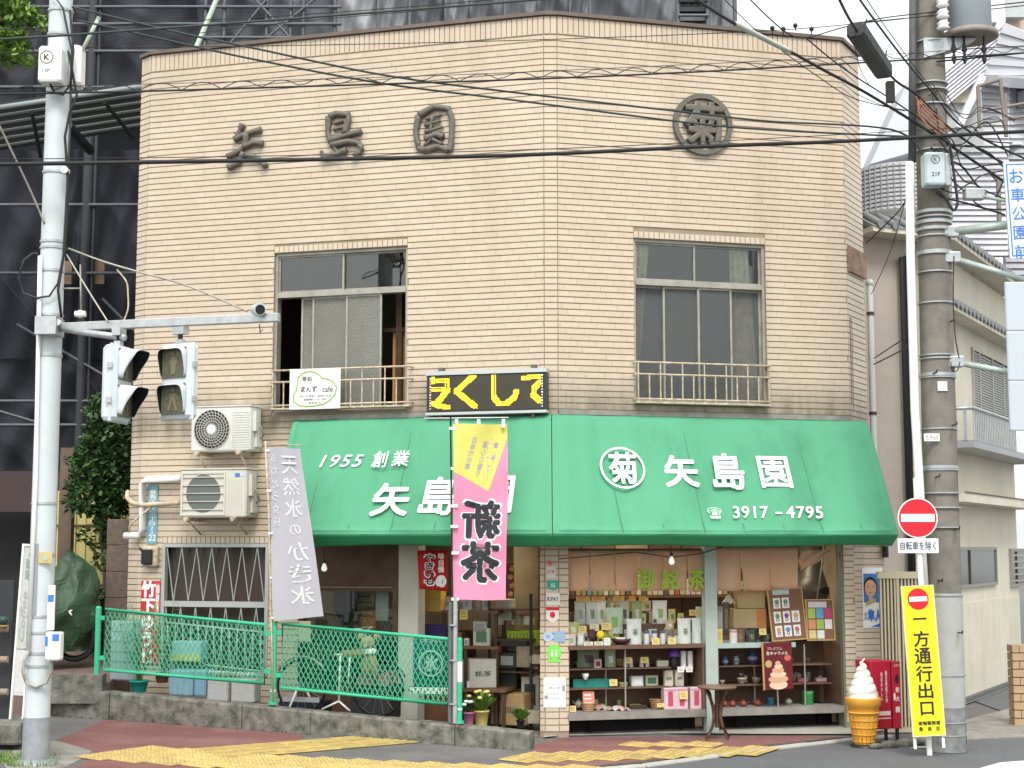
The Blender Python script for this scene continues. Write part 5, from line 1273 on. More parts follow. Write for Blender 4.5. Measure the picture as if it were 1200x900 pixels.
# right shelving frame in the doorway
t = thing('storage_rack', 'dark storage rack at the right of the shop doorway', 'rack', FL.at(FL.px(580, 800, -.8)[0], -.8, .03)); 
for z in (.35, .68, 1.06, 1.42): b = MB(); b.box(0, .55, -.25 if z > 1.4 else -.3, .25, z - .02, z); obj('shelf_board', b, m_brown, t)
for x in (0, .52): b = MB(); b.box(x, x + .03, -.3, -.27, 0, 1.6); obj('upright', b, m_black, t)
IL('box', 'drawer_unit', 'white slotted plastic drawer unit low in the doorway', 'drawers', 621, .22, .42, 835, -.6, (.48, .47, .38), (.04, .04, .04), dep=.3); IL('box', 'storage_tub', 'cream plastic tub under the drawer unit', 'tub', 623, .2, .15, 848, -.4, (.52, .48, .36), None, dep=.3); IL('box', 'paper_bundle', 'bundle of cream papers beside the wooden box', 'papers', 627, .16, .1, 778, -.5, (.6, .54, .38), None, dep=.2)
t = thing('red_festoon', 'dark red and gold festoon hanging right of the pink banner', 'decoration', FL.at(FL.px(597, 680, -.3)[0], -.3, FL.px(597, 690, -.3)[1])); b = MB(); b.box(-.05, .05, 0, .02, -.1, .3); obj('strip', b, pm((.16, .03, .02)), t)
for k in range(4): b = MB(); b.ball((.02 + .02 * (k % 2), -.03, -.06 + .1 * k), .035, 8, 6); obj('ornament', b, pm((.6, .35, .1)), t)
# flowers by the door
def pot(name, lab, px, py, fr, d, r_, h_, mpot, leafc, nleaf, flower=None, lh=.2):
    s, z = fr.px(px, py, d); t = thing(name, lab, 'potted plant', fr.at(s, d, z))
    b = MB(); b.lathe([(r_ * .7, 0), (r_, h_), (r_ * 1.06, h_), (r_ * 1.06, h_ * .88), (r_ * .9, h_ * .9)], 14); obj('pot', b, mpot, t)
    b = MB()
    for k in range(nleaf):
        a = rnd.uniform(0, 6.28); e = rnd.uniform(.1, 1.1); L_ = lh * rnd.uniform(.5, 1); c = Vector((math.cos(a) * math.sin(e) * L_, math.sin(a) * math.sin(e) * L_, h_ + math.cos(e) * L_)); q = Vector((-math.sin(a), math.cos(a), 0)) * .014; f_ = Vector((math.cos(a) * .04, math.sin(a) * .04, .02))
        b.add([(0, 0, h_ * .9), tuple(c - q), tuple(c + f_), tuple(c + q)], [(0, 1, 2, 3)])
    obj('leaves', b, leafc, t, kind='stuff')
    if flower:
        for k in range(flower[1]):
            a = 6.28 * k / flower[1] + .4; e = .35 + .5 * (k % 2); c = (math.cos(a) * math.sin(e) * lh, math.sin(a) * math.sin(e) * lh, h_ + math.cos(e) * lh + .02); b = MB(); b.ball(c, .032, 10, 6, sz=(1, 1, .6)); obj('flower', b, flower[0], t)
    return t
pot('flower_pot', 'yellow wrapped pot of cream chrysanthemums at the fence end', 564, 852, FL, .35, .09, .19, pm((.68, .56, .18)), m_leaf2, 130, (pm((.80, .66, .25)), 7), .2)
pot('flower_pot', 'pink pot of white flowers beside the green fence post', 549.5, 851, FL, .42, .065, .16, pm((.52, .16, .33)), m_leaf, 50, (m_wht, 5), .1)
pot('small_plant', 'small leafy plant in a black pot on the kerb wall end', 610, 853, FL, .25, .05, .09, m_black, m_leaf2, 160, None, .13)
# red flag in the doorway
s0, z0 = FL.px(489, 690, .1); s1, z1 = FL.px(525, 645, .1); W, H = s1 - s0, z1 - z0
t = thing('red_flag', 'small red hanging flag with white lettering left of the pink banner', 'flag', FL.at(s0, .1, z0)); b = MB(); b.grid(lambda u, v: (W * u + .03 * v * (1 - u), -.012 * math.sin(u * 7) - .004, H * (1 - v) * (1 + .0 * u) - .03 * u * v), 14, 6); o = obj('cloth', b, mat('flag red', (.50, .015, .02), .8), t); md = o.modifiers.new('thick', 'SOLIDIFY'); md.thickness = .003
text('やきいも', m_wht, t, FL.at(s0, .125, z0) @ T(W * .42, 0, H * .5), w=W * .38, h=H * .82, vertical=True, bold=.10); text('やきいも', m_ink, t, FL.at(s0, .130, z0) @ T(W * .42, 0, H * .5), w=W * .33, h=H * .78, vertical=True, bold=.03)
text('味自慢', m_wht, t, FL.at(s0, .125, z0) @ T(W * .80, 0, H * .68), w=W * .2, h=H * .5, vertical=True, bold=.03); text('の', m_wht, t, FL.at(s0, .125, z0) @ T(W * .8, 0, H * .2), w=W * .28, h=H * .26, bold=.1)
# goods seen behind the timber front's glass
t = thing('folded_parasol', 'dark grey folded parasol behind the timber front glass', 'parasol', FL.at(FL.px(405, 760, -.3)[0], -.3, 1.0)); b = MB(); b.lathe([(.015, .0), (.05, .25), (.14, .4), (.15, .6), (.10, .95)], 9); obj('canopy', b, mat('charcoal cloth', (.05, .055, .08), .8), t); b = MB(); b.cyl((0, 0, -.6), (0, 0, .02), .014); obj('pole', b, m_brown, t)
b = MB(); b.box(-.1, .1, 0, .02, 0, .75); t = thing('menu_sheet', 'pale menu sheet with ruled lines behind the timber front glass', 'menu', FL.at(FL.px(427, 760, -.6)[0], -.6, 1.45)); obj('sheet', b, pm((.5, .46, .34)), t)
for k in range(10): b = MB(); b.box(-.08, .08, -.004, -.001, .05 + k * .07, .06 + k * .07); obj('ruled_line', b, m_brown, t)
t = thing('white_leaflet', 'tall white leaflet behind the timber front glass', 'leaflet', FL.at(FL.px(447, 760, -.25)[0], -.25, 1.3)); b = MB(); b.box(-.08, .08, 0, .01, 0, .55); obj('sheet', b, pm((.6, .6, .56)), t); text('茶', m_ink, t, WM[t.name] @ T(0, -.003, .45), w=.05)
t = IL('box', 'orange_box', 'orange box behind the timber front glass', 'box', 430, .16, .22, 738, -.5, (.6, .25, .03), None)
for k in range(3):
    t = thing('glass_jar', ['glass jar on the ledge behind the glass, leftmost', 'glass jar on the ledge behind the glass, middle', 'glass jar on the ledge behind the glass, right'][k], 'jar', FL.at(FL.px(437 + 7 * k, 700, -.4)[0], -.4, FL.px(440, 706, -.4)[1])); b = MB(); b.lathe([(.03, 0), (.032, .12), (.012, .16), (.013, .19)], 12); obj('body', b, pm((.5, .42, .3)), t)

# lamps that light the shop from its ceiling
for fr, x, d, lab in ((FL, -.9, -.9, 'strip lamp on the shop ceiling behind the doorway'), (FR, 1.1, -.75, 'strip lamp on the shop ceiling above the left display'), (FR, 2.7, -.75, 'strip lamp on the shop ceiling above the right display')):
    t = thing('ceiling_lamp', lab, 'ceiling lamp', fr.at(x, d, 2.44)); b = MB(); b.bbox(-.5, .5, -.07, .07, 0, .05, .01); obj('casing', b, m_wht, t); b = MB(); b.cyl((-.47, 0, -.02), (.47, 0, -.02), .016, n=8); obj('tube', b, m_bulb, t)
    l = bpy.data.objects.new('lamp_light', bpy.data.lights.new('lamp_light', 'AREA')); l.data.shape = 'RECTANGLE'; l.data.size = .95; l.data.size_y = .12; l.data.energy = 8; l.data.color = (1, .86, .64); place(l, t, fr.at(x, d, 2.40))

# more stock: small mixed goods crowded in the doorway racks and on the display shelves
pal = [(.62, .55, .38), (.45, .30, .15), (.30, .38, .20), (.66, .64, .58), (.14, .12, .10), (.55, .42, .12), (.48, .14, .10), (.25, .33, .40), (.70, .66, .50)]
for k in range(44):
    py = (715, 757, 807, 732, 768, 796)[k % 6]; px_ = rnd.uniform(518, 582) if k % 6 < 3 else rnd.uniform(584, 630)
    IL(rnd.choice(['box', 'bag', 'box', 'can']), 'small_carton', 'small carton or packet packed among the goods in the shop doorway', 'packet', px_, rnd.uniform(.06, .13), rnd.uniform(.06, .15), py, -.78 if k % 6 < 3 else rnd.uniform(-.95, -.75), rnd.choice(pal), rnd.choice(pal), dep=.06, rot=rnd.uniform(-18, 18), group='small goods packed in the shop doorway')
for k in range(40):
    lv = k % 4; z = (z1_, z2_, zb_, zc)[lv]; px_ = rnd.uniform(845, 975) if k % 2 or lv == 3 else rnd.uniform(675, 815)
    if lv == 3: px_ = rnd.uniform(845, 900)
    I(rnd.choice(['box', 'can', 'bowl', 'bag']), 'small_ware', 'small cup or packet standing at the back of the display shelves', 'ware', px_, rnd.uniform(.05, .09), rnd.uniform(.05, .11), z, rnd.uniform(-.46, -.38), rnd.choice(pal), rnd.choice(pal), dep=.05, rot=rnd.uniform(-15, 15), group='small wares at the back of the display shelves')
t = thing('wall_shelf', 'shelf of packed tins along the back wall of the shop', 'shelf', FR.at(.3, -1.3, 1.55)); b = MB(); b.box(0, 3.0, -.1, .2, 0, .03); obj('board', b, m_brown2, t); b = MB(); b.box(0, 3.0, -.1, .2, .34, .37); obj('board', b, m_brown2, t)
for k in range(40):
    b = MB(); x = .05 + .073 * k; h_ = rnd.uniform(.12, .26); b.bbox(x, x + .062, -.08, .05, .031, .031 + h_, .008); obj('tin', b, pm(rnd.choice(pal)), t)
# ---------------------------------------------------------------- low wall and guard fence
D0 = 1.2
def wt(px, py): s, z = FL.px(px, py, D0 - .1); return s, z
sA, zA = wt(60, 803); sB, zB = wt(624, 857); 
lw = thing('low_wall', 'low mossy concrete wall under the green guard fence', 'wall', FL.at(sB, D0, 0))
n = 7
for i in range(n):
    a = sA + (sB - sA) * i / n - sB; b = sA + (sB - sA) * (i + 1) / n - sB; za = zA + (zB - zA) * i / n; zb_ = zA + (zB - zA) * (i + 1) / n
    mb = MB(); L_ = b - a; sh = .02
    nn = 10
    def top(k): return za + (zb_ - za) * k / nn + rnd.uniform(-.004, .004)
    P_ = []
    for k in range(nn + 1):
        x = a + .004 + (L_ - .008) * k / nn; z = top(k); j = rnd.uniform(-.008, .008)
        P_.append([(x, j, -.2), (x, j, z - sh), (x, sh + j, z), (x, .2 - sh, z), (x, .2, z - sh), (x, .2, -.2)])
    vs = [v for r_ in P_ for v in r_]
    fs = [(k * 6 + q, (k + 1) * 6 + q, (k + 1) * 6 + q + 1, k * 6 + q + 1) for k in range(nn) for q in range(5)] + [(0, 1, 2, 3, 4, 5), tuple(range(len(vs) - 1, len(vs) - 7, -1))]
    mb.add(vs, fs); obj('wall_block', mb, m_mossy, lw)
fe = thing('guard_fence', 'green mesh guard fence on the low wall before the left face', 'fence', FL.at(FL.px(538, 846, D0 - .1)[0], D0 - .1, 0))
DF = D0 - .1
def FQ(px, py): return FL.px(px, py, DF)
fo = FQ(538, 846)[0]
posts = []
for px, pt, pb in ((113, 712, 804), (320, 727, 824), (538, 749, 846)):
    s, z0 = FQ(px, pb); z1 = FQ(px, pt)[1]; s -= fo; b = MB(); b.cyl((s, 0, z0 - .02), (s, 0, z1), .034, n=14); b.lathe([(.034, 0), (.030, .012), (.012, .018)], 14, (s, 0, z1)); p_ = obj('post', b, m_guard, fe)
    b = MB(); b.cyl((s, 0, z0 - .015), (s, 0, z0 + .012), .055, n=14); obj('base_flange', b, m_guard, p_)
    for zz in (z0 + .14, z1 - .12):
        b = MB(); b.cyl((s, 0, zz - .012), (s, 0, zz + .012), .037, n=14); obj('band', b, mat('pale band', (.6, .66, .6), .5) if zz == z0 + .14 and px > 200 else m_guard, p_)
    posts.append((s, z0, z1))
# a sheared frame follows the slope: corner points in local x,z
for (xa, xb, ta, tb, ba, bb_) in ((124, 311, 714, 732, 785, 801), (331, 529, 731, 749, 806, 826)):
    s0, z0t = FQ(xa, ta); s1, z1t = FQ(xb, tb); z0b = FQ(xa, ba)[1]; z1b = FQ(xb, bb_)[1]; s0 -= fo; s1 -= fo
    r_ = .019; b = MB(); b.tube([(s0, 0, z0b), (s0, 0, z0t), (s1, 0, z1t), (s1, 0, z1b)], r_, 8, closed=True)
    pf = obj('panel_frame', b, m_guard, fe)
    b = MB(); W = s1 - s0; H = z0t - z0b; nx = 34; rows_ = 13; pw = W / nx; ph = H / rows_
    def pt_(u, v): x = s0 + W * u; zb2 = z0b + (z1b - z0b) * u; zt2 = z0t + (z1t - z0t) * u; return (x, 0, zb2 + (zt2 - zb2) * v)
    for i in range(-rows_, nx + rows_):
        for sg in (1, -1):
            pts = []
            for k in range(rows_ + 1):
                u = (i + sg * k * .5 + (0 if sg > 0 else 0)) / nx; pts.append((u, k / rows_))
            for (u0, v0), (u1, v1) in zip(pts, pts[1:]):
                if 0 <= u0 <= 1 and 0 <= u1 <= 1:
                    p, q = Vector(pt_(u0, v0)), Vector(pt_(u1, v1)); e = .0048
                    b.add([(p.x - e, -.003, p.z), (p.x + e, -.003, p.z), (q.x + e, -.003, q.z), (q.x - e, -.003, q.z), (p.x - e, .004, p.z), (p.x + e, .004, p.z), (q.x + e, .004, q.z), (q.x - e, .004, q.z)], [(0, 1, 2, 3), (5, 4, 7, 6), (1, 5, 6, 2), (4, 0, 3, 7)])
    obj('expanded_mesh', b, m_guard, pf, kind='stuff')
    for k, (x, sg) in enumerate(((s0, -1), (s1, 1))):
        zt_, zb3 = (z0t, z0b) if sg < 0 else (z1t, z1b)
        for zz in (zt_ - .1, zb3 + .14): b = MB(); b.box(min(x, x + sg * .09), max(x, x + sg * .09), -.012, .012, zz - .025, zz + .025); obj('bracket', b, m_guard, pf)
b = MB(); s, z = FQ(538, 787); b.cyl((s - fo, 0, z - .11), (s - fo, 0, z + .11), .0365, n=14); obj('white_sticker', b, m_wht, fe)

# ---------------------------------------------------------------- banners
def banner_tex(): pass
YB = FL.w(FQ(531, 830)[0], DF + .05, 0).y
FB2 = Frame((at(531, 830, YB).x, YB, 0), R(-3))
def bp(px, py, d=0): return FB2.px(px, py, d)
s, z0 = bp(533, 842); zt_ = bp(528, 489)[1]
pb_ = thing('pink_banner', 'tall pink and yellow tea banner on a dark pole with reversed black characters', 'banner', FB2.at(s, 0, z0))
sx0 = bp(528, 489)[0] - s; zc_ = bp(531, 700)[1] - z0
b = MB(); b.cyl((sx0 + .03, 0, zc_ * .9), (sx0, 0, zt_ - z0), .010, n=8); obj('upper_pole', b, m_black, pb_)
b = MB(); b.cyl((0, 0, -.05), (.0, 0, zc_), .028, n=10); obj('lower_pole', b, m_steel, pb_); b = MB(); b.cyl((-.055, .0, -.05), (-.055, 0, zc_ * .95), .022, n=10); obj('rear_pole', b, mat('dark grey pole', (.12, .13, .13), .5), pb_)
x0, x1 = bp(531, 500)[0] - s, bp(594, 500)[0] - s; z1 = bp(560, 497)[1] - z0; zb4 = bp(560, 703)[1] - z0
b = MB(); b.tube([(bp(497, 490)[0] - s, 0, zt_ - z0 - .01), (x1 + .02, 0, zt_ - z0 - .005)], .006, 6); obj('cross_rod', b, m_wht, pb_)
m_pink = mat('banner pink', (.78, .27, .42), .8, nz=(3, .12), bump=(90, .1)); m_yb = mat('banner yellow', (.72, .68, .16), .8, nz=(4, .2))
def bw(u, v):
    x = x0 + (x1 - x0) * u + .012 * math.sin(v * 5); return Vector((x, -.028 * math.sin(u * 5 + v * 6) - .016 * math.sin(v * 17 + u * 4) * u - .008 * math.sin(u * 16 + v * 5), z1 + (zb4 - z1) * v + .004 * math.sin(u * 7)))
b = MB(); b.grid(lambda u, v: bw(u, v), 12, 40)
def uvc(i, N=12, M_=40): pass
for k, f in enumerate(b.f):
    r_, c = divmod(k, 12); u, v = (c + .5) / 12, (r_ + .5) / 40
    ed = .37 + .05 - 0
    lim = .28 + (.385 - .28) * (u / .62) if u < .62 else .385 - (.385 - .07) * ((u - .62) / .38)
    if v < lim: b.m[k] = 1
o = obj('cloth', b, [m_pink, m_yb], pb_)
# clean diagonal edge of the yellow field: a thin piece of cloth sewn on
b = MB()
NN = 24
def lim(u): return .275 + .11 * (u / .64) if u < .64 else .385 - .31 * ((u - .64) / .36)
vs = []
for i in range(NN + 1):
    u = i / NN
    for j in range(9): q = bw(u, lim(u) * j / 8); vs.append((q.x, q.y - .002, q.z))
b.add(vs, [(i * 9 + j, (i + 1) * 9 + j, (i + 1) * 9 + j + 1, i * 9 + j + 1) for i in range(NN) for j in range(8)], 0, True)
obj('yellow_field', b, m_yb, pb_)
for f in range(len(o.data.polygons)): o.data.polygons[f].material_index = 0
def wbn(cu, cv, dd): 
    def f(x, z, y): q = bw(min(max(cu + x / (x1 - x0), 0), 1), cv + z / (zb4 - z1)); return Vector((q.x, q.y - dd, q.z))
    return f
m_navy = mat('banner ink', (.025, .03, .035), .7)
for ch, cv, w_, h_ in (('新', .545, .40, .40), ('茶', .785, .41, .42)):
    text(ch, m_wht, pb_, WM[pb_.name], w=w_ + .03, h=h_ + .03, bold=.050, mirror=True, warp=wbn(.52, cv, .004)); text(ch, m_navy, pb_, WM[pb_.name], w=w_, h=h_, bold=.040, mirror=True, warp=wbn(.52, cv, .008))
m_pur = mat('purple print', (.38, .36, .50), .7)
for (bd, cu, cv, hh) in (('日本代の茶', .32, .17, .36), ('濃心の香り', .52, .20, .40), ('夏、新しい', .72, .19, .33)):
    text(bd, m_pur, pb_, WM[pb_.name], w=.06, h=hh, bold=.015, vertical=True, mirror=True, warp=(lambda f: (lambda x, z, y: f(x + z * .28, z, y)))(wbn(cu, cv, .005)))
for (px, py) in ((530, 502), (532, 549), (532, 593), (532, 617), (533, 648), (533, 702)): q = bp(px, py); b = MB(); b.box(q[0] - s - .035, q[0] - s + .045, -.02, .014, q[1] - z0 - .016, q[1] - z0 + .016); obj('tie', b, m_wht, pb_)
for px in (535, 561, 590): q = bp(px, 496); b = MB(); b.box(q[0] - s - .018, q[0] - s + .018, -.012, .012, q[1] - z0 - .05, q[1] - z0 + .045); obj('loop', b, m_wht, pb_)
for zz in (.15, .62, 1.0): b = MB(); b.cyl((-.02, 0, zz), (-.02, 0, zz + .015), .05, n=12); obj('clip', b, m_steel, pb_)
# white banner
Y3 = FL.w(FQ(320, 820)[0], DF + .05, 0).y; FB3 = Frame((at(320, 820, Y3).x, Y3, 0), R(-12))
s, z0 = FB3.px(319, 822); 
wbn_ = thing('white_banner', 'tall pale lavender ice banner with reversed white characters on a cream pole', 'banner', FB3.at(s, 0, z0))
def q3(px, py, d=0): a, c = FB3.px(px, py, d); return (a - s, -d, c - z0)
b = MB(); b.tube([q3(320, 822), q3(318, 735), q3(315, 600), q3(311, 517)], .012, 8); obj('pole', b, m_cream, wbn_)
b = MB(); b.tube([q3(311, 519), q3(355, 522)], .007, 6); obj('cross_rod', b, m_cream, wbn_)
c00, c10, c11, c01 = [Vector(q3(*p)) for p in ((314, 524), (352, 526, ), (379, 722), (321, 728))]
def b3(u, v):
    q = (c00 * (1 - u) + c10 * u) * (1 - v) + (c01 * (1 - u) + c11 * u) * v
    q.y += .03 * math.sin(u * 4 + v * 5) * v + .012 * math.sin(u * 11 + v * 7); return q
b = MB(); b.grid(b3, 10, 30); o = obj('cloth', b, mat('pale lavender cloth', (.44, .44, .49), .85, nz=(2, .2, (.42, .42, .48)), bump=(90, .1)), wbn_)
m_pale = mat('pale cloth print', (.70, .70, .73), .8)
def w3(cu, cv, W_, H_):
    def f(x, z, y): q = b3(min(max(cu + x, 0), 1), min(max(cv - z, 0), 1)); return Vector((q.x, q.y - .005, q.z))
    return f
for k, ch in enumerate('天然氷のかき氷'):
    sm = .6 if ch == 'の' else 1; text(ch, m_pale, wbn_, WM[wbn_.name], w=.46 * sm, h=.105 * sm, bold=.012, mirror=True, warp=w3(.62, .10 + .128 * k, 1, 1))
for k, ch in enumerate('ふわとろ食感'): text(ch, m_pale, wbn_, WM[wbn_.name], w=.2, h=.05, bold=.01, mirror=True, warp=w3(.16, .06 + .075 * k, 1, 1))
for py in (528, 575, 625, 677, 724): b = MB(); q = q3(313 + (py - 528) * .04, py); b.box(q[0] - .02, q[0] + .03, -.016, .016, q[2] - .012, q[2] + .012); obj('tie', b, m_wht, wbn_)

# ---------------------------------------------------------------- clutter behind the fence
def FI(px, py, d): s_, z_ = FL.px(px, py, d); return s_, z_
def cbox(name, lab, cat, px0, py0, px1, py1, d, col, dep=.25, rib=0, part='body', rough=.5):
    s0, z0 = FI(px0, py1, d); s1, z1 = FI(px1, py0, d); t = thing(name, lab, cat, FL.at(s0, d, z0)); b = MB(); W, H = s1 - s0, z1 - z0
    b.bbox(0, W, 0, dep, 0, H, .015); obj(part, b, pm(col, rough), t)
    for k in range(rib): x = W * (k + .5) / rib; b = MB(); b.box(x - .008, x + .008, -.008, -.0005, H * .08, H * .92); obj('rib', b, pm(col, rough), t)
    return t, W, H
t, W, H = cbox('storage_box', 'tall grey folded board behind the left end of the guard fence', 'board', 128, 728, 161, 797, .75, (.42, .46, .50), .12, 0, 'board')
for k in range(5): b = MB(); b.box(.02, W - .02, -.006, -.0005, H * (.14 + k * .17), H * (.155 + k * .17)); obj('groove_strip', b, pm((.30, .34, .38)), t)
for k, (a_, b2, lab) in enumerate(((197, 226, 'pale blue ribbed crate on the ground behind the fence, left one'), (227, 241, 'pale blue ribbed crate on the ground behind the fence, narrow right one'))): cbox('blue_crate', lab, 'crate', a_, 786, b2, 815 + k, .8, (.30, .50, .62), .25, 4)
for k, (a_, b2, lab) in enumerate(((242, 267, 'pale grey planter box behind the fence, left one'), (270, 298, 'pale grey planter box behind the fence, right one'))): cbox('planter_box', lab, 'planter', a_, 796, b2, 822 + k, .8, (.58, .58, .56), .2, 0)
for k in range(2):
    px = 255 + 29 * k; s0, z = FI(px, 796 + 2 * k, .75); t = thing('folded_rack', ['white folded plastic rack on the left grey planter', 'white folded plastic rack on the right grey planter'][k], 'rack', FL.at(s0, .75, z))
    for j in range(6): b = MB(); b.tube([(-.13 + j * .045, 0, 0), (-.09 + j * .045, -.02, .1), (-.06 + j * .045, .02, .06)], .011, 6); obj('slat', b, m_wht, t)
# green and white folding frame
t = thing('drying_rack', 'green grey folded drying rack leaning below the zigzag window grille', 'frame', FL.at(FI(195, 790, .35)[0], .35, FI(195, 790, .35)[1])); W = FI(305, 790, .35)[0] - FI(195, 790, .35)[0]
for z in (.02, .10, .16, .62): b = MB(); b.tube([(0, 0, z), (W, .05, z - .1)], .012, 6); obj('rail', b, m_palegreen, t)
for k in range(13): b = MB(); b.tube([(W * k / 12, 0, 0 - .1 * k / 12), (W * (k / 12) , 0, .62 - .1 * k / 12)], .006, 5); obj('bar', b, m_palegreen, t)
t, W, H = cbox('blue_tub', 'pale blue and yellow tub seen through the fence under the grille', 'tub', 200, 752, 235, 774, .5, (.30, .48, .52), .2, 0)
b = MB(); b.box(0, W, -.004, -.0006, 0, H * .35); obj('yellow_band', b, pm((.5, .5, .2)), t)
# bamboo-like plants
def stalks(name, lab, px, py, d, n, hh, mpot, rpot, hpot, spread):
    s_, z_ = FI(px, py, d); t = thing(name, lab, 'potted plant', FL.at(s_, d, z_)); b = MB(); b.lathe([(rpot * .7, 0), (rpot, hpot), (rpot * 1.1, hpot), (rpot * 1.1, hpot * .85), (rpot * .9, hpot * .8)], 14); obj('pot', b, mpot, t)
    st_ = MB(); lf = MB()
    for k in range(n):
        a = rnd.uniform(-spread, spread); e = rnd.uniform(-.08, .08); h_ = hh * rnd.uniform(.6, 1); tp = Vector((a, e, hpot + h_)); st_.tube([(rnd.uniform(-.04, .04), 0, hpot * .8), (a * .6, e, hpot + h_ * .5), tuple(tp)], [.006, .005, .003], 5)
        for j in range(16):
            v = rnd.uniform(.3, 1.02); c = Vector((a * (.3 + .7 * v), e * v, hpot + h_ * v)); an = rnd.uniform(0, 6.28); q = Vector((math.cos(an), math.sin(an), rnd.uniform(-.4, .5))) * rnd.uniform(.05, .11); w_ = q.cross(Vector((0, 0, 1))).normalized() * .012
            lf.add([tuple(c), tuple(c + q * .5 + w_), tuple(c + q), tuple(c + q * .5 - w_)], [(0, 1, 2, 3)])
    obj('stems', st_, m_leaf2, t); obj('leaves', lf, m_leaf2, t, kind='stuff')
stalks('bamboo_plant', 'slender bamboo in a teal pot by the left fence end', 163, 811, .85, 9, .95, pm((.02, .32, .28)), .11, .14, .28)
stalks('leafy_plant', 'leafy stems rising before the red name poster', 190, 800, .6, 6, 1.0, pm((.2, .1, .06)), .09, .12, .16)
# bicycle behind the fence
def W2(px, py, d): s_, z_ = FI(px, py, d); return s_, z_
bx, bz = W2(400, 838, .7)
t = thing('bicycle', 'dark bicycle with pale bars and stand behind the right fence panel', 'bicycle', FL.at(bx, .7, bz))
for x in (-.5, .45):
    b = MB(); b.tube([(x + .30 * math.cos(a * math.pi / 14), 0, .31 + .30 * math.sin(a * math.pi / 14)) for a in range(28)], .017, 6, closed=True); wh = obj('tyre', b, m_black, t)
    b = MB()
    for a in range(14): b.cyl((x, 0, .31), (x + .29 * math.cos(a * math.pi / 7), 0, .31 + .29 * math.sin(a * math.pi / 7)), .0018, n=4)
    obj('spokes', b, m_steel, wh, kind='stuff'); b = MB(); b.tube([(x + .345 * math.cos(a * .2 + .4), 0, .31 + .345 * math.sin(a * .2 + .4)) for a in range(12)], .014, 6); obj('mudguard', b, m_alu if x < 0 else m_black, wh)
b = MB(); b.tube([(-.5, 0, .31), (-.1, 0, .30), (.3, 0, .75), (-.2, 0, .45), (-.1, 0, .30)], .017, 8); b.tube([(-.1, 0, .3), (-.22, 0, .82)], .015); b.tube([(.45, 0, .31), (.30, 0, .80), (.28, 0, .95)], .016); obj('frame', b, mat('dark green frame paint', (.02, .06, .05), .35), t)
b = MB(); b.tube([(.16, -.22, .98), (.30, -.18, .99), (.28, 0, .95), (.30, .18, .99), (.16, .22, .98)], .012); obj('handlebar', b, m_alu, t)
b = MB(); b.bbox(-.36, -.10, -.07, .07, .83, .89, .02); obj('saddle', b, m_black, t)
b = MB(); b.tube([(-.5, -.1, .31), (-.62, -.14, .0)], .013); b.tube([(-.5, .1, .31), (-.38, .14, 0)], .013); obj('stand', b, m_wht, t)
b = MB(); b.lathe([(.15, .62), (.20, .84)], 4, (.5, 0, 0), sm=False); obj('basket', b, m_black, t)
# white stand
bx, bz = W2(398, 832, .95); t = thing('white_stand', 'thin white folding stand just behind the fence beside the bicycle', 'stand', FL.at(bx, .95, bz)); k_ = .0098
for nm, pts in (('post', [(0, 0, 62 * k_), (-.01, 0, 8 * k_)]), ('top_bar', [(-8 * k_, 0, 63 * k_), (8 * k_, 0, 63 * k_)]), ('leg', [(-.01, 0, 10 * k_), (-22 * k_, 0, 0)]), ('leg', [(-.01, 0, 10 * k_), (13 * k_, 0, -.01)]), ('side_post', [(12 * k_, 0, 60 * k_), (10 * k_, 0, 30 * k_)])):
    b = MB(); b.tube(pts, .012, 6); obj(nm, b, m_wht, t)
# stuffed toy
bx, bz = W2(432, 792, .85); t = thing('stuffed_toy', 'tan stuffed toy with a white neckerchief and outstretched arm behind the fence', 'toy', FL.at(bx, .85, bz)); mt = mat('tan plush', (.38, .25, .14), .95, nz=(30, .4), bump=(120, .6))
b = MB(); b.ball((.0, 0, .12), .13, sz=(.8, .6, 1.1)); obj('body', b, mt, t); b = MB(); b.ball((-.01, 0, .36), .095, sz=(1, .9, .95)); obj('head', b, mt, t)
b = MB(); b.ball((.09, 0, .44), .04); obj('ear', b, mt, t); b = MB(); b.ball((-.10, 0, .44), .04); obj('ear', b, mt, t)
b = MB(); b.tube([(-.03, -.05, .26), (-.16, -.07, .25), (-.27, -.07, .245), (-.30, -.07, .24)], [.05, .048, .045, .03], 10); obj('arm', b, mt, t); b = MB(); b.tube([(.06, -.05, .22), (.10, -.07, .1), (.11, -.07, -.03)], [.05, .045, .03], 10); obj('arm', b, mt, t)
b = MB(); b.lathe([(.09, .25), (.10, .29), (.07, .31)], 12, sy=.8); obj('neckerchief', b, m_wht, t)
b = MB(); b.ball((-.04, -.085, .38), .01, 8, 6); obj('eye', b, m_black, t); b = MB(); b.ball((.03, -.085, .38), .01, 8, 6); obj('eye', b, m_black, t); b = MB(); b.ball((-.005, -.1, .34), .025, 8, 6, sz=(1.2, .6, .8)); obj('muzzle', b, m_cream, t)
cbox('pink_cushion', 'dull pink cushion on a low seat behind the fence mesh', 'cushion', 413, 788, 455, 803, .7, (.45, .20, .22), .3, 0); cbox('dark_crate', 'dark low crate below the pink cushion', 'crate', 411, 804, 458, 842, .7, (.03, .03, .03), .35, 0)
cbox('dark_bench', 'dark low bench with a pale edge at the middle fence post', 'bench', 326, 822, 378, 845, .6, (.03, .035, .05), .3, 0, 'seat'); b = MB(); s_, z_ = FI(331, 822, .72); b.box(0, .46, 0, .03, 0, .055); solo('grey_plank', b, m_steel, 'grey metal plank lying behind the low wall near the middle post', 'plank', FL.at(s_, .72, z_))
t, W, H = cbox('cream_notice_box', 'cream card hanging in front of the timber panel behind the fence', 'card', 349, 728, 364, 752, .2, (.55, .50, .34), .02, 0)
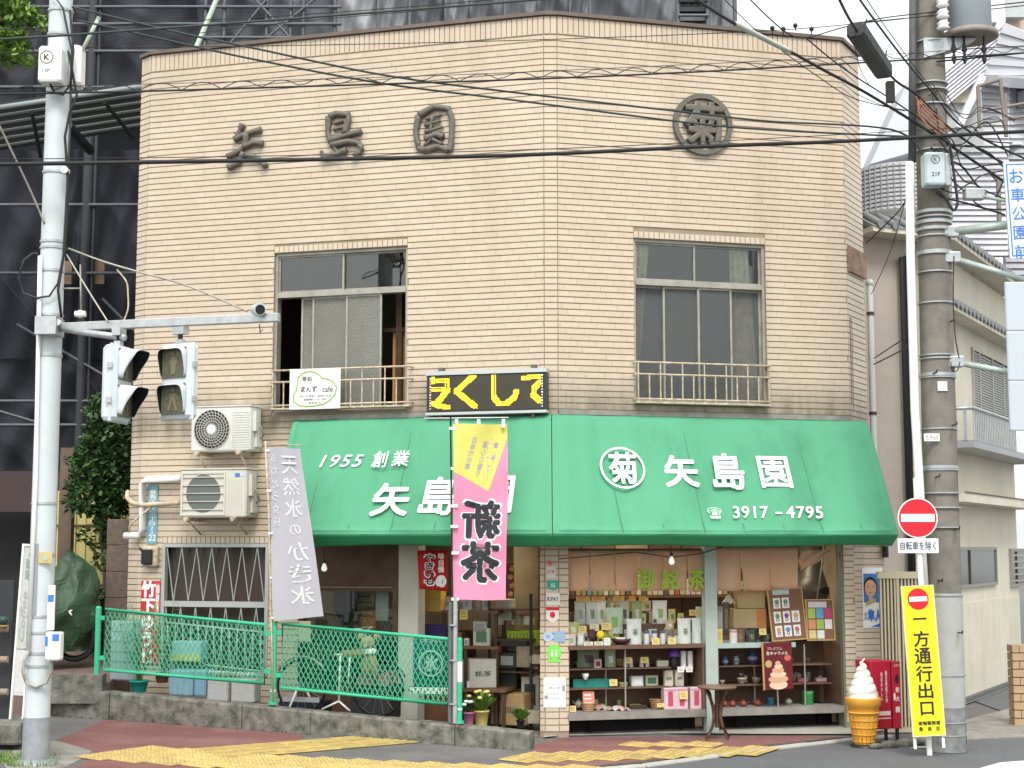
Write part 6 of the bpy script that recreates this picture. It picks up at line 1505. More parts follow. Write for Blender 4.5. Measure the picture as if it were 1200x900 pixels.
# ice flag
s0, z0 = FI(484, 806, .75); s1, z1 = FI(527, 746, .75); W, H = s1 - s0, z1 - z0
t = thing('ice_flag', 'dark green shaved ice flag with a white ringed character behind the fence', 'flag', FL.at(s0, .75, z0)); b = MB(); b.grid(lambda u, v: (W * u, -.012 * math.sin(u * 8), H * (1 - v)), 12, 4); obj('cloth', b, pm((.015, .09, .085), .8), t)
b = MB(); b.ring(W * .5, H * .48, W * .30, W * .34, -.02, -.014, 28); obj('printed_ring', b, m_palegreen, t); text('氷', m_palegreen, t, FL.at(s0, .772, z0) @ T(W * .5, 0, H * .48), w=W * .38, h=W * .40, bold=.02, shear=.1); text('天然', m_palegreen, t, FL.at(s0, .772, z0) @ T(W * .5, 0, H * .93), w=W * .55, h=H * .1, bold=.01)
cbox('folding_table', 'small dark folding table with checked cloth behind the fence end', 'table', 478, 806, 528, 811, .8, (.03, .03, .03), .3, 0, 'top')
s_, z_ = FI(480, 806, .85); t = thing('checked_cloth', 'black and white checked cloth on the small folding table', 'cloth', FL.at(s_, .85, z_ - .06)); b = MB(); b.box(0, .46, 0, .3, 0, .065); obj('cloth_body', b, m_wht, t)
for k in range(12): b = MB(); b.box(.02 + k * .037, .038 + k * .037, -.004, -.0006, .005 + .03 * (k % 2), .032 + .03 * (k % 2)); obj('check', b, m_ink, t)

# ---------------------------------------------------------------- small table
tx, tz = FR.px(841, 866, .55); t = thing('round_table', 'small dark round wooden table standing before the metal post', 'table', FR.at(tx, .55, .02)); zt5 = FR.px(841, 804, .55)[1] - .02
b = MB(); b.lathe([(.21, zt5 - .025), (.225, zt5 - .015), (.225, zt5), (.2, zt5 + .004)], 32); obj('table_top', b, mat('worn table top', (.20, .13, .09), .4, nz=(6, .6)), t)
b = MB(); b.cyl((0, 0, .12), (0, 0, zt5 - .026), .028, n=12); obj('centre_post', b, m_brown, t)
for k in range(4):
    a = k * math.pi / 2 + .35; b = MB(); pts = [(r_ * math.cos(a), r_ * math.sin(a), z) for r_, z in ((.18, zt5 - .03), (.12, zt5 - .1), (.065, zt5 * .6), (.05, zt5 * .42), (.075, zt5 * .24), (.13, zt5 * .09), (.18, .01))]; b.tube(pts, [.014, .018, .02, .02, .018, .016, .014], 8); obj('leg', b, m_brown, t)
# ---------------------------------------------------------------- soft cream statue
GY = 16.75; FG = Frame((0, GY, 0), 0)
cx, cz = FG.px(1012.5, 866); t = thing('soft_cream_statue', 'large white soft cream swirl on a yellow waffle cone standing by the kerb', 'display statue', T(cx, GY, 0)); K = 1 / 104.5
b = MB(); b.lathe([(11 * K, 0), (17 * K, 37 * K), (18 * K, 45 * K), (19.5 * K, 46 * K), (20.5 * K, 54 * K), (20 * K, 56 * K), (15 * K, 55 * K)], 24); m_wf = mat('waffle cone yellow', (.72, .36, .045), .45, nz=(6, .3)); cn = obj('cone', b, m_wf, t)
for zz, rr in ((6, 12.2), (14, 13.6), (22, 15), (30, 16.2)): b = MB(); b.tube([((rr + .2) * K * math.cos(a * math.pi / 12), (rr + .2) * K * math.sin(a * math.pi / 12), zz * K) for a in range(24)], .006, 5, closed=True); obj('waffle_rib', b, m_wf, cn)
b = MB(); b.tube([(18.3 * K * math.cos(a * math.pi / 12), 18.3 * K * math.sin(a * math.pi / 12), 39 * K) for a in range(24)], .012, 6, closed=True); obj('waffle_band', b, m_wf, cn)
for k in range(16): a = k * math.pi / 8; b = MB(); b.tube([(11.4 * K * math.cos(a), 11.4 * K * math.sin(a), 1 * K), (17.2 * K * math.cos(a), 17.2 * K * math.sin(a), 37 * K)], .004, 5); obj('waffle_rib', b, m_wf, cn)
m_sc = mat('glossy cream white', (.78, .77, .71), .3, nz=(2, .15, (.62, .6, .52))); b = MB(); pts = []; rr = []
for k in range(150):
    f = k / 149; a = f * 2 * math.pi * 4.7; rad = (13.5 * (1 - f) ** .85 + .4) * K; pts.append((rad * math.cos(a) * .62, rad * math.sin(a) * .62, (57 + 40 * f) * K)); rr.append((8.8 * (1 - f) ** .75 + 1.2) * K)
b.tube(pts, rr, 12); b.lathe([(17 * K, 54 * K), (16 * K, 60 * K), (10 * K, 74 * K), (4 * K, 88 * K)], 20); b.tube([(0, 0, 95 * K), (.01, 0, 98 * K), (.03, 0, 100 * K)], [.014, .011, .005], 8); obj('cream_swirl', b, m_sc, t)
b = MB(); b.lathe([(16 * K, -.02), (15 * K, .02), (11 * K, .03)], 20); obj('base_plate', b, m_black, t)
# red dispenser cabinet
m_rc = mat('crimson cabinet paint', (.42, .012, .035), .35, nz=(4, .3, (.33, .01, .03)))
FD = Frame(at(1046, 857, 16.9).xyz * 1, R(22)); FD = Frame((at(1046, 857, 16.95).x, 16.95, 0), R(0)); zc0 = FD.px(1046, 854)[1]; zc1 = FD.px(1046, 774)[1]; Hc = zc1 - zc0
t = thing('red_cabinet', 'crimson metal cabinet with white writing behind the soft cream statue', 'cabinet', T(FD.o.x, 16.95, zc0) @ RZ(R(20)))
b = MB(); b.bbox(-.27, .0, 0, .3, 0, Hc, .01); b.bbox(.004, .115, -.02, .29, 0, Hc - .01, .01); obj('cabinet_body', b, m_rc, t)
FT = Frame(T(FD.o.x, 16.95, 0).translation, R(20))
def tr(body, x, z, w_, h_, dd=.004, **k): text(body, m_pinkw, t, WM[t.name] @ T(x, -dd, z), w=w_, h=h_, **k)
m_pinkw = mat('white transfer', (.72, .60, .60), .5)
tr('新豆焙煎工房', -.07, Hc * .62, .025, Hc * .46, vertical=True, bold=.02); tr('毎日おいしい', -.13, Hc * .62, .025, Hc * .42, vertical=True, bold=.02); b = MB(); b.box(-.2, -.02, -.003, -.0005, Hc * .2, Hc * .26); obj('white_caption', b, m_pinkw, t); b = MB(); b.box(-.2, -.02, -.003, -.0005, Hc * .15, Hc * .165); obj('white_caption', b, m_pinkw, t)
tr('茶', .06, Hc * .57, .05, .055, .024, bold=.05); tr('大', .06, Hc * .44, .05, .055, .024, bold=.05); tr('園', .06, Hc * .28, .05, .06, .024, bold=.05); tr('セルフ', .06, Hc * .93, .08, .03, .024, bold=.02)
b = MB(); b.disc(.06, Hc * .73, .022, -.028, -.022, 14, ez=2.2); obj('slot', b, m_black, t); b = MB(); b.box(.012, .03, -.03, -.021, Hc * .42, Hc * .52); obj('handle', b, m_wht, t)
for x, y in ((-.24, .03), (.08, .03), (-.24, .25), (.08, .25)): b = MB(); b.box(x - .015, x + .015, y - .015, y + .015, -zc0, -.001); obj('foot', b, m_black, t)
# stones by the kerb
for k, (px, py, r_) in enumerate(((1026, 864, .06), (1042, 866, .09), (1062, 862, .11), (1075, 868, .07))):
    c = at(px, py, 16.6 + .1 * k); b = MB(); b.ball((0, 0, .02), r_, 10, 6, sz=(1.2, .8, .6)); b.v = [(x + rnd.uniform(-.008, .008), y + rnd.uniform(-.008, .008), z) for x, y, z in b.v]
    solo('stone', b, m_mossy, ['small mossy stone just right of the cone statue', 'mossy stone under the red cabinet', 'largest mossy stone left of the yellow sign', 'mossy stone behind the yellow sign legs'][k], 'stone', T(c.x, c.y, 0))
# ---------------------------------------------------------------- yellow one way sign
YS = 15.9; FY = Frame((0, YS, 0), 0)
xb_, zb5 = FY.px(1089, 862); xt_, zt6 = FY.px(1076, 687); W = 36.5 / FP * 16; H = math.hypot(zt6 - zb5, xt_ - xb_); roll = math.atan((xt_ - xb_) / (zt6 - zb5))
z_g = FY.px(1089, 876)[1]
M = T(xb_, YS, zb5) @ RY(roll) @ RX(-.03)
t = thing('one_way_sign', 'tall leaning yellow one way exit sign board beside the concrete pole', 'sign', M)
m_sy = mat('bright sign yellow', (.82, .72, .02), .4, nz=(5, .15)); b = MB(); b.box(-W / 2, W / 2, 0, .012, 0, H); obj('board', b, m_sy, t)
b = MB(); frect(b, -W / 2 - .008, W / 2 + .008, -.008, H + .008, .012, -.004, .02); obj('frame', b, pm((.70, .68, .45)), t)
b = MB(); b.disc(0, H - .135, .112, -.004, -.0005, 36); obj('red_disc', b, m_sign, t); b = MB(); b.box(-.095, .095, -.0065, -.0045, H - .16, H - .11); obj('white_bar', b, m_wht, t)
ks = H / 175
for ch, y, w_, h_ in (('一', 725.5, 16, 2), ('方', 749, 18, 18), ('通', 769, 19, 18), ('行', 790, 19, 18), ('出', 810, 17, 17), ('口', 830.5, 15, 15)): text(ch, m_ink, t, M @ T(0, -.003, (862 - y) * ks), w=w_ * ks, h=h_ * ks, bold=.018 if ch != '一' else .0)
text('巣鴨警察署', m_ink, t, M @ T(.01, -.003, 14.5 * ks), w=26 * ks, h=4.5 * ks, bold=.02); text('豊　島　区', m_ink, t, M @ T(.01, -.003, 8 * ks), w=25 * ks, h=4.5 * ks, bold=.02)
for x in (-.15, .15): b = MB(); b.box(x - .014, x + .014, .022, .045, z_g - zb5 - .01, H * .9); obj('leg', b, m_wht, t)
# ---------------------------------------------------------------- no entry sign on its own white post
YN = 16.05; FN = Frame((0, YN, 0), 0)
xp, zp = FN.px(1089, 874); t = thing('no_entry_sign', 'round red no entry sign with a bicycle exemption plate on a white post', 'road sign', T(xp, YN, 0))
xq, zq = FN.px(1073, 560); b = MB(); b.cyl((0, 0, 0), (xq - xp, 0, zq), .03, n=12); obj('post', b, m_wht, t)
xc, zc7 = FN.px(1074, 607); b = MB(); b.disc(xc - xp, zc7, .215, -.05, -.04, 40); b.ring(xc - xp, zc7, .207, .213, -.052, -.0505, 40) if False else None; obj('sign_rim', b, m_wht, t)
b = MB(); b.disc(xc - xp, zc7, .202, -.0535, -.0505, 40); obj('red_face', b, m_sign, t); b = MB(); b.box(xc - xp - .18, xc - xp + .18, -.057, -.054, zc7 - .042, zc7 + .042); obj('white_bar', b, m_wht, t)
xa, za = FN.px(1051, 648); xb6, zb6 = FN.px(1098, 631); b = MB(); b.box(xa - xp, xb6 - xp, -.05, -.04, za, zb6); obj('plate', b, m_wht, t); text('自転車を除く', mat('sign navy', (.06, .10, .14), .5), t, T((xa + xb6) / 2, YN - .052, (za + zb6) / 2), w=(xb6 - xa) * .88, h=.09, bold=.012)
# ---------------------------------------------------------------- left steel pole with its boxes
YL = 14.2; FPL = Frame((0, YL, 0), 0)
def pl_(px, py, dy=0): p = at(px, py, YL + dy); return p
b0 = pl_(42, 886); tp = pl_(73, -40); b0.z = g(b0.x)
lp = thing('steel_pole', 'slim pale steel utility pole at the left edge of the walkway', 'utility pole', T(*b0))
def rel(p): return tuple(Vector(p) - b0)
b = MB(); b.cyl((0, 0, 0), rel(tp), .118, .112, 20); obj('shaft', b, m_pole, lp)
b = MB(); b.cyl((0, 0, 0), Vector(rel(tp)) * .055, .128, .126, 20); b.lathe([(.22, -.01), (.2, .02), (.128, .04)], 20); obj('base_sleeve', b, mat('zinc sleeve', (.40, .43, .46), .5, metal=.4, nz=(8, .5)), lp)
ax = (tp - b0).normalized()
def onax(py): # point of the axis at that picture row
    lo, hi = 0., 1.
    for _ in range(30):
        m_ = (lo + hi) / 2; p = b0.lerp(tp, m_); v = p - Vector((0, 0, HC)); fy = v.y * math.cos(PITCH) + v.z * math.sin(PITCH); uz = -v.y * math.sin(PITCH) + v.z * math.cos(PITCH)
        if 450 - uz / fy * FP > py: lo = m_
        else: hi = m_
    return b0.lerp(tp, (lo + hi) / 2)
for py in (14, 42, 203, 284, 291, 318, 370, 388, 417, 590, 650, 722, 741, 765, 780, 845): p = onax(py); b = MB(); b.cyl(rel(p - ax * .012), rel(p + ax * .012), .124, n=20); obj('band', b, m_steel, lp)
# white conduit, loop and boxes
b = MB(); b.tube([rel(pl_(47, 300, -.13)), rel(pl_(45, 400, -.13)), rel(pl_(42, 560, -.13)), rel(pl_(33, 763, -.13))], .022, 8); obj('conduit', b, m_wht, lp)
b = MB(); pts = [(33, 763), (28, 775), (27, 788), (31, 800), (42, 805), (54, 800), (60, 788), (60, 774)]; b.tube([rel(pl_(x, y, -.14)) for x, y in pts], .018, 8); obj('grey_hose', b, mat('grey hose', (.38, .37, .34), .6), lp)
b = MB(); pts = [(44, 297), (38, 297), (28, 305), (22, 325), (27, 343), (42, 349), (58, 347), (68, 332), (74, 300), (78, 230), (82, 150), (84, 60), (74, 10), (60, -10)]; b.tube([rel(pl_(x, y, -.16)) for x, y in pts], .011, 6); obj('cable_run', b, m_cable, lp)
b = MB(); pts = [(80, 60), (86, 90), (90, 112), (82, 130), (76, 160), (80, 220), (76, 290), (68, 340), (72, 372)]; b.tube([rel(pl_(x, y, -.17)) for x, y in pts], .013, 6); obj('cable_run', b, m_rub, lp)
b = MB(); pts = [(58, 97), (64, 109), (74, 111), (82, 100), (86, 60), (82, 12)]; b.tube([rel(pl_(x, y, -.2)) for x, y in pts], .012, 6); obj('cable_run', b, m_rub, lp)
def pbox(par, name, x0, y0, x1, y1, dy, dep, m_, fr_y=YL, bev=.02, M0=None):
    a_ = at(x0, y1, fr_y + dy); c_ = at(x1, y0, fr_y + dy); b = MB(); b.bbox(0, c_.x - a_.x, 0, dep, 0, c_.z - a_.z, bev); o = obj(name, b, m_, par, T(*a_)); return o, a_, c_
o, a_, c_ = pbox(lp, 'meter_box', 43.5, 53.5, 72, 95, -.30, .17, m_wht)
W = c_.x - a_.x; H = c_.z - a_.z
b = MB(); b.ring(W * .38, H * .68, .058, .064, -.004, -.0006, 28); obj('box_emblem', b, m_ink, o)
text('K', m_ink, o, T(*a_) @ T(W * .38, -.002, H * .68), w=.05, h=.06, bold=.01); text('13P', m_ink, o, T(*a_) @ T(W * .38, -.002, H * .3), w=.07, h=.035, bold=.0)
o, a_, c_ = pbox(lp, 'side_box', 79, 52, 95, 99, -.08, .2, m_wht, bev=.03)
pbox(lp, 'label_strip', 54.5, 686, 64.5, 738, -.17, .03, m_wht, bev=.004); o, a_, c_ = pbox(lp, 'blue_label', 56, 697, 63, 705, -.176, .004, m_blue, bev=.001)
o, a_, c_ = pbox(lp, 'call_box', 52, 741, 71, 774, -.25, .12, m_wht, bev=.015); pbox(lp, 'blue_label', 61, 743, 69, 751, -.256, .004, m_blue, bev=.001); pbox(lp, 'blue_label', 52.5, 746, 56, 757, -.256, .004, m_blue, bev=.001)
o, a_, c_ = pbox(lp, 'yellow_sticker', 45, 647, 61, 660, -.135, .004, m_yellow, bev=.001); b = MB(); b.disc(.06, .05, .03, -.004, -.0006, 16); obj('printed_mark', b, m_palegreen, o)
pbox(lp, 'grey_strip', 39, 637, 45, 720, -.125, .01, mat('grey strip', (.3, .31, .34), .5), bev=.002)
for (x, y) in ((78, 201), (69, 379)): p = pl_(x, y, -.12); b = MB(); b.cyl(rel(p), rel(p + Vector((.0, -.08, 0))), .035, n=12); obj('insulator', b, m_wht, lp)
p = pl_(88, 368, -.05); b = MB(); b.cyl(rel(p), rel(p + Vector((.1, 0, 0))), .03, n=12); b.ball(rel(p + Vector((.05, 0, 0))), .04); obj('insulator', b, m_wht, lp)
b = MB(); b.tube([rel(pl_(94, 310)), rel(pl_(95, 370))], .008, 5); b.tube([rel(pl_(72, 338)), rel(pl_(94, 338))], .008, 5); obj('antenna', b, m_alu, lp)
b = MB(); b.tube([rel(pl_(96, 60)), rel(pl_(116, 20))], .02, 8); obj('insulating_rod', b, mat('pale green rod', (.55, .66, .52), .4), lp)
# signal arm
ar0 = pl_(66, 384, -.1); ar1 = pl_(327, 372, -.6)
arm = thing('signal_arm', 'long galvanised arm reaching right from the slim steel pole', 'signal arm', T(*ar0)); d_ = ar1 - ar0; ang = math.atan2(d_.y, d_.x); Lh = math.hypot(d_.x, d_.y)
b = MB(); b.M = RZ(ang) @ RY(-math.atan2(d_.z, Lh)); b.bbox(0, d_.length, -.035, .035, -.04, .04, .006); obj('beam', b, m_steel, arm)
q = pl_(146, 402, -.55) - ar0; b = MB(); b.tube([(0, 0, .0), tuple(q * .5 + Vector((0, 0, .02))), tuple(q + Vector((0, 0, .05)))], .032, 8); obj('branch_beam', b, m_steel, arm)
b = MB(); b.box(-.16, .04, -.15, .12, -.08, .09); obj('mounting_clamp', b, m_steel, arm)
p = pl_(303, 362, -.56) - ar0; b = MB(); b.cyl(p + Vector((-.03, .05, 0)), p + Vector((.03, -.1, -.02)), .055, .06, 14); obj('speaker', b, m_pole, arm); b = MB(); b.cyl(p + Vector((.034, -.11, -.022)), p + Vector((.036, -.115, -.023)), .045, n=14); obj('speaker_mouth', b, m_black, arm); b = MB(); b.box(p.x - .02, p.x + .02, p.y, p.y + .04, p.z - .08, p.z - .02); obj('speaker_foot', b, m_black, arm)
b = MB(); b.tube([pl_(304, 380, -.6) - ar0, pl_(305, 390, -.6) - ar0, pl_(308, 386, -.6) - ar0], .006, 5); obj('loose_wire', b, m_rub, arm)
# pedestrian signals
m_sg = mat('pale blue white signal shell', (.62, .68, .72), .35, nz=(4, .2)); m_lz = mat('unlit amber grey lens', (.15, .14, .095), .3, nz=(30, .5, (.05, .06, .05))); m_fig = mat('lens figure', (.21, .19, .12), .5)
def signal(px, py, Y, rz, lab, hl=1.):
    c = at(px, py, Y); t = thing('pedestrian_signal', lab, 'traffic signal', T(*c) @ RZ(rz)); W_, H_ = .37, .70
    b = MB(); b.bbox(-W_ / 2, W_ / 2, 0, .15, -H_ / 2, H_ / 2, .035); obj('shell', b, m_sg, t); b = MB(); b.bbox(-W_ / 2 - .012, W_ / 2 + .012, .04, .07, -H_ / 2 - .012, H_ / 2 + .012, .03); obj('seam_flange', b, m_sg, t)
    for k, zc in enumerate((.175, -.165)):
        b = MB(); b.bbox(-.145, .145, -.012, -.001, zc - .145, zc + .145, .02); ln = obj('lens', b, m_lz, t)
        f = MB()
        f.ball((.0, -.016, zc + .085), .022, 10, 6, sz=(1, .2, 1)); f.prism([(-.03, zc + .055), (-.04, zc - .02), (.04, zc - .02), (.03, zc + .055)], -.018, -.013)
        sp = .012 if k == 0 else .05
        for sg in (1, -1): f.prism([(sg * sp - .014, zc - .11), (sg * sp + .014, zc - .11), (.016 * sg + .014, zc - .018), (.016 * sg - .014, zc - .018)], -.018, -.013); f.prism([(sg * (.045 if k == 0 else .075) - .01, zc - .01), (sg * (.045 if k == 0 else .075) + .01, zc - .01), (sg * .03 + .012, zc + .05), (sg * .03 - .008, zc + .05)], -.018, -.013)
        obj('printed_figure', f, m_fig, ln, kind='stuff')
        for off, m_, nm in ((0, m_sg, 'hood'), (-.006, m_black, 'hood_lining')):
            b = MB(); rr = .155 + off
            def hood(u, v):
                a = math.pi * (1.25 - 1.5 * u); ca, sa = math.cos(a), math.sin(a); p_ = 5.
                k2 = (abs(ca) ** p_ + abs(sa) ** p_) ** (-1 / p_); x, z = rr * ca * k2, rr * sa * k2
                dep = .02 + (.02 + .17 * max(0, (sa + .75) / 1.75) ** 1.1) * hl
                return (x, -.002 - dep * v, zc + z - .03 * v * max(0, sa) )
            b.grid(hood, 28, 4); o_ = obj(nm, b, m_, t)
            if off == 0: md = o_.modifiers.new('t', 'SOLIDIFY'); md.thickness = .004; md.offset = 1
    for z in (.17, -.15): b = MB(); b.box(W_ / 2 + .013, W_ / 2 + .03, .03, .08, z - .04, z + .01); b.box(-W_ / 2 - .03, -W_ / 2 - .013, .03, .08, z - .04, z + .01); obj('latch', b, m_steel, t, kind='stuff')
    b = MB(); b.cyl((0, .07, H_ / 2), (0, .07, H_ / 2 + .16), .022, n=10); obj('hanger_rod', b, m_rub, t); b = MB(); b.box(-.07, .07, .03, .11, H_ / 2 + .10, H_ / 2 + .17); b.box(-.04, .04, .04, .1, H_ / 2 + .01, H_ / 2 + .05); obj('hanger_clamp', b, m_steel, t)
    return t
signal(204, 447, 13.75, R(-30), 'pedestrian signal facing left hanging from the arm, unlit figures showing', .35)
signal(146, 450, 13.65, R(80), 'pedestrian signal turned right with black hood openings, nearest the slim pole')
# ---------------------------------------------------------------- right concrete pole
YR = 16.4; b1 = at(1110, 874, YR); b1.z = 0; t1 = at(1085, -60, YR); t1.x = at(1086, -60, YR).x
rp2 = thing('concrete_pole', 'thick brown grey concrete utility pole at the right roadside', 'utility pole', T(*b1))
def r2(p): return tuple(Vector(p) - b1)
def pr(x, y, dy=0): return at(x, y, YR + dy)
b = MB(); b.cyl((0, 0, 0), r2(t1), .20, .165, 24); obj('shaft', b, m_cpole, rp2)
zlow = pr(1108, 695).z; b = MB(); b.cyl((0, 0, pr(1110, 828).z), Vector(r2(t1)) * (zlow / (t1.z)), .206, .203, 24); obj('grey_jacket', b, mat('grey anti-poster jacket', (.42, .42, .41), .7, nz=(6, .3), bump=(50, .4)), rp2)
b = MB(); b.cyl((0, 0, 0), (0, 0, pr(1110, 828).z - .004), .208, .207, 24); obj('foot_wrap', b, mat('torn grey wrap', (.30, .31, .32), .6, nz=(7, .9, (.12, .12, .11))), rp2)
def axr(y): z = pr(1095, y).z; return Vector(r2(t1)) * (z / t1.z)
for k, y in enumerate((52, 100, 108, 125, 165, 178, 250, 256, 262, 270, 278, 296, 298, 320, 356, 417, 421, 440, 443, 503, 548, 551, 578, 595, 618, 697, 790, 845, 860)):
    p = axr(y); ax2 = Vector(r2(t1)).normalized(); thick = .018 if y in (297, 298, 420, 440, 548, 262, 270, 250) else .007; b = MB(); b.cyl(p - ax2 * thick, p + ax2 * thick, .215 if y > 560 else .2, n=22); obj('band', b, m_steel, rp2)
b = MB(); b.tube([r2(pr(1066, 190, -.12)), r2(pr(1067, 300, -.12)), r2(pr(1072, 480, -.12)), r2(pr(1078, 575, -.12)), r2(pr(1080, 640, -.1)), r2(pr(1084, 700, -.1))], .048, 12); obj('white_conduit', b, m_wht, rp2)
b = MB(); b.tube([r2(pr(1070, -20, -.1)), r2(pr(1069, 190, -.12))], .045, 10); obj('dark_conduit', b, mat('dark conduit', (.08, .08, .085), .6), rp2)
b = MB(); b.tube([r2(pr(1123, 677, -.1)), r2(pr(1131, 872, -.1))], .018, 8); obj('green_guard_rod', b, mat('dark green rod', (.03, .07, .06), .5), rp2)
o, a_, c_ = pbox(rp2, 'relay_box', 1085, 178, 1108, 216, -.42, .2, mat('pale blue box', (.50, .58, .60), .45), YR); W = c_.x - a_.x; H = c_.z - a_.z
b = MB(); b.bbox(W + .003, W + .07, .05, .2, .0, H, .01); obj('box_flank', b, m_steel, o); b = MB(); b.ring(W * .5, H * .77, .042, .048, -.004, -.0006, 24); obj('box_emblem', b, m_ink, o); text('K', m_ink, o, T(*a_) @ T(W * .5, -.002, H * .77), w=.035, h=.045); text('21F', m_ink, o, T(*a_) @ T(W * .5, -.002, H * .32), w=.09, h=.045)
o, a_, c_ = pbox(rp2, 'number_plate', 1083, 508, 1101, 517, -.21, .004, m_wht, YR, bev=.001); text('たから5', m_ink, o, T(*a_) @ T(.085, -.002, .04), w=.13, h=.05)
pbox(rp2, 'white_tag', 1112, 580, 1117, 605, -.1, .01, m_wht, YR, bev=.002); pbox(rp2, 'white_tag', 1099, 447, 1110, 458, -.2, .01, m_wht, YR, bev=.002)
for k in range(7): y = 380 + k * 60; sd_ = 1 if k % 2 else -1; p = axr(y); b = MB(); b.tube([p + Vector((-.1 * sd_, -.17, 0)), p + Vector((-.1 * sd_ - .0, -.32, .0)), p + Vector((-.1 * sd_, -.33, .03))], .009, 6); obj('climbing_step', b, m_brown, rp2)
# transformer
c = pr(1136, 20, -.1); t = thing('pole_transformer', 'grey drum transformer hanging beside the top of the concrete pole', 'transformer', T(*c)); zr_ = pr(1136, 42, -.1).z - c.z
b = MB(); b.lathe([(.22, zr_ - .02), (.24, zr_), (.24, .8)], 24); obj('drum', b, mat('grey transformer paint', (.30, .34, .38), .5), t); b = MB(); b.lathe([(.29, zr_ - .04), (.31, zr_ - .03), (.31, zr_ + .02), (.24, zr_ + .05)], 28); obj('base_rim', b, mat('rusty grey rim', (.30, .27, .23), .6, nz=(9, .5)), t); b = MB(); b.lathe([(.001, zr_ - .035), (.29, zr_ - .038)], 24); obj('underside', b, m_black, t)
b = MB(); b.prism([(-.55, zr_ - .05), (-.55, zr_ - .28), (-.2, zr_ - .18), (.05, zr_ - .05)], -.08, .08); obj('support_arm', b, m_steel, t)
for k in range(4): b = MB(); x = -.36; z = zr_ - .0 + k * .13; b.lathe([(.05, 0), (.075, .02), (.05, .05), (.07, .07), (.04, .1)], 12, (x, -.2, z)); obj('insulator', b, m_wht, t)
for x in (-.22, -.1, .12): b = MB(); b.lathe([(.012, -.36), (.03, -.3), (.012, -.24), (.035, -.2), (.012, -.12), (.012, -.04)], 8, (x, -.1, zr_)); obj('bushing', b, m_black, t)
# horizontal arms with signs at the right edge
def parm(x0, y0, x1, y1, r_, lab, dy=-.1):
    a_, c_ = pr(x0, y0, dy), pr(x1, y1, dy - .25); t = thing('horizontal_pole', lab, 'pole', T(*a_)); b = MB(); b.tube([(0, 0, 0), tuple(c_ - a_)], r_, 12); obj('pipe', b, mat('pale green galvanised', (.50, .58, .54), .5, metal=.3, nz=(10, .4)), t); b = MB(); b.bbox(-.12, .1, -.06, .06, -.06, .06, .01); obj('clamp', b, m_steel, t); return t
parm(1112, 272, 1235, 257, .05, 'thick pale pipe arm carrying the blue bordered sign'); parm(1114, 302, 1235, 338, .034, 'middle pale pipe arm sloping down above the grey panel'); parm(1118, 424, 1235, 446, .034, 'lowest pale pipe arm behind the grey panel'); parm(1142, 228, 1200, 240, .02, 'short pale rod left of the blue bordered sign')
a_ = pr(1184, 303, -.5); c_ = pr(1235, 190, -.5); t = thing('street_sign', 'white vertical sign with blue border and lettering cut by the right edge', 'sign', T(*a_) @ RY(R(-2))); W, H = c_.x - a_.x, c_.z - a_.z; b = MB(); b.box(0, W, 0, .03, 0, H); obj('board', b, mat('white sign face', (.72, .78, .84), .4), t); b = MB(); frect(b, .022, W - .022, .022, H - .022, .014, -.003, -.0005); obj('border', b, m_blue, t)
for k, ch in enumerate('お車公園前'): text(ch, m_blue, t, WM[t.name] @ T(.13, -.003, H - .16 - k * .21), w=.15, h=.15, bold=.008)
a_ = pr(1184, 505, -.45); c_ = pr(1250, 330, -.45); t = thing('grey_sign_back', 'plain grey back of a large sign panel at the right edge', 'sign', T(*a_)); W, H = c_.x - a_.x, c_.z - a_.z
for k in range(3): b = MB(); b.bbox(0, W, 0, .04, H * k / 3 + .002, H * (k + 1) / 3 - .002, .012); obj('panel', b, mat('pale grey panel', (.50, .54, .60), .5), t)
# ---------------------------------------------------------------- cables
def cable(lab, pts, r_, m_=m_rub, name='overhead_cable', wave=None, group=None):
    P = [at(x, y, Y) for x, y, Y in pts]; Q = []
    for i in range(len(P) - 1):
        p0, p1, p2, p3 = P[max(i - 1, 0)], P[i], P[i + 1], P[min(i + 2, len(P) - 1)]
        for k in range(8):
            s_ = k / 8; Q.append(.5 * ((2 * p1) + (p2 - p0) * s_ + (2 * p0 - 5 * p1 + 4 * p2 - p3) * s_ ** 2 + (3 * p1 - p0 - 3 * p2 + p3) * s_ ** 3))
    Q.append(P[-1]); o0 = Q[0]
    b = MB(); b.tube([q - o0 for q in Q], r_, 6); o = solo(name, b, m_, lab, 'cable', T(*o0), group)
    if wave:
        w_ = MB(); n_ = len(Q); tot = 0; pp = []
        for i in range(n_ - 1):
            for k in range(4):
                q = Q[i].lerp(Q[i + 1], k / 4); tot += (Q[i + 1] - Q[i]).length / 4; pp.append(tuple(q - o0 + Vector((0, 0, abs(math.sin(tot * math.pi / wave[0])) * wave[1]))))
        w_.tube(pp, .005, 5); obj('spiral_wrap', w_, m_, o)
    return o
cb = cable
cb('thickest black cable crossing the whole picture below the wall characters', [(-40, 193, 13.6), (300, 188, 14.2), (600, 182, 14.8), (830, 171.5, 15.3), (1000, 165, 15.7), (1250, 151, 16.0)], .021)
cb('thin wire just above the thickest cable', [(-40, 187, 13.6), (300, 183, 14.2), (600, 176, 14.8), (830, 166, 15.3), (1250, 143, 16.0)], .0045)
cb('cable with a looping wrap crossing below the coping', [(-40, 111, 13.8), (160, 107, 14.2), (300, 103, 14.5), (600, 93.5, 15), (800, 85, 15.4), (1000, 74, 15.8), (1250, 59, 16.1)], .010, wave=(.41, .075))
cb('faint wire just above the looped cable', [(-40, 104, 13.8), (300, 95, 14.5), (600, 85, 15), (1000, 66, 15.8), (1250, 50, 16.1)], .0035)
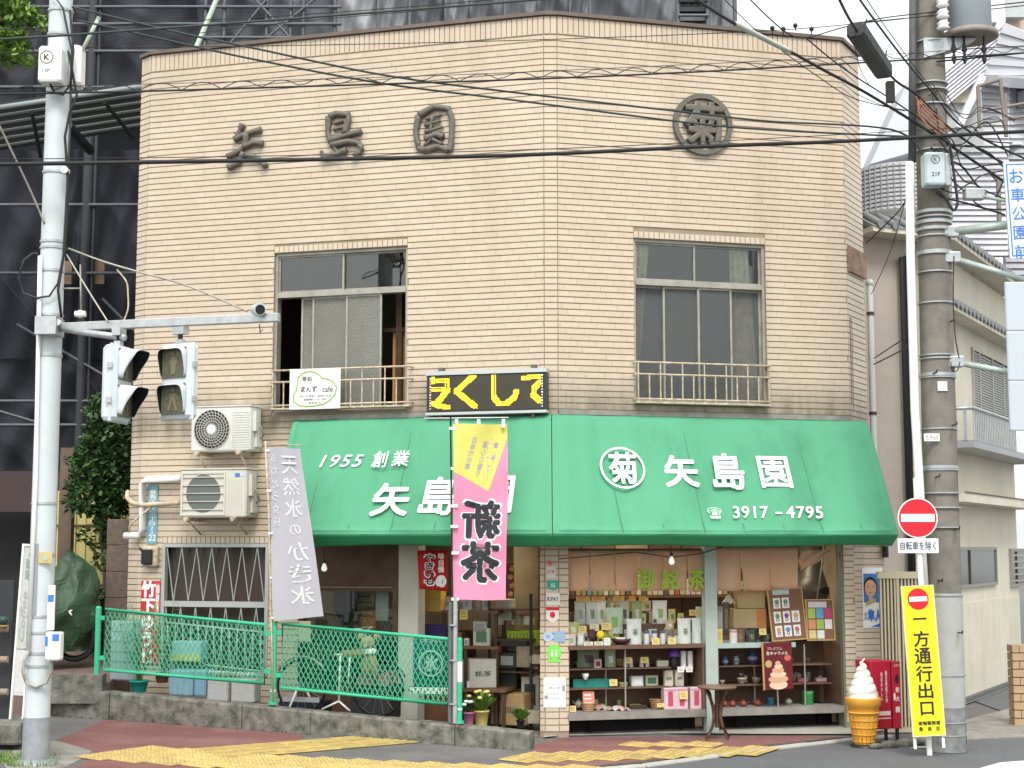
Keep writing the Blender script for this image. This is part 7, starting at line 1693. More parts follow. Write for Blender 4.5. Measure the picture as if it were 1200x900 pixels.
cb('upper of the two cables sagging from the slim pole to the concrete pole', [(84, 8, 14.1), (200, 36, 14.3), (300, 57, 14.5), (450, 88, 14.8), (600, 108, 15.1), (800, 131, 15.6), (900, 142, 15.9), (1045, 152, 16.2), (1085, 185, 16.2)], .011, m_cable)
cb('lower of the two cables sagging from the slim pole to the concrete pole', [(90, 24, 14.1), (120, 30, 14.15), (200, 48, 14.3), (300, 70, 14.5), (450, 98, 14.8), (600, 117, 15.1), (800, 143, 15.6), (900, 152, 15.9), (1060, 160, 16.2)], .011, m_cable)
cb('cable rising to the right over the coping from the left edge', [(-40, 48, 13.6), (80, 41, 13.8), (300, 25, 14.2), (600, 2, 14.8), (700, -8, 15)], .012, m_cable)
cb('thin wire level above the soldier course tiles', [(150, 55, 16), (300, 54, 16.1), (600, 47.5, 16.3), (900, 36, 16.5), (1060, 22, 16.5)], .005)
cb('thin wire low over the left edge netting', [(-40, 36, 14.5), (150, 28, 14.8), (400, 14, 15), (640, -6, 15.2)], .005)
cb('faint wire between slim pole and netting', [(-40, 62, 14), (60, 60, 14.1), (165, 48, 14.5), (320, 28, 14.9), (500, 12, 15)], .004)
cb('dark cable descending from the top across the right coping', [(786, -20, 12.5), (820, 2, 12.9), (865, 30, 13.6), (925, 60, 14.5), (965, 82, 15.1), (1010, 106, 15.7), (1060, 136, 16.1), (1110, 168, 16.3), (1180, 215, 17)], .016)
cb('pale rubber sleeve on the descending cable over the right coping', [(862, 28, 13.55), (895, 45, 14.05), (925, 60, 14.45)], .027, mat('pale sleeve', (.48, .52, .46), .5), 'cable_sleeve')
cb('cable meeting the black closure from the top edge', [(975, -20, 12.5), (1000, 30, 13.6), (1045, 90, 15.2), (1075, 112, 16), (1125, 160, 16.4), (1200, 205, 17)], .014)
cb('second cable above the black closure', [(992, -25, 12.5), (1015, 10, 13.4), (1060, 70, 15.2), (1090, 105, 16.1), (1130, 150, 16.4), (1210, 190, 17)], .012, m_cable)
cb('thin wire to the right of the black closure', [(1003, -20, 12.8), (1040, 35, 14.2), (1085, 95, 16), (1140, 160, 16.6)], .005)
cb('curved drop wire under the cross over the right coping', [(840, -10, 14), (880, 30, 14.6), (920, 62, 15.1), (962, 92, 15.5), (1000, 115, 15.8), (1060, 130, 16.1)], .005)
cb('wire from the top edge curling down to the coping cross', [(870, -10, 14), (900, 20, 14.4), (925, 40, 14.8), (945, 44, 15), (985, 33, 15.3), (1030, 22, 15.7), (1085, 15, 16.2), (1250, -3, 16.6)], .007)
cb('twin of the upper right wire slightly below', [(1000, 27, 15.5), (1085, 19, 16.2), (1250, 1, 16.6)], .006)
cb('wire falling from the coping cross to the concrete pole', [(945, 45, 15), (975, 70, 15.4), (1003, 90, 15.6), (1050, 120, 16), (1100, 155, 16.2)], .008)
cb('thin sagging wire behind the right corner', [(1000, 108, 15.8), (1030, 122, 16), (1064, 130, 16.2)], .004)
cb('thin hanging wire from the black closure to the junction', [(1000, 45, 14.6), (1008, 80, 15), (1020, 102, 15.5)], .004)
cb('black cable leaving the concrete pole to the right edge', [(1110, 170, 16.2), (1150, 172, 16.4), (1250, 171, 16.7)], .010)
cb('black cable at the transformer foot to the right edge', [(1098, 72, 16.2), (1130, 69, 16.3), (1250, 57, 16.6)], .010)
cb('thin wire crossing the siding to the right edge', [(1098, 60, 16.2), (1150, 56, 16.4), (1250, 54, 16.7)], .004)
for k in range(5): cb(['orange cable in the bundle, topmost', 'orange cable in the bundle, second from the top', 'orange cable in the bundle, middle', 'orange cable in the bundle, fourth from the top', 'orange cable in the bundle, lowest'][k], [(1071 + k, 108 + 2 * k, 16.1 - .02 * k), (1088 - 2 * k, 127 + 3 * k, 16.0), (1117 - 3 * k, 152 + 2 * k, 16.1 - .02 * k)], .006, mat('orange cable', (.42, .16, .08), .5), group='orange cable bundle')
rngc = random.Random(5)
labs = ['black loop of cable right of the concrete pole, uppermost', 'black loop of cable hanging by the relay box', 'drooping cable loop below the thick cable', 'short cable tangle toward the right edge', 'steep cable running down behind the relay box', 'cable strand crossing the siding building', 'slack cable strand under the transformer', 'loose strand curling at the pole top', 'wire strand running right over the siding', 'dark strand rising to the upper right', 'thin strand sagging beneath the bundle', 'lowest strand near the thick pipe arm']
for k in range(12):
    y = 95 + 11 * k; pts = [(1090 + rngc.uniform(-10, 10), y + rngc.uniform(-20, 10), 16.15)]
    for j in range(4): pts.append((1108 + 25 * j + rngc.uniform(-8, 8), y + 12 + rngc.uniform(-14, 22) + j * 8, 16.2 + .1 * j))
    cb(labs[k], pts, rngc.choice([.005, .008, .011]), rngc.choice([m_rub, m_cable, m_rub]))
cb('thick vertical cable hanging from the pole past the relay box', [(1112, 165, 16), (1116, 190, 16), (1120, 220, 16), (1122, 238, 16), (1117, 246, 16), (1108, 232, 16), (1100, 222, 16)], .016)
# black closure
p0, p1 = at(1001, 32, 13.7), at(1044, 96, 15.2); t = thing('cable_closure', 'long black splice closure slung on the cables in front of the sky', 'cable closure', T(*p0)); b = MB(); b.M = (p1 - p0).to_track_quat('Z', 'Y').to_matrix().to_4x4(); L_ = (p1 - p0).length
b.bbox(-.09, .09, -.08, .08, 0.05, L_ * .8, .03); obj('case', b, mat('sooty closure', (.035, .034, .036), .6, nz=(8, .4, (.1, .1, .1))), t); b = MB(); q = p1 - p0; b.box(q.x - .05, q.x + .03, q.y - .04, q.y + .04, q.z - .22, q.z + .0); obj('end_piece', b, m_black, t)
for f in (.2, .75): q = (p1 - p0) * f; b = MB(); b.tube([q + Vector((0, 0, 0)), q + Vector((.05, 0, .2))], .008, 5); obj('hanger', b, m_black, t)
# left side wires
cb('grey stay wire in the left foreground rising to the left edge', [(52, 262, 14.1), (35, 222, 14), (-10, 128, 13.6)], .010, m_alu)
cb('pale twin service wire from slim pole to the arm tip', [(80, 291, 14.1), (120, 306, 14), (160, 318, 14), (220, 335, 13.9), (290, 365, 13.7)], .010, m_alu)
cb('short frayed wire hanging under the service wire', [(137, 316, 14), (148, 330, 14), (150, 345, 14), (150, 362, 14), (145, 376, 14)], .008, m_cream)
cb('thin stay from slim pole down to the signal arm', [(78, 298, 14.1), (100, 335, 14), (127, 378, 13.9)], .008, m_alu)
cb('thin wire over the dark netting at the far left', [(-20, 300, 14.4), (40, 370, 14.5), (100, 440, 14.6), (125, 475, 14.7)], .005)
cb('wire from the right wall corner up to the poles', [(1015, 285, 18.2), (1055, 245, 17.4), (1068, 215, 16.4)], .008); cb('long thin wire falling behind the white conduit', [(1021, 345, 18.2), (1045, 290, 17.4), (1070, 200, 16.4)], .005); cb('lower wire from the white conduit to the down pipe', [(1072, 402, 16.3), (1050, 414, 17), (1024, 427, 18)], .008); cb('upper wire from the white conduit to the down pipe', [(1070, 390, 16.3), (1050, 403, 17), (1024, 420, 18)], .007)
cb('vertical wire joining the two lower pipe arms', [(1118, 300, 16.1), (1117, 340, 16.1), (1119, 390, 16.1), (1124, 420, 16.1)], .007); cb('small ring of wire at the lowest pipe arm', [(1114, 424, 16), (1116, 434, 16), (1122, 434, 16), (1125, 424, 16)], .006)
b = MB()
for k, (x, y) in enumerate(((905, 33), (918, 34), (932, 30), (951, 34))): p = at(x, y, 15); b = MB(); b.ball((0, 0, 0), .026, 8, 6); b.tube([(0, 0, 0), (0, 0, -.06)], .006, 5); solo('wire_clamp', b, m_black, ['dark wire clamp over the right coping, first from the left', 'dark wire clamp over the right coping, second from the left', 'dark wire clamp over the right coping, third from the left', 'dark wire clamp over the right coping, rightmost'][k], 'clamp', T(*p))
for x0, y0, x1, y1, lab in ((229, 58, 262, -20, 'pale green tube stay in front of the netting above the left face'),): cb(lab, [(x0, y0, 19.5), ((x0 + x1) / 2, (y0 + y1) / 2, 19.5), (x1, y1, 19.5)], .035, mat('pale green tube', (.55, .66, .55), .4), 'tube_stay')
# ---------------------------------------------------------------- scaffolded building behind
YN2 = 24.0
sc_ = thing('scaffolded_building', 'tall building wrapped in dark scaffold netting behind the tea shop', 'building', T(-4, YN2, 0))
def rs_(p): return tuple(Vector(p) - Vector((-4, YN2, 0)))
m_core = mat('dark shell', (.03, .035, .045), .9, nz=(.5, .5, (.05, .055, .065)))
b = MB(); xr = at(862, 20, YN2).x; b.box(-16 + 4, xr + 4 - .8, 1.2, 9, 2.9, 16); obj('shell', b, m_core, sc_)
nets = {'n0': weave('black netting', (.010, .012, .018), .10, c2=(.03, .035, .048)), 'n1': weave('dark grey netting', (.035, .040, .052), .14, c2=(.13, .14, .155)), 'n5': weave('mid grey netting', (.085, .093, .11), .14, c2=(.20, .21, .23)), 'n4': weave('dusky netting', (.018, .02, .028), .12, c2=(.055, .06, .072)), 'n2': weave('grey netting', (.17, .18, .20), .12, c2=(.26, .27, .29)), 'n3': weave('pale netting', (.34, .35, .37), .12, c2=(.24, .25, .27))}
def net(x0, x1, y0, y1, k, dy=0):
    a_ = at(x0, y1, YN2 + dy); c_ = at(x1, y0, YN2 + dy); ph = rnd.uniform(0, 9); W = c_.x - a_.x; H = c_.z - a_.z
    b = MB(); b.grid(lambda u, v: (a_.x + W * u, YN2 + dy + .22 * abs(math.sin(u * W * 1.7 + ph + v * 2.3)) * math.sin(v * 3.1) + .09 * abs(math.sin(u * 4 + v * 9 + ph)) + .05 * math.sin(u * 15 - v * 11), a_.z + H * v), 40, 40)
    b.v = [rs_(v) for v in b.v]; obj('net_sheet', b, nets[k], sc_)
for (x0, x1, y0, y1, k) in ((-60, 40, -30, 130, 'n4'), (40, 110, -30, 130, 'n4'), (110, 230, -30, 130, 'n4'), (230, 310, -30, 120, 'n1'), (310, 392, -30, 120, 'n5'), (392, 440, -30, 120, 'n3'), (440, 480, -30, 120, 'n2'), (480, 520, -30, 120, 'n5'), (520, 550, -30, 120, 'n2'), (550, 592, -30, 120, 'n5'), (592, 630, -30, 120, 'n2'), (630, 668, -30, 120, 'n5'), (668, 692, -30, 120, 'n2'), (692, 752, -30, 120, 'n5'), (752, 795, -30, 120, 'n2'), (830, 862, -30, 120, 'n2'),
        (-60, 55, 175, 420, 'n0'), (55, 108, 175, 420, 'n0'), (108, 185, 175, 420, 'n0'), (-60, 60, 420, 585, 'n4'), (60, 185, 420, 585, 'n0')): net(x0, x1, y0, y1, k)
m_sc2 = mat('scaffold tube', (.12, .13, .145), .5, metal=.4, nz=(6, .4)); m_scd = mat('dark scaffold tube', (.03, .034, .04), .5)
for x in (108, 116, 240, 262, 312, 340, 355, 392, 480, 592, 692, 795, 830, 862): p = at(x, 60, YN2 - .25); b = MB(); b.cyl((p.x + 4, -.25, 8 if x > 130 else 3.2), (p.x + 4, -.25, 16), .035 if x != 108 else .09, n=8); obj('standard', b, m_sc2 if x > 130 else m_scd, sc_)
for y, xa, xb in ((8, 0, 400), (28, 0, 400), (60, 0, 230), (44, 230, 400), (18, 795, 830), (0, 795, 830), (34, 795, 830), (102, 0, 230), (240, 0, 200), (320, 0, 200), (470, 0, 200), (498, 0, 200)): p, q = at(xa, y, YN2 - .3), at(xb, y, YN2 - .3); z = p.z; b = MB(); b.cyl((p.x + 4 - 2 * (xa == 0), -.3, z), (q.x + 4, -.3, z), .028, n=8); obj('ledger', b, m_sc2, sc_)
for (xa, ya, xb, yb) in ((262, 60, 312, 0), (312, 45, 392, -20), (300, 0, 345, 50), (0, 482, 60, 500), (120, 350, 190, 420), (20, 380, 190, 480)): p, q = at(xa, ya, YN2 - .3), at(xb, yb, YN2 - .3); b = MB(); b.cyl(rs_(p), rs_(q), .024, n=8); obj('brace', b, m_sc2, sc_)
for k in range(5): p, q = at(795, 0 + 11 * k, YN2 + .3), at(832, 2 + 11 * k, YN2 + .3); b = MB(); b.box(p.x + 4, q.x + 4, .25, .35, p.z - .05, p.z + .02); obj('lattice_bar', b, m_scd if k % 2 else m_sc2, sc_)
for k in range(4): p = at(800 + 9 * k, 20, YN2 + .35); b = MB(); b.box(p.x + 4, p.x + 4.04, .36, .4, 8, 15); obj('lattice_bar', b, m_sc2, sc_)
b = MB(); p = at(795, 20, YN2 + 1); q = at(832, 20, YN2 + 1); b.box(p.x + 3.7, q.x + 4.2, .9, 1.0, 8, 16); obj('inner_wall', b, m_core, sc_)
# inclined protective fan: boards with metal edges
Pf = [at(-60, 132, 21.0), at(175, 97, 21.0), at(175, 150, 22.6), at(-60, 186, 22.6)]
nb = 6
for k in range(nb):
    u0, u1 = k / nb, (k + 1) / nb - .012; a_, b_, c_, d2 = Pf[0].lerp(Pf[3], u0), Pf[1].lerp(Pf[2], u0), Pf[1].lerp(Pf[2], u1), Pf[0].lerp(Pf[3], u1); b = MB(); up = Vector((0, -.02, .03))
    b.add([rs_(v) for v in (a_, b_, c_, d2, a_ + up, b_ + up, c_ + up, d2 + up)], [(0, 3, 2, 1), (4, 5, 6, 7), (0, 1, 5, 4), (2, 3, 7, 6), (1, 2, 6, 5), (3, 0, 4, 7)]); obj('fan_board', b, mat('dull fan board', (.10, .12, .125), .6, nz=(2, .5, (.05, .06, .07))), sc_)
    b = MB(); b.tube([rs_(a_ - up), rs_(b_ - up)], .022 if k else .04, 6); obj('board_edge', b, mat('pale board edge', (.30, .34, .34), .5), sc_)
for (xa, ya, xb, yb) in ((125, 118, 158, 160), (82, 145, 108, 175), (40, 130, 50, 182)): b = MB(); p, q = at(xa, ya, 21.2), at(xb, yb, 22.2); b.cyl(rs_(p - Vector((0, .1, 0.05))), rs_(q - Vector((0, .1, .05))), .03 if xa != 82 else .07, n=8); obj('fan_strut', b, m_scd, sc_)
p = at(80, 331, YN2 + .5); 
for x0, x1 in ((72, 100), (118, 137)): a_ = at(x0, 342, YN2 + .6); c_ = at(x1, 316, YN2 + .6); b = MB(); b.box(a_.x + 4, c_.x + 4, -.16, -.12, a_.z, c_.z); obj('wood_board', b, mat('inner wood board', (.30, .20, .13), .7, nz=(4, .5)), sc_)
# ground level under the netting
b = MB(); a_ = at(-60, 600, 22.2); c_ = at(92, 552, 22.2); b.box(a_.x + 4, c_.x + 4, -1.8, -1.5, a_.z, c_.z); obj('brown_beam', b, mat('dusky brown beam', (.06, .04, .04), .8), sc_)
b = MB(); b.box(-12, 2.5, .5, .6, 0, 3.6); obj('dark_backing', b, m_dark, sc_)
b = MB(); b.box(-12, -2.4, -1.0, -.9, 0, 3.2); obj('dark_hoarding', b, mat('dark grey hoarding', (.03, .03, .032), .8, nz=(2, .5)), sc_)
# yellow corrugated wall
a_ = at(63, 720, 21.6); c_ = at(160, 575, 21.6); t = thing('yellow_wall', 'pale yellow corrugated wall behind the dark shrub', 'wall', T(a_.x, 21.6, a_.z - .6)); n = 16; W = c_.x - a_.x; H = c_.z - a_.z + .6; m_yw = mat('pale yellow sheet', (.62, .55, .22), .6, nz=(2, .35, (.45, .42, .2)))
for k in range(n): b = MB(); x = W * k / n; b.prism([(x, 0), (x + W / n - .004, 0), (x + W / n - .004, H), (x, H)], -.02 * (k % 2), .03); obj('wall_sheet', b, m_yw, t)
for z in (H * .42, H * .78): b = MB(); b.box(0, W, -.035, -.021, z, z + .03); obj('batten', b, m_brown, t)
b = MB(); p = at(75, 700, 20.9); q = at(75, 575, 20.9); b.box(-.09, .09, -.08, .08, 0, q.z - p.z + 1.0); solo('wooden_post', b, mat('weathered post', (.17, .12, .09), .8, nz=(6, .6)), 'weathered brown post between the slim pole and yellow wall', 'post', T(p.x, 20.9, p.z - .4))
# block pillar
p = at(136, 770, 19.2); t = thing('block_pillar', 'brown stacked block gate pillar left of the tiled wall', 'gate pillar', T(p.x, 19.2, .2)); zt_ = at(136, 608, 19.2).z - .2; n = 7
for k in range(n): b = MB(); h = zt_ / n; b.bbox(-.165 + rnd.uniform(-.004, .004), .165, 0, .3, h * k, h * (k + 1) - .006, .008); obj('block', b, mat('brown scratched block', (.17, .125, .10), .9, nz=(14, .7), bump=(50, .8)), t)
# sloping side path
sp = MB(); A1 = [at(-80, 803, 17.6), at(128, 800, 17.9), at(160, 770, 19.2), at(160, 735, 22.5), at(-80, 735, 22.5)]
sp.slab([tuple(p) for p in A1], -.5, 0); obj('side_path', sp, mat('reddish path paving', (.20, .14, .12), .9, nz=(8, .5), bump=(30, .4)), kind='structure')
# two step kerbs
b = MB(); p, q = at(40, 793, 17.75), at(128, 795, 17.95); b.box(0, q.x - p.x, -.1, .08, -.3, .03); solo('step_kerb', b, m_mossy, 'mossy step kerb crossing the side path left of the fence', 'kerb', T(*p))
# covered motorcycle
p = at(79, 772, 18.9); t = thing('covered_motorcycle', 'motorcycle under a crumpled dark green cover behind the slim pole', 'motorcycle', T(p.x, 18.9, p.z)); mg2 = mat('green tarpaulin', (.032, .075, .035), .5, nz=(3, .5, (.018, .04, .02)), bump=(9, 1)); Hh = at(79, 658, 18.9).z - p.z
hsh = {}
def cr(i, j): return hsh.setdefault((i, j), rnd.uniform(-1, 1))
def cov(u, v):
    a = u * 2 * math.pi; prof_ = [(.26, 0), (.34, .15), (.42, .35), (.42, .55), (.36, .75), (.26, .92), (.1, 1.0), (0, 1.0)]; k = v * 7; i = min(int(k), 6); f = k - i; r_ = prof_[i][0] * (1 - f) + prof_[i + 1][0] * f; z = prof_[i][1] * (1 - f) + prof_[i + 1][1] * f
    c_ = .075 * abs(math.sin(a * 2.5 + z * 4)) - .05 * abs(math.sin(a * 4 - z * 7)) + .015 * math.sin(a * 17 + z * 20); r_ = max(r_ + c_ * (1 - v), 0)
    return (r_ * math.cos(a) * 1.15 - .12 + .08 * z, r_ * math.sin(a) * .9, .1 + z * (Hh - .1) * (1 - .16 * max(0, -math.cos(a)) ** 2 * (z > .5)))
b = MB()
def cov2(u, v):
    x, y, z = cov(u, v); i, j = round(u * 22) % 22, round(v * 13); k = 1 - .25 * v
    return ((x * (1.1 - .35 * v) + .10 * cr(i, j) * k), y + .10 * cr(i + 50, j) * k, z + .05 * cr(i + 90, j) * (0 < v < 1) + (.14 * v * v if x > -.1 else -.05 * v))
b.grid(cov2, 22, 13, sm=False); o_ = obj('cover', b, mg2, t); md = o_.modifiers.new('soft', 'SUBSURF'); md.levels = md.render_levels = 1; o_.data.polygons.foreach_set('use_smooth', [False] * len(o_.data.polygons)); b = MB(); b.tube([(.1 + .24 * math.cos(a * .4), -.05, .24 + .24 * math.sin(a * .4)) for a in range(16)], .04, 8, closed=True); obj('tyre', b, m_black, t); b = MB(); b.tube([(-.42 + .22 * math.cos(a * .4), -.25, .24 + .24 * math.sin(a * .4)) for a in range(16)], .04, 8, closed=True); obj('tyre', b, m_black, t)
b = MB(); 
for k in range(2): b.tube([(.12, -.40, Hh * .5), (.16, -.42, Hh * (.46 + .05 * k))], .010, 6)
obj('knotted_cord', b, m_wht, t)
# frame sign and rail at the left edge
YF = 15.3; a_ = at(11, 850, YF); c_ = at(27, 637, YF); t = thing('frame_sign', 'tall narrow white framed sign leaning at the left edge', 'sign', T(at(10, 850, YF).x, YF, a_.z) @ RY(.042)); W = c_.x - at(10, 640, YF).x; H = c_.z - a_.z
b = MB(); frect(b, 0, .15, 0, H, .02, -.01, .03); obj('frame', b, m_wht, t); b = MB(); b.box(.02, .13, .005, .015, H * .42, H - .02); obj('upper_panel', b, pm((.58, .60, .56)), t); b = MB(); b.box(.02, .13, .005, .015, .3, H * .42 - .01); obj('lower_panel', b, pm((.66, .67, .67)), t)
text('珈琲', pm((.1, .3, .25)), t, WM[t.name] @ T(.075, .0, H * .86), w=.05, h=.22, vertical=True); text('Coffee', pm((.42, .44, .44)), t, WM[t.name] @ T(.06, .0, H * .6) @ RY(-math.pi / 2), w=.5, h=.05, shear=.2)
for k, (py, lab) in enumerate(((737, 'short bamboo rail stub at the left edge, upper'), (773, 'short bamboo rail stub at the left edge, middle'), (811, 'short bamboo rail stub at the left edge, lower'))): p = at(-6, py, 15.2); b = MB(); b.cyl((0, 0, 0), (.13, 0, 0), .035, n=12); solo('bamboo_rail', b, mat('old bamboo', (.28, .22, .16), .7), lab, 'rail', T(*p))
p = at(-14, 850, 15.25); b = MB(); b.box(0, .19, 0, .1, 0, 1.45); solo('dark_post', b, m_scd, 'dark fence post at the left edge before the white framed sign', 'post', T(p.x, p.y + .05, p.z)); b = MB(); p = at(4, 727, 15.15); b.ball((0, 0, 0), .055, 12, 8, sz=(1, 1, .9)); b.cyl((0, 0, -.06), (0, 0, -.045), .055, n=12, m=1); solo('post_cap', b, [mat('dark green cap', (.02, .06, .05), .4), pm((.4, .28, .1))], 'dark green rounded cap on the left edge post', 'post cap', T(*p))
a_ = at(-30, 873, 14.9); c_ = at(24, 848, 14.9); b = MB(); b.bbox(0, c_.x - a_.x, 0, .5, 0, c_.z - a_.z, .02); solo('concrete_block', b, m_mossy, 'mossy concrete block on the ground at the left edge', 'concrete block', T(*a_))
# weeds
b = MB()
for k in range(700):
    p = G(rnd.uniform(-10, 60), rnd.uniform(884, 899)); p.x += rnd.uniform(-.1, .1); p.y += rnd.uniform(-.05, .05); h = rnd.uniform(.02, .07); a = rnd.uniform(0, 6.28); q = Vector((math.cos(a), math.sin(a), 0)) * .006; b.add([tuple(p - q), tuple(p + q), tuple(p + Vector((q.y * 3, -q.x * 3, h)))], [(0, 1, 2)])
solo('grass', b, m_leaf2, 'tufts of green grass at the foot of the slim pole', 'grass', Matrix())['kind'] = 'stuff'
b = MB()
for k in range(260):
    p = G(rnd.uniform(125, 620), 0 + 840); s = (p.x + 5) ; q_ = FL.w(rnd.uniform(sA, sB), D0 + rnd.uniform(.0, .03), 0); h = rnd.uniform(.01, .035); a = rnd.uniform(0, 6.28); e = Vector((math.cos(a), math.sin(a), 0)) * .006; q_.z = g(q_.x); b.add([tuple(q_ - e), tuple(q_ + e), tuple(q_ + Vector((0, -.01, h)))], [(0, 1, 2)])
solo('moss_weeds', b, m_leaf, 'tiny weeds along the foot of the low wall', 'weeds', Matrix())['kind'] = 'stuff'
# ---------------------------------------------------------------- trees
def leaves(b, c, rad, n, sz, rr, flat=1):
    for k in range(n):
        v = Vector((rr.gauss(0, 1), rr.gauss(0, 1), rr.gauss(0, 1))).normalized() * rr.uniform(.45, 1) ** .5; p = c + Vector((v.x * rad[0], v.y * rad[1], v.z * rad[2])); a = Vector((rr.uniform(-1, 1), rr.uniform(-1, 1), rr.uniform(-.6, .9))).normalized(); s_ = a.cross(Vector((rr.uniform(-1, 1), rr.uniform(-1, 1), 1))).normalized(); L_ = sz * rr.uniform(.7, 1.4)
        b.add([tuple(p), tuple(p + a * L_ * .5 + s_ * L_ * .24), tuple(p + a * L_), tuple(p + a * L_ * .5 - s_ * L_ * .24)], [(0, 1, 2, 3)])
rt = random.Random(3); p = at(118, 760, 20.2); t = thing('dark_shrub', 'tall dense dark green evergreen shrub before the netting', 'tree', T(p.x, 20.2, .4)); b = MB(); 
o0 = Vector((p.x, 20.2, .4))
for k in range(4): b.tube([(rt.uniform(-.1, .1), 0, 0), (rt.uniform(-.15, .2), 0, 1.2), (rt.uniform(-.2, .35), 0, 2.8)], [.05, .04, .015], 6)
obj('trunk', b, m_bark, t); b = MB()
for (x, y, rx, rz, n) in ((118, 480, 12, 18, 380), (122, 510, 20, 26, 750), (135, 520, 18, 40, 900), (110, 545, 26, 28, 1000), (132, 570, 24, 40, 1200), (108, 580, 30, 26, 1000), (132, 610, 18, 24, 420), (112, 628, 18, 16, 120), (128, 655, 16, 20, 120)): c = at(x, y, 20.2) - o0; k_ = 20.2 / FP; leaves(b, c, (rx * k_, .5, rz * k_), n, .10, rt)
obj('crown', b, m_leaf, t)
p = at(110, 775, 19.9); t = thing('low_shrub', 'low leafy shrub beside the block pillar', 'shrub', T(*p)); b = MB(); b.tube([(0, 0, -.2), (.05, 0, .5)], .03, 6); obj('stem', b, m_bark, t); b = MB()
for (x, y, rx, rz, n) in ((108, 705, 16, 18, 900), (112, 730, 14, 16, 600), (104, 690, 10, 10, 250), (115, 755, 10, 12, 220)): leaves(b, at(x, y, 19.9) - p, (rx * .0114, .3, rz * .0114), n, .075, rt)
obj('crown', b, m_leaf, t)
p = at(-120, 300, 15); t = thing('leafy_tree', 'light green tree branch reaching in at the top left corner', 'tree', T(p.x, 15.4, .3)); o0 = Vector((p.x, 15.4, .3)); b = MB(); b.tube([(0, 0, 0), (.1, 0, 3), (.3, 0, 6), (.5, 0, 8.5)], [.16, .13, .09, .04], 8); obj('trunk', b, m_bark, t)
b = MB()
for (x, y) in ((30, 15), (35, 45), (20, 70), (5, 30)): q = at(x, y, 15.2) - o0; b.tube([(.35, 0, 6.3), tuple(q * .6 + Vector((0, 0, 2.8))), tuple(q)], [.035, .02, .006], 5)
obj('branches', b, m_bark, t); b = MB()
for (x, y, rx, rz, n) in ((10, 10, 26, 10, 420), (34, 22, 22, 5, 230), (8, 34, 22, 6, 180), (15, 50, 22, 8, 260), (5, 65, 18, 8, 200), (28, 70, 12, 5, 90), (-40, 20, 50, 50, 1500), (-90, 60, 60, 60, 1500), (-60, -60, 60, 60, 1500)): leaves(b, at(x, y, 15.2) - o0, (rx * .0088, .3, rz * .0088), n, .085, rt)
obj('crown', b, m_leaf2, t)
# ---------------------------------------------------------------- beige house on the right
YH = 20.4; HC0 = at(1103, 640, YH); H1 = Frame((HC0.x, YH, 0), R(24)); H2 = Frame((HC0.x, YH, 0), R(60))
m_bw = mat('beige render', (.44, .385, .33), .85, nz=(1.5, .3), world=((1, 1, .3), .3, (.28, .24, .2))); m_cw = mat('cream lap wall', (.66, .62, .51), .7, nz=(1.5, .25), world=((1, 1, .3), .35, (.38, .35, .3)))
hs_ = thing('beige_house', 'beige two storey house with grey tiled eaves on the right', 'house', T(HC0.x, YH, 0))
z1a = H1.px(1040, 268)[1]; b = MB(); b.box(H1.px(1005, 400)[0], 0, 0, .2, 0, z1a); obj('gable_wall', b, m_bw, hs_, H1.M)
xe = 5.0
def h2(px, py, d=0): return H2.px(px, py, d)
ztop2 = h2(1110, 300)[1]; b = MB(); b.box(0, xe, 0, .2, 0, ztop2 - .05); obj('street_wall', b, m_cw, hs_, H2.M)
# dark gutter
sg_, zg_ = H1.px(1058, 302, .1); b = MB(); b.tube([H1.w(H1.px(1068, 298, .1)[0], .1, zg_ + .02), H1.w(sg_, .1, zg_), H1.w(sg_, .1, .8)], .055, 8); obj('gutter_pipe', b, mat('black gutter', (.02, .02, .025), .5), hs_, Matrix()); b = MB(); b.box(H1.px(1062, 300)[0], H1.px(1068, 300)[0], -.02, -.001, .8, zg_ - .1); obj('pale_strip', b, m_cream, hs_, H1.M)
# eaves with tiles
m_rt = mat('grey roof tile', (.22, .225, .235), .5, nz=(5, .4)); 
def eaves(fr, s0, s1, z, d0, d1, rise, name='roof_tile', step=.24):
    b = MB(); b.box(s0, s1, -d1, .1, z - .10, z - .03); obj('eaves_board', b, m_cw, hs_, fr.M)
    n = int((s1 - s0) / step); me = None
    for k in range(n):
        b = MB(); x = 0; b.tube([(0, -d1 - .02, 0), (0, .0, rise)], .055, 8); b.box(-.12, .0, -d1 - .01, 0, -.03, .005) if False else None; b.add([(-.12, -d1 - .02, -.03), (.12, -d1 - .02, -.03), (.12, 0, rise - .03), (-.12, 0, rise - .03)], [(0, 1, 2, 3)])
        b.cyl((0, -d1 - .035, .0), (0, -d1 - .015, 0), .062, n=10)
        if me is None: me = b.mesh(name, m_rt)
        place(bpy.data.objects.new(name, me), hs_, fr.M @ T(s0 + (k + .5) * step, 0, z))
s_, z_ = H1.px(1040, 262, .35); eaves(H1, H1.px(1005, 300)[0], .15, z_ - .02, 0, .35, .2); 
zr1 = h2(1150, 300, .3)[1]; eaves(H2, -.1, xe, zr1, 0, .35, .2)
zr2 = h2(1146, 372, .25)[1]; eaves(H2, .0, xe, zr2, 0, .28, .14); 
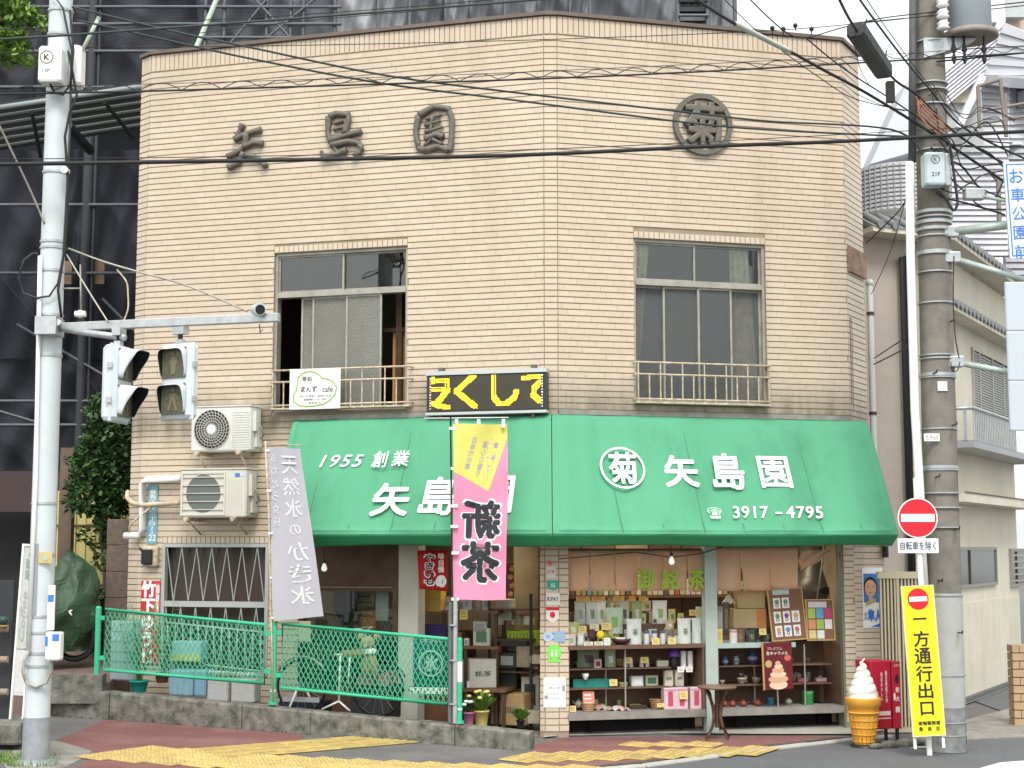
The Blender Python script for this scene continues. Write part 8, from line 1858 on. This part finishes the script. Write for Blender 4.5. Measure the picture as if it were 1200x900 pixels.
# upper window with shutter blinds and balcony
s0 = h2(1138, 420)[0]; z0, z1 = h2(1160, 500)[1], zr2 - .35; b = MB(); frect(b, s0, s0 + 2.6, z0, z1, .04, -.03, .02); wn2 = obj('window', b, m_alu, hs_, H2.M); b = MB(); b.box(s0 + .04, s0 + 2.56, .0, .01, z0 + .04, z1 - .04); obj('pane', b, pm((.22, .23, .22)), wn2)
nb = 26
for k in range(nb): b = MB(); z = z0 + .06 + (z1 - z0 - .12) * k / nb; b.box(s0 + .045, s0 + 2.55, -.022, -.002, z, z + .022); obj('blind_slat', b, mat('grey blind', (.36, .37, .36), .6) if k == 0 else bpy.data.materials['grey blind'], wn2)
for x in (.42, 1.3, 2.1): b = MB(); b.box(s0 + x, s0 + x + .04, -.035, -.0225, z0 + .041, z1 - .041); obj('mullion', b, m_alu, wn2)
sb0, zb0 = h2(1141, 512, .45); zb1 = h2(1141, 478, .45)[1]; b = MB(); b.box(sb0, xe, -.45, 0, zb0 - .14, zb0 - .04); ba = obj('balcony', b, mat('grey balcony edge', (.32, .33, .35), .5), hs_, H2.M); b = MB(); b.tube([(sb0, 0, zb1), (sb0, -.45, zb1), (xe, -.45, zb1)], .028, 8); obj('handrail', b, m_steel, ba)
for k in range(26): b = MB(); x = sb0 + .02 + k * .11; b.box(x, x + .04, -.46, -.44, zb0 - .04, zb1 - .02); obj('baluster', b, m_steel, ba)
for k in range(3): b = MB(); y = -.36 + k * .13; b.box(sb0 - .01, sb0 + .01, y, y + .04, zb0 - .04, zb1 - .02); obj('baluster', b, m_steel, ba)
# canopy slab, lower windows, skirting
zc_ = h2(1117, 580, .35)[1]; b = MB(); b.box(-.05, xe, -.35, 0, zc_ - .07, zc_ + .05); obj('canopy', b, m_cw, hs_, H2.M); b = MB(); b.box(-.05, xe, -.36, -.3505, zc_ + .051, zc_ + .07); obj('canopy_trim', b, m_brown, hs_, H2.M)
def hwin(px0, px1, py0, py1, split, lab=None):
    s0, z1 = h2(px0, py0); s1, z0 = h2(px1, py1)[0], h2(px0, py1)[1]; b = MB(); frect(b, s0, s1, z0, z1, .045, -.04, .02); w_ = obj('window', b, m_alu if False else mat('grey window frame', (.26, .25, .22), .5), hs_, H2.M); b = MB(); b.box(s0 + .045, s1 - .045, -.02, -.01, z0 + .045, z1 - .045); obj('pane', b, mat('dark grey window pane', (.07, .08, .085), .15), w_)
    m_ = s0 + (s1 - s0) * split; b = MB(); b.box(m_ - .025, m_ + .025, -.038, -.021, z0 + .046, z1 - .046); obj('mullion', b, m_brown, w_); return w_, s0, s1, z0, z1
hwin(1119, 1167, 641, 690, .3); w_, s0, s1, z0, z1 = hwin(1182, 1235, 643, 688, .12)
for k in range(5): b = MB(); z = z0 + .08 + k * (z1 - z0 - .1) / 5; b.box(s0 + .05, s1 - .05, -.04, -.0385, z, z + .03); obj('louvre', b, m_alu, w_)
b = MB(); zs_ = h2(1120, 815)[1]; b.box(.0, xe, -.05, 0, 0, zs_ - .13); obj('plinth', b, mat('pale plinth', (.46, .44, .40), .8, nz=(3, .3)), hs_, H2.M); b = MB(); b.box(0, xe, -.06, 0, zs_ - .126, zs_ - .07); obj('skirting_trim', b, mat('dark grey trim', (.12, .12, .12), .6), hs_, H2.M)
for k in range(12): b = MB(); x = .2 + k * .4; b.box(x, x + .38, -.012, -.001, zs_ - .065, h2(1119, 700)[1] - .1); obj('wall_panel', b, m_cw, hs_, H2.M)
# ribbed gate
YG = 18.0; a_ = at(1035, 858, YG); c_ = at(1078, 672, YG); t = thing('sliding_gate', 'cream ribbed sliding gate between the shop and the beige house', 'gate', T(a_.x, YG, 0)); W = c_.x - a_.x; H = c_.z
b = MB(); b.box(-.02, W, -.03, .06, H - .06, H + .02); b.box(0, W, -.01, .05, 0, .06); b.box(.20, .225, -.028, .05, .06, H - .06); obj('gate_frame', b, mat('cream gate paint', (.52, .46, .32), .5), t)
for k in range(11): b = MB(); x = .005 + k * .042; b.box(x, x + .02, -.015, .01, .061, H - .061); obj('rib', b, bpy.data.materials['cream gate paint'], t)
b = MB(); b.box(0, W, .02, .03, .061, H - .061); obj('backing', b, pm((.20, .17, .12)), t)
# brick pillar at right edge
a_ = at(1189, 838, 18.6); c_ = at(1215, 755, 18.6); t = thing('brick_pillar', 'small tan brick pillar at the right edge', 'pillar', T(a_.x, 18.6, 0)); n = 10; H = c_.z
for k in range(n):
    for j in range(2): b = MB(); x = j * .15 - (.06 if k % 2 else 0); b.box(max(x, 0), min(x + .142, .28), 0, .2, H * k / n, H * (k + 1) / n - .012); obj('brick', b, mat('tan brick', (.48, .33, .2), .8, nz=(9, .3)) if 'tan brick' not in bpy.data.materials else bpy.data.materials['tan brick'], t)
# right pavement behind the pole
b = MB(); b.slab([(4.5, 17.2, .01), (9, 18.2, .01), (14, 30, .01), (5.6, 19, .01)], -.02, 0); obj('right_pavement', b, m_concrete, kind='structure')
# ---------------------------------------------------------------- siding building far right
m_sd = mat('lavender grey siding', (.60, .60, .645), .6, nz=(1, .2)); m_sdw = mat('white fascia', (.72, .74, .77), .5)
sb_ = thing('siding_building', 'pale lavender clapboard building with angular faces behind the beige house', 'building', T(8, 30, 0)); o8 = Vector((8, 30, 0))
def sid(q, n, m_=m_sd, name='siding_board'):
    P = [at(*x) - o8 for x in q]       # a b (top edge) c d (bottom edge)
    nrm = (P[1] - P[0]).cross(P[3] - P[0]).normalized()
    if nrm.dot(Vector((0, -1, 0))) < 0: nrm = -nrm
    for k in range(n):
        u0, u1 = k / n, (k + 1) / n; a_, b_, c_, d2 = P[0].lerp(P[3], u0), P[1].lerp(P[2], u0), P[1].lerp(P[2], u1), P[0].lerp(P[3], u1); f = nrm * .055; g_ = nrm * .005; bk = nrm * -.15
        b = MB(); b.add([tuple(x) for x in (a_ + g_, b_ + g_, c_ + f, d2 + f, a_ + bk, b_ + bk, c_ + bk, d2 + bk)], [(0, 1, 2, 3), (3, 2, 6, 7), (4, 5, 1, 0), (5, 4, 7, 6), (1, 5, 6, 2), (4, 0, 3, 7)]); obj(name, b, m_, sb_)
YQ = 29
sid([(1090, 95, YQ), (1176, 26, YQ), (1152, 88, YQ), (1090, 140, YQ)], 9)
sid([(1176, 26, YQ), (1260, 60, YQ + 2), (1260, 88, YQ + 2), (1152, 88, YQ)], 5)
sid([(1152, 88, YQ), (1260, 88, YQ + 2), (1260, 100, YQ + 2), (1185, 94, YQ)], 2)
sid([(1149, 92, YQ + .6), (1182, 96, YQ + .6), (1182, 170, YQ + .6), (1120, 170, YQ + .6)], 10)
sid([(1182, 96, YQ + .8), (1260, 90, YQ + 2), (1260, 170, YQ + 2), (1182, 170, YQ + .8)], 10)
sid([(1100, 165, YQ + .3), (1182, 165, YQ + .3), (1180, 300, YQ + .3), (1100, 300, YQ + .3)], 20)
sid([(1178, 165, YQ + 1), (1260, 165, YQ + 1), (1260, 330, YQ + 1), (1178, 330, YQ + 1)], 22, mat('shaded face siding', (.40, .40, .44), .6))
b = MB(); q = [at(1149, 86, YQ - .2) - o8, at(1156, 90, YQ - .2) - o8, at(1128, 150, YQ - .2) - o8, at(1120, 148, YQ - .2) - o8]; b.add([tuple(x) for x in q] + [tuple(x + Vector((0, .2, 0))) for x in q], [(0, 1, 2, 3), (7, 6, 5, 4), (0, 4, 5, 1), (1, 5, 6, 2), (2, 6, 7, 3), (3, 7, 4, 0)]); obj('slanted_fascia', b, m_sdw, sb_)
def sbox(name, x0, y0, x1, y1, Y, dep, m_): a_ = at(x0, y1, Y); c_ = at(x1, y0, Y); b = MB(); b.box(a_.x - 8, c_.x - 8, Y - 30, Y - 30 + dep, a_.z, c_.z); return obj(name, b, m_, sb_)
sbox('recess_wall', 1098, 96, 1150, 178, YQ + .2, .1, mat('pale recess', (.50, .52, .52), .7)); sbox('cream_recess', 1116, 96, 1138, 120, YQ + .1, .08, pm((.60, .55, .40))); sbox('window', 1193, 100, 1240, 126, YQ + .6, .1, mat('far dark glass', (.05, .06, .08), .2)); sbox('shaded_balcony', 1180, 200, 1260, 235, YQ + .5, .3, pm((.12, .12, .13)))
for (xa, ya, xb, yb, r_) in ((1146, 101, 1172, 93, .04), (1146, 101, 1148, 150, .04), (1172, 93, 1178, 150, .04), (1146, 131, 1240, 114, .03), (1148, 145, 1240, 130, .03), (1178, 110, 1179, 160, .04), (1170, 210, 1171, 262, .05), (1160, 200, 1170, 212, .05)): p, q = at(xa, ya, YQ - .5) - o8, at(xb, yb, YQ - .5) - o8; b = MB(); b.cyl(p, q, r_, n=8); obj('railing' if r_ < .05 else 'rain_pipe', b, m_brown if 'a' == 'b' else mat('brown grey rail', (.22, .19, .17), .6) if 'brown grey rail' not in bpy.data.materials else bpy.data.materials['brown grey rail'], sb_)
# roof top things, upper right
sbox('top_wall', 1148, -40, 1176, 26, YQ + 1, .3, m_sdw); sbox('pink_wall', 1176, 14, 1260, 50, YQ + 1.5, .3, pm((.62, .48, .40))); sbox('grey_tank', 1172, -30, 1200, 20, YQ + 1.2, .2, pm((.50, .54, .54)))
# curved tiled bay
c = at(1078, 230, 27); t = thing('curved_bay_building', 'round grey tiled bay building behind the gap at the right corner', 'building', T(c.x, 28.3, 0)); zt7 = at(1018, 182, 27).z; zb7 = at(1018, 238, 27).z; rad = c.x - at(1019, 230, 27).x
n = 11
for k in range(n): z = zb7 + (zt7 - zb7) * k / n; h = (zt7 - zb7) / n; b = MB(); b.lathe([(rad, z), (rad, z + h - .03), (rad - .03, z + h - .03), (rad - .03, z + h)], 48); obj('tile_course', b, mat('grey bay tile', (.40, .40, .43), .5, nz=(3, .2)) if k == 0 else bpy.data.materials['grey bay tile'], t)
b = MB(); b.lathe([(rad * .6, 0), (rad * .62, zb7 - .8), (rad + .02, zb7 - .05), (rad + .02, zb7 - .01)], 48); obj('soffit', b, mat('bay soffit', (.27, .27, .26), .7), t)
for k in range(48): a = k * 2 * math.pi / 48; b = MB(); x, y = (rad + .004) * math.cos(a), (rad + .004) * math.sin(a); b.box(x - .012, x + .012, y - .012, y + .012, zb7, zt7 - .035); obj('joint_strip', b, bpy.data.materials['bay soffit'], t)
b = MB(); q = [at(1064, 95, 28) - Vector((c.x, 28.3, 0)), at(1020, 192, 28) - Vector((c.x, 28.3, 0)), at(1070, 178, 28) - Vector((c.x, 28.3, 0)), at(1098, 178, 28) - Vector((c.x, 28.3, 0)), at(1098, 95, 28) - Vector((c.x, 28.3, 0))]; b.add([tuple(x) for x in q] + [tuple(x + Vector((0, 1, 0))) for x in q], [(0, 1, 2, 3, 4), (9, 8, 7, 6, 5), (0, 5, 6, 1), (1, 6, 7, 2), (2, 7, 8, 3), (3, 8, 9, 4), (4, 9, 5, 0)]); obj('sloping_roof', b, mat('blue grey roof', (.58, .61, .64), .5), t)
# grey yellow block seen through
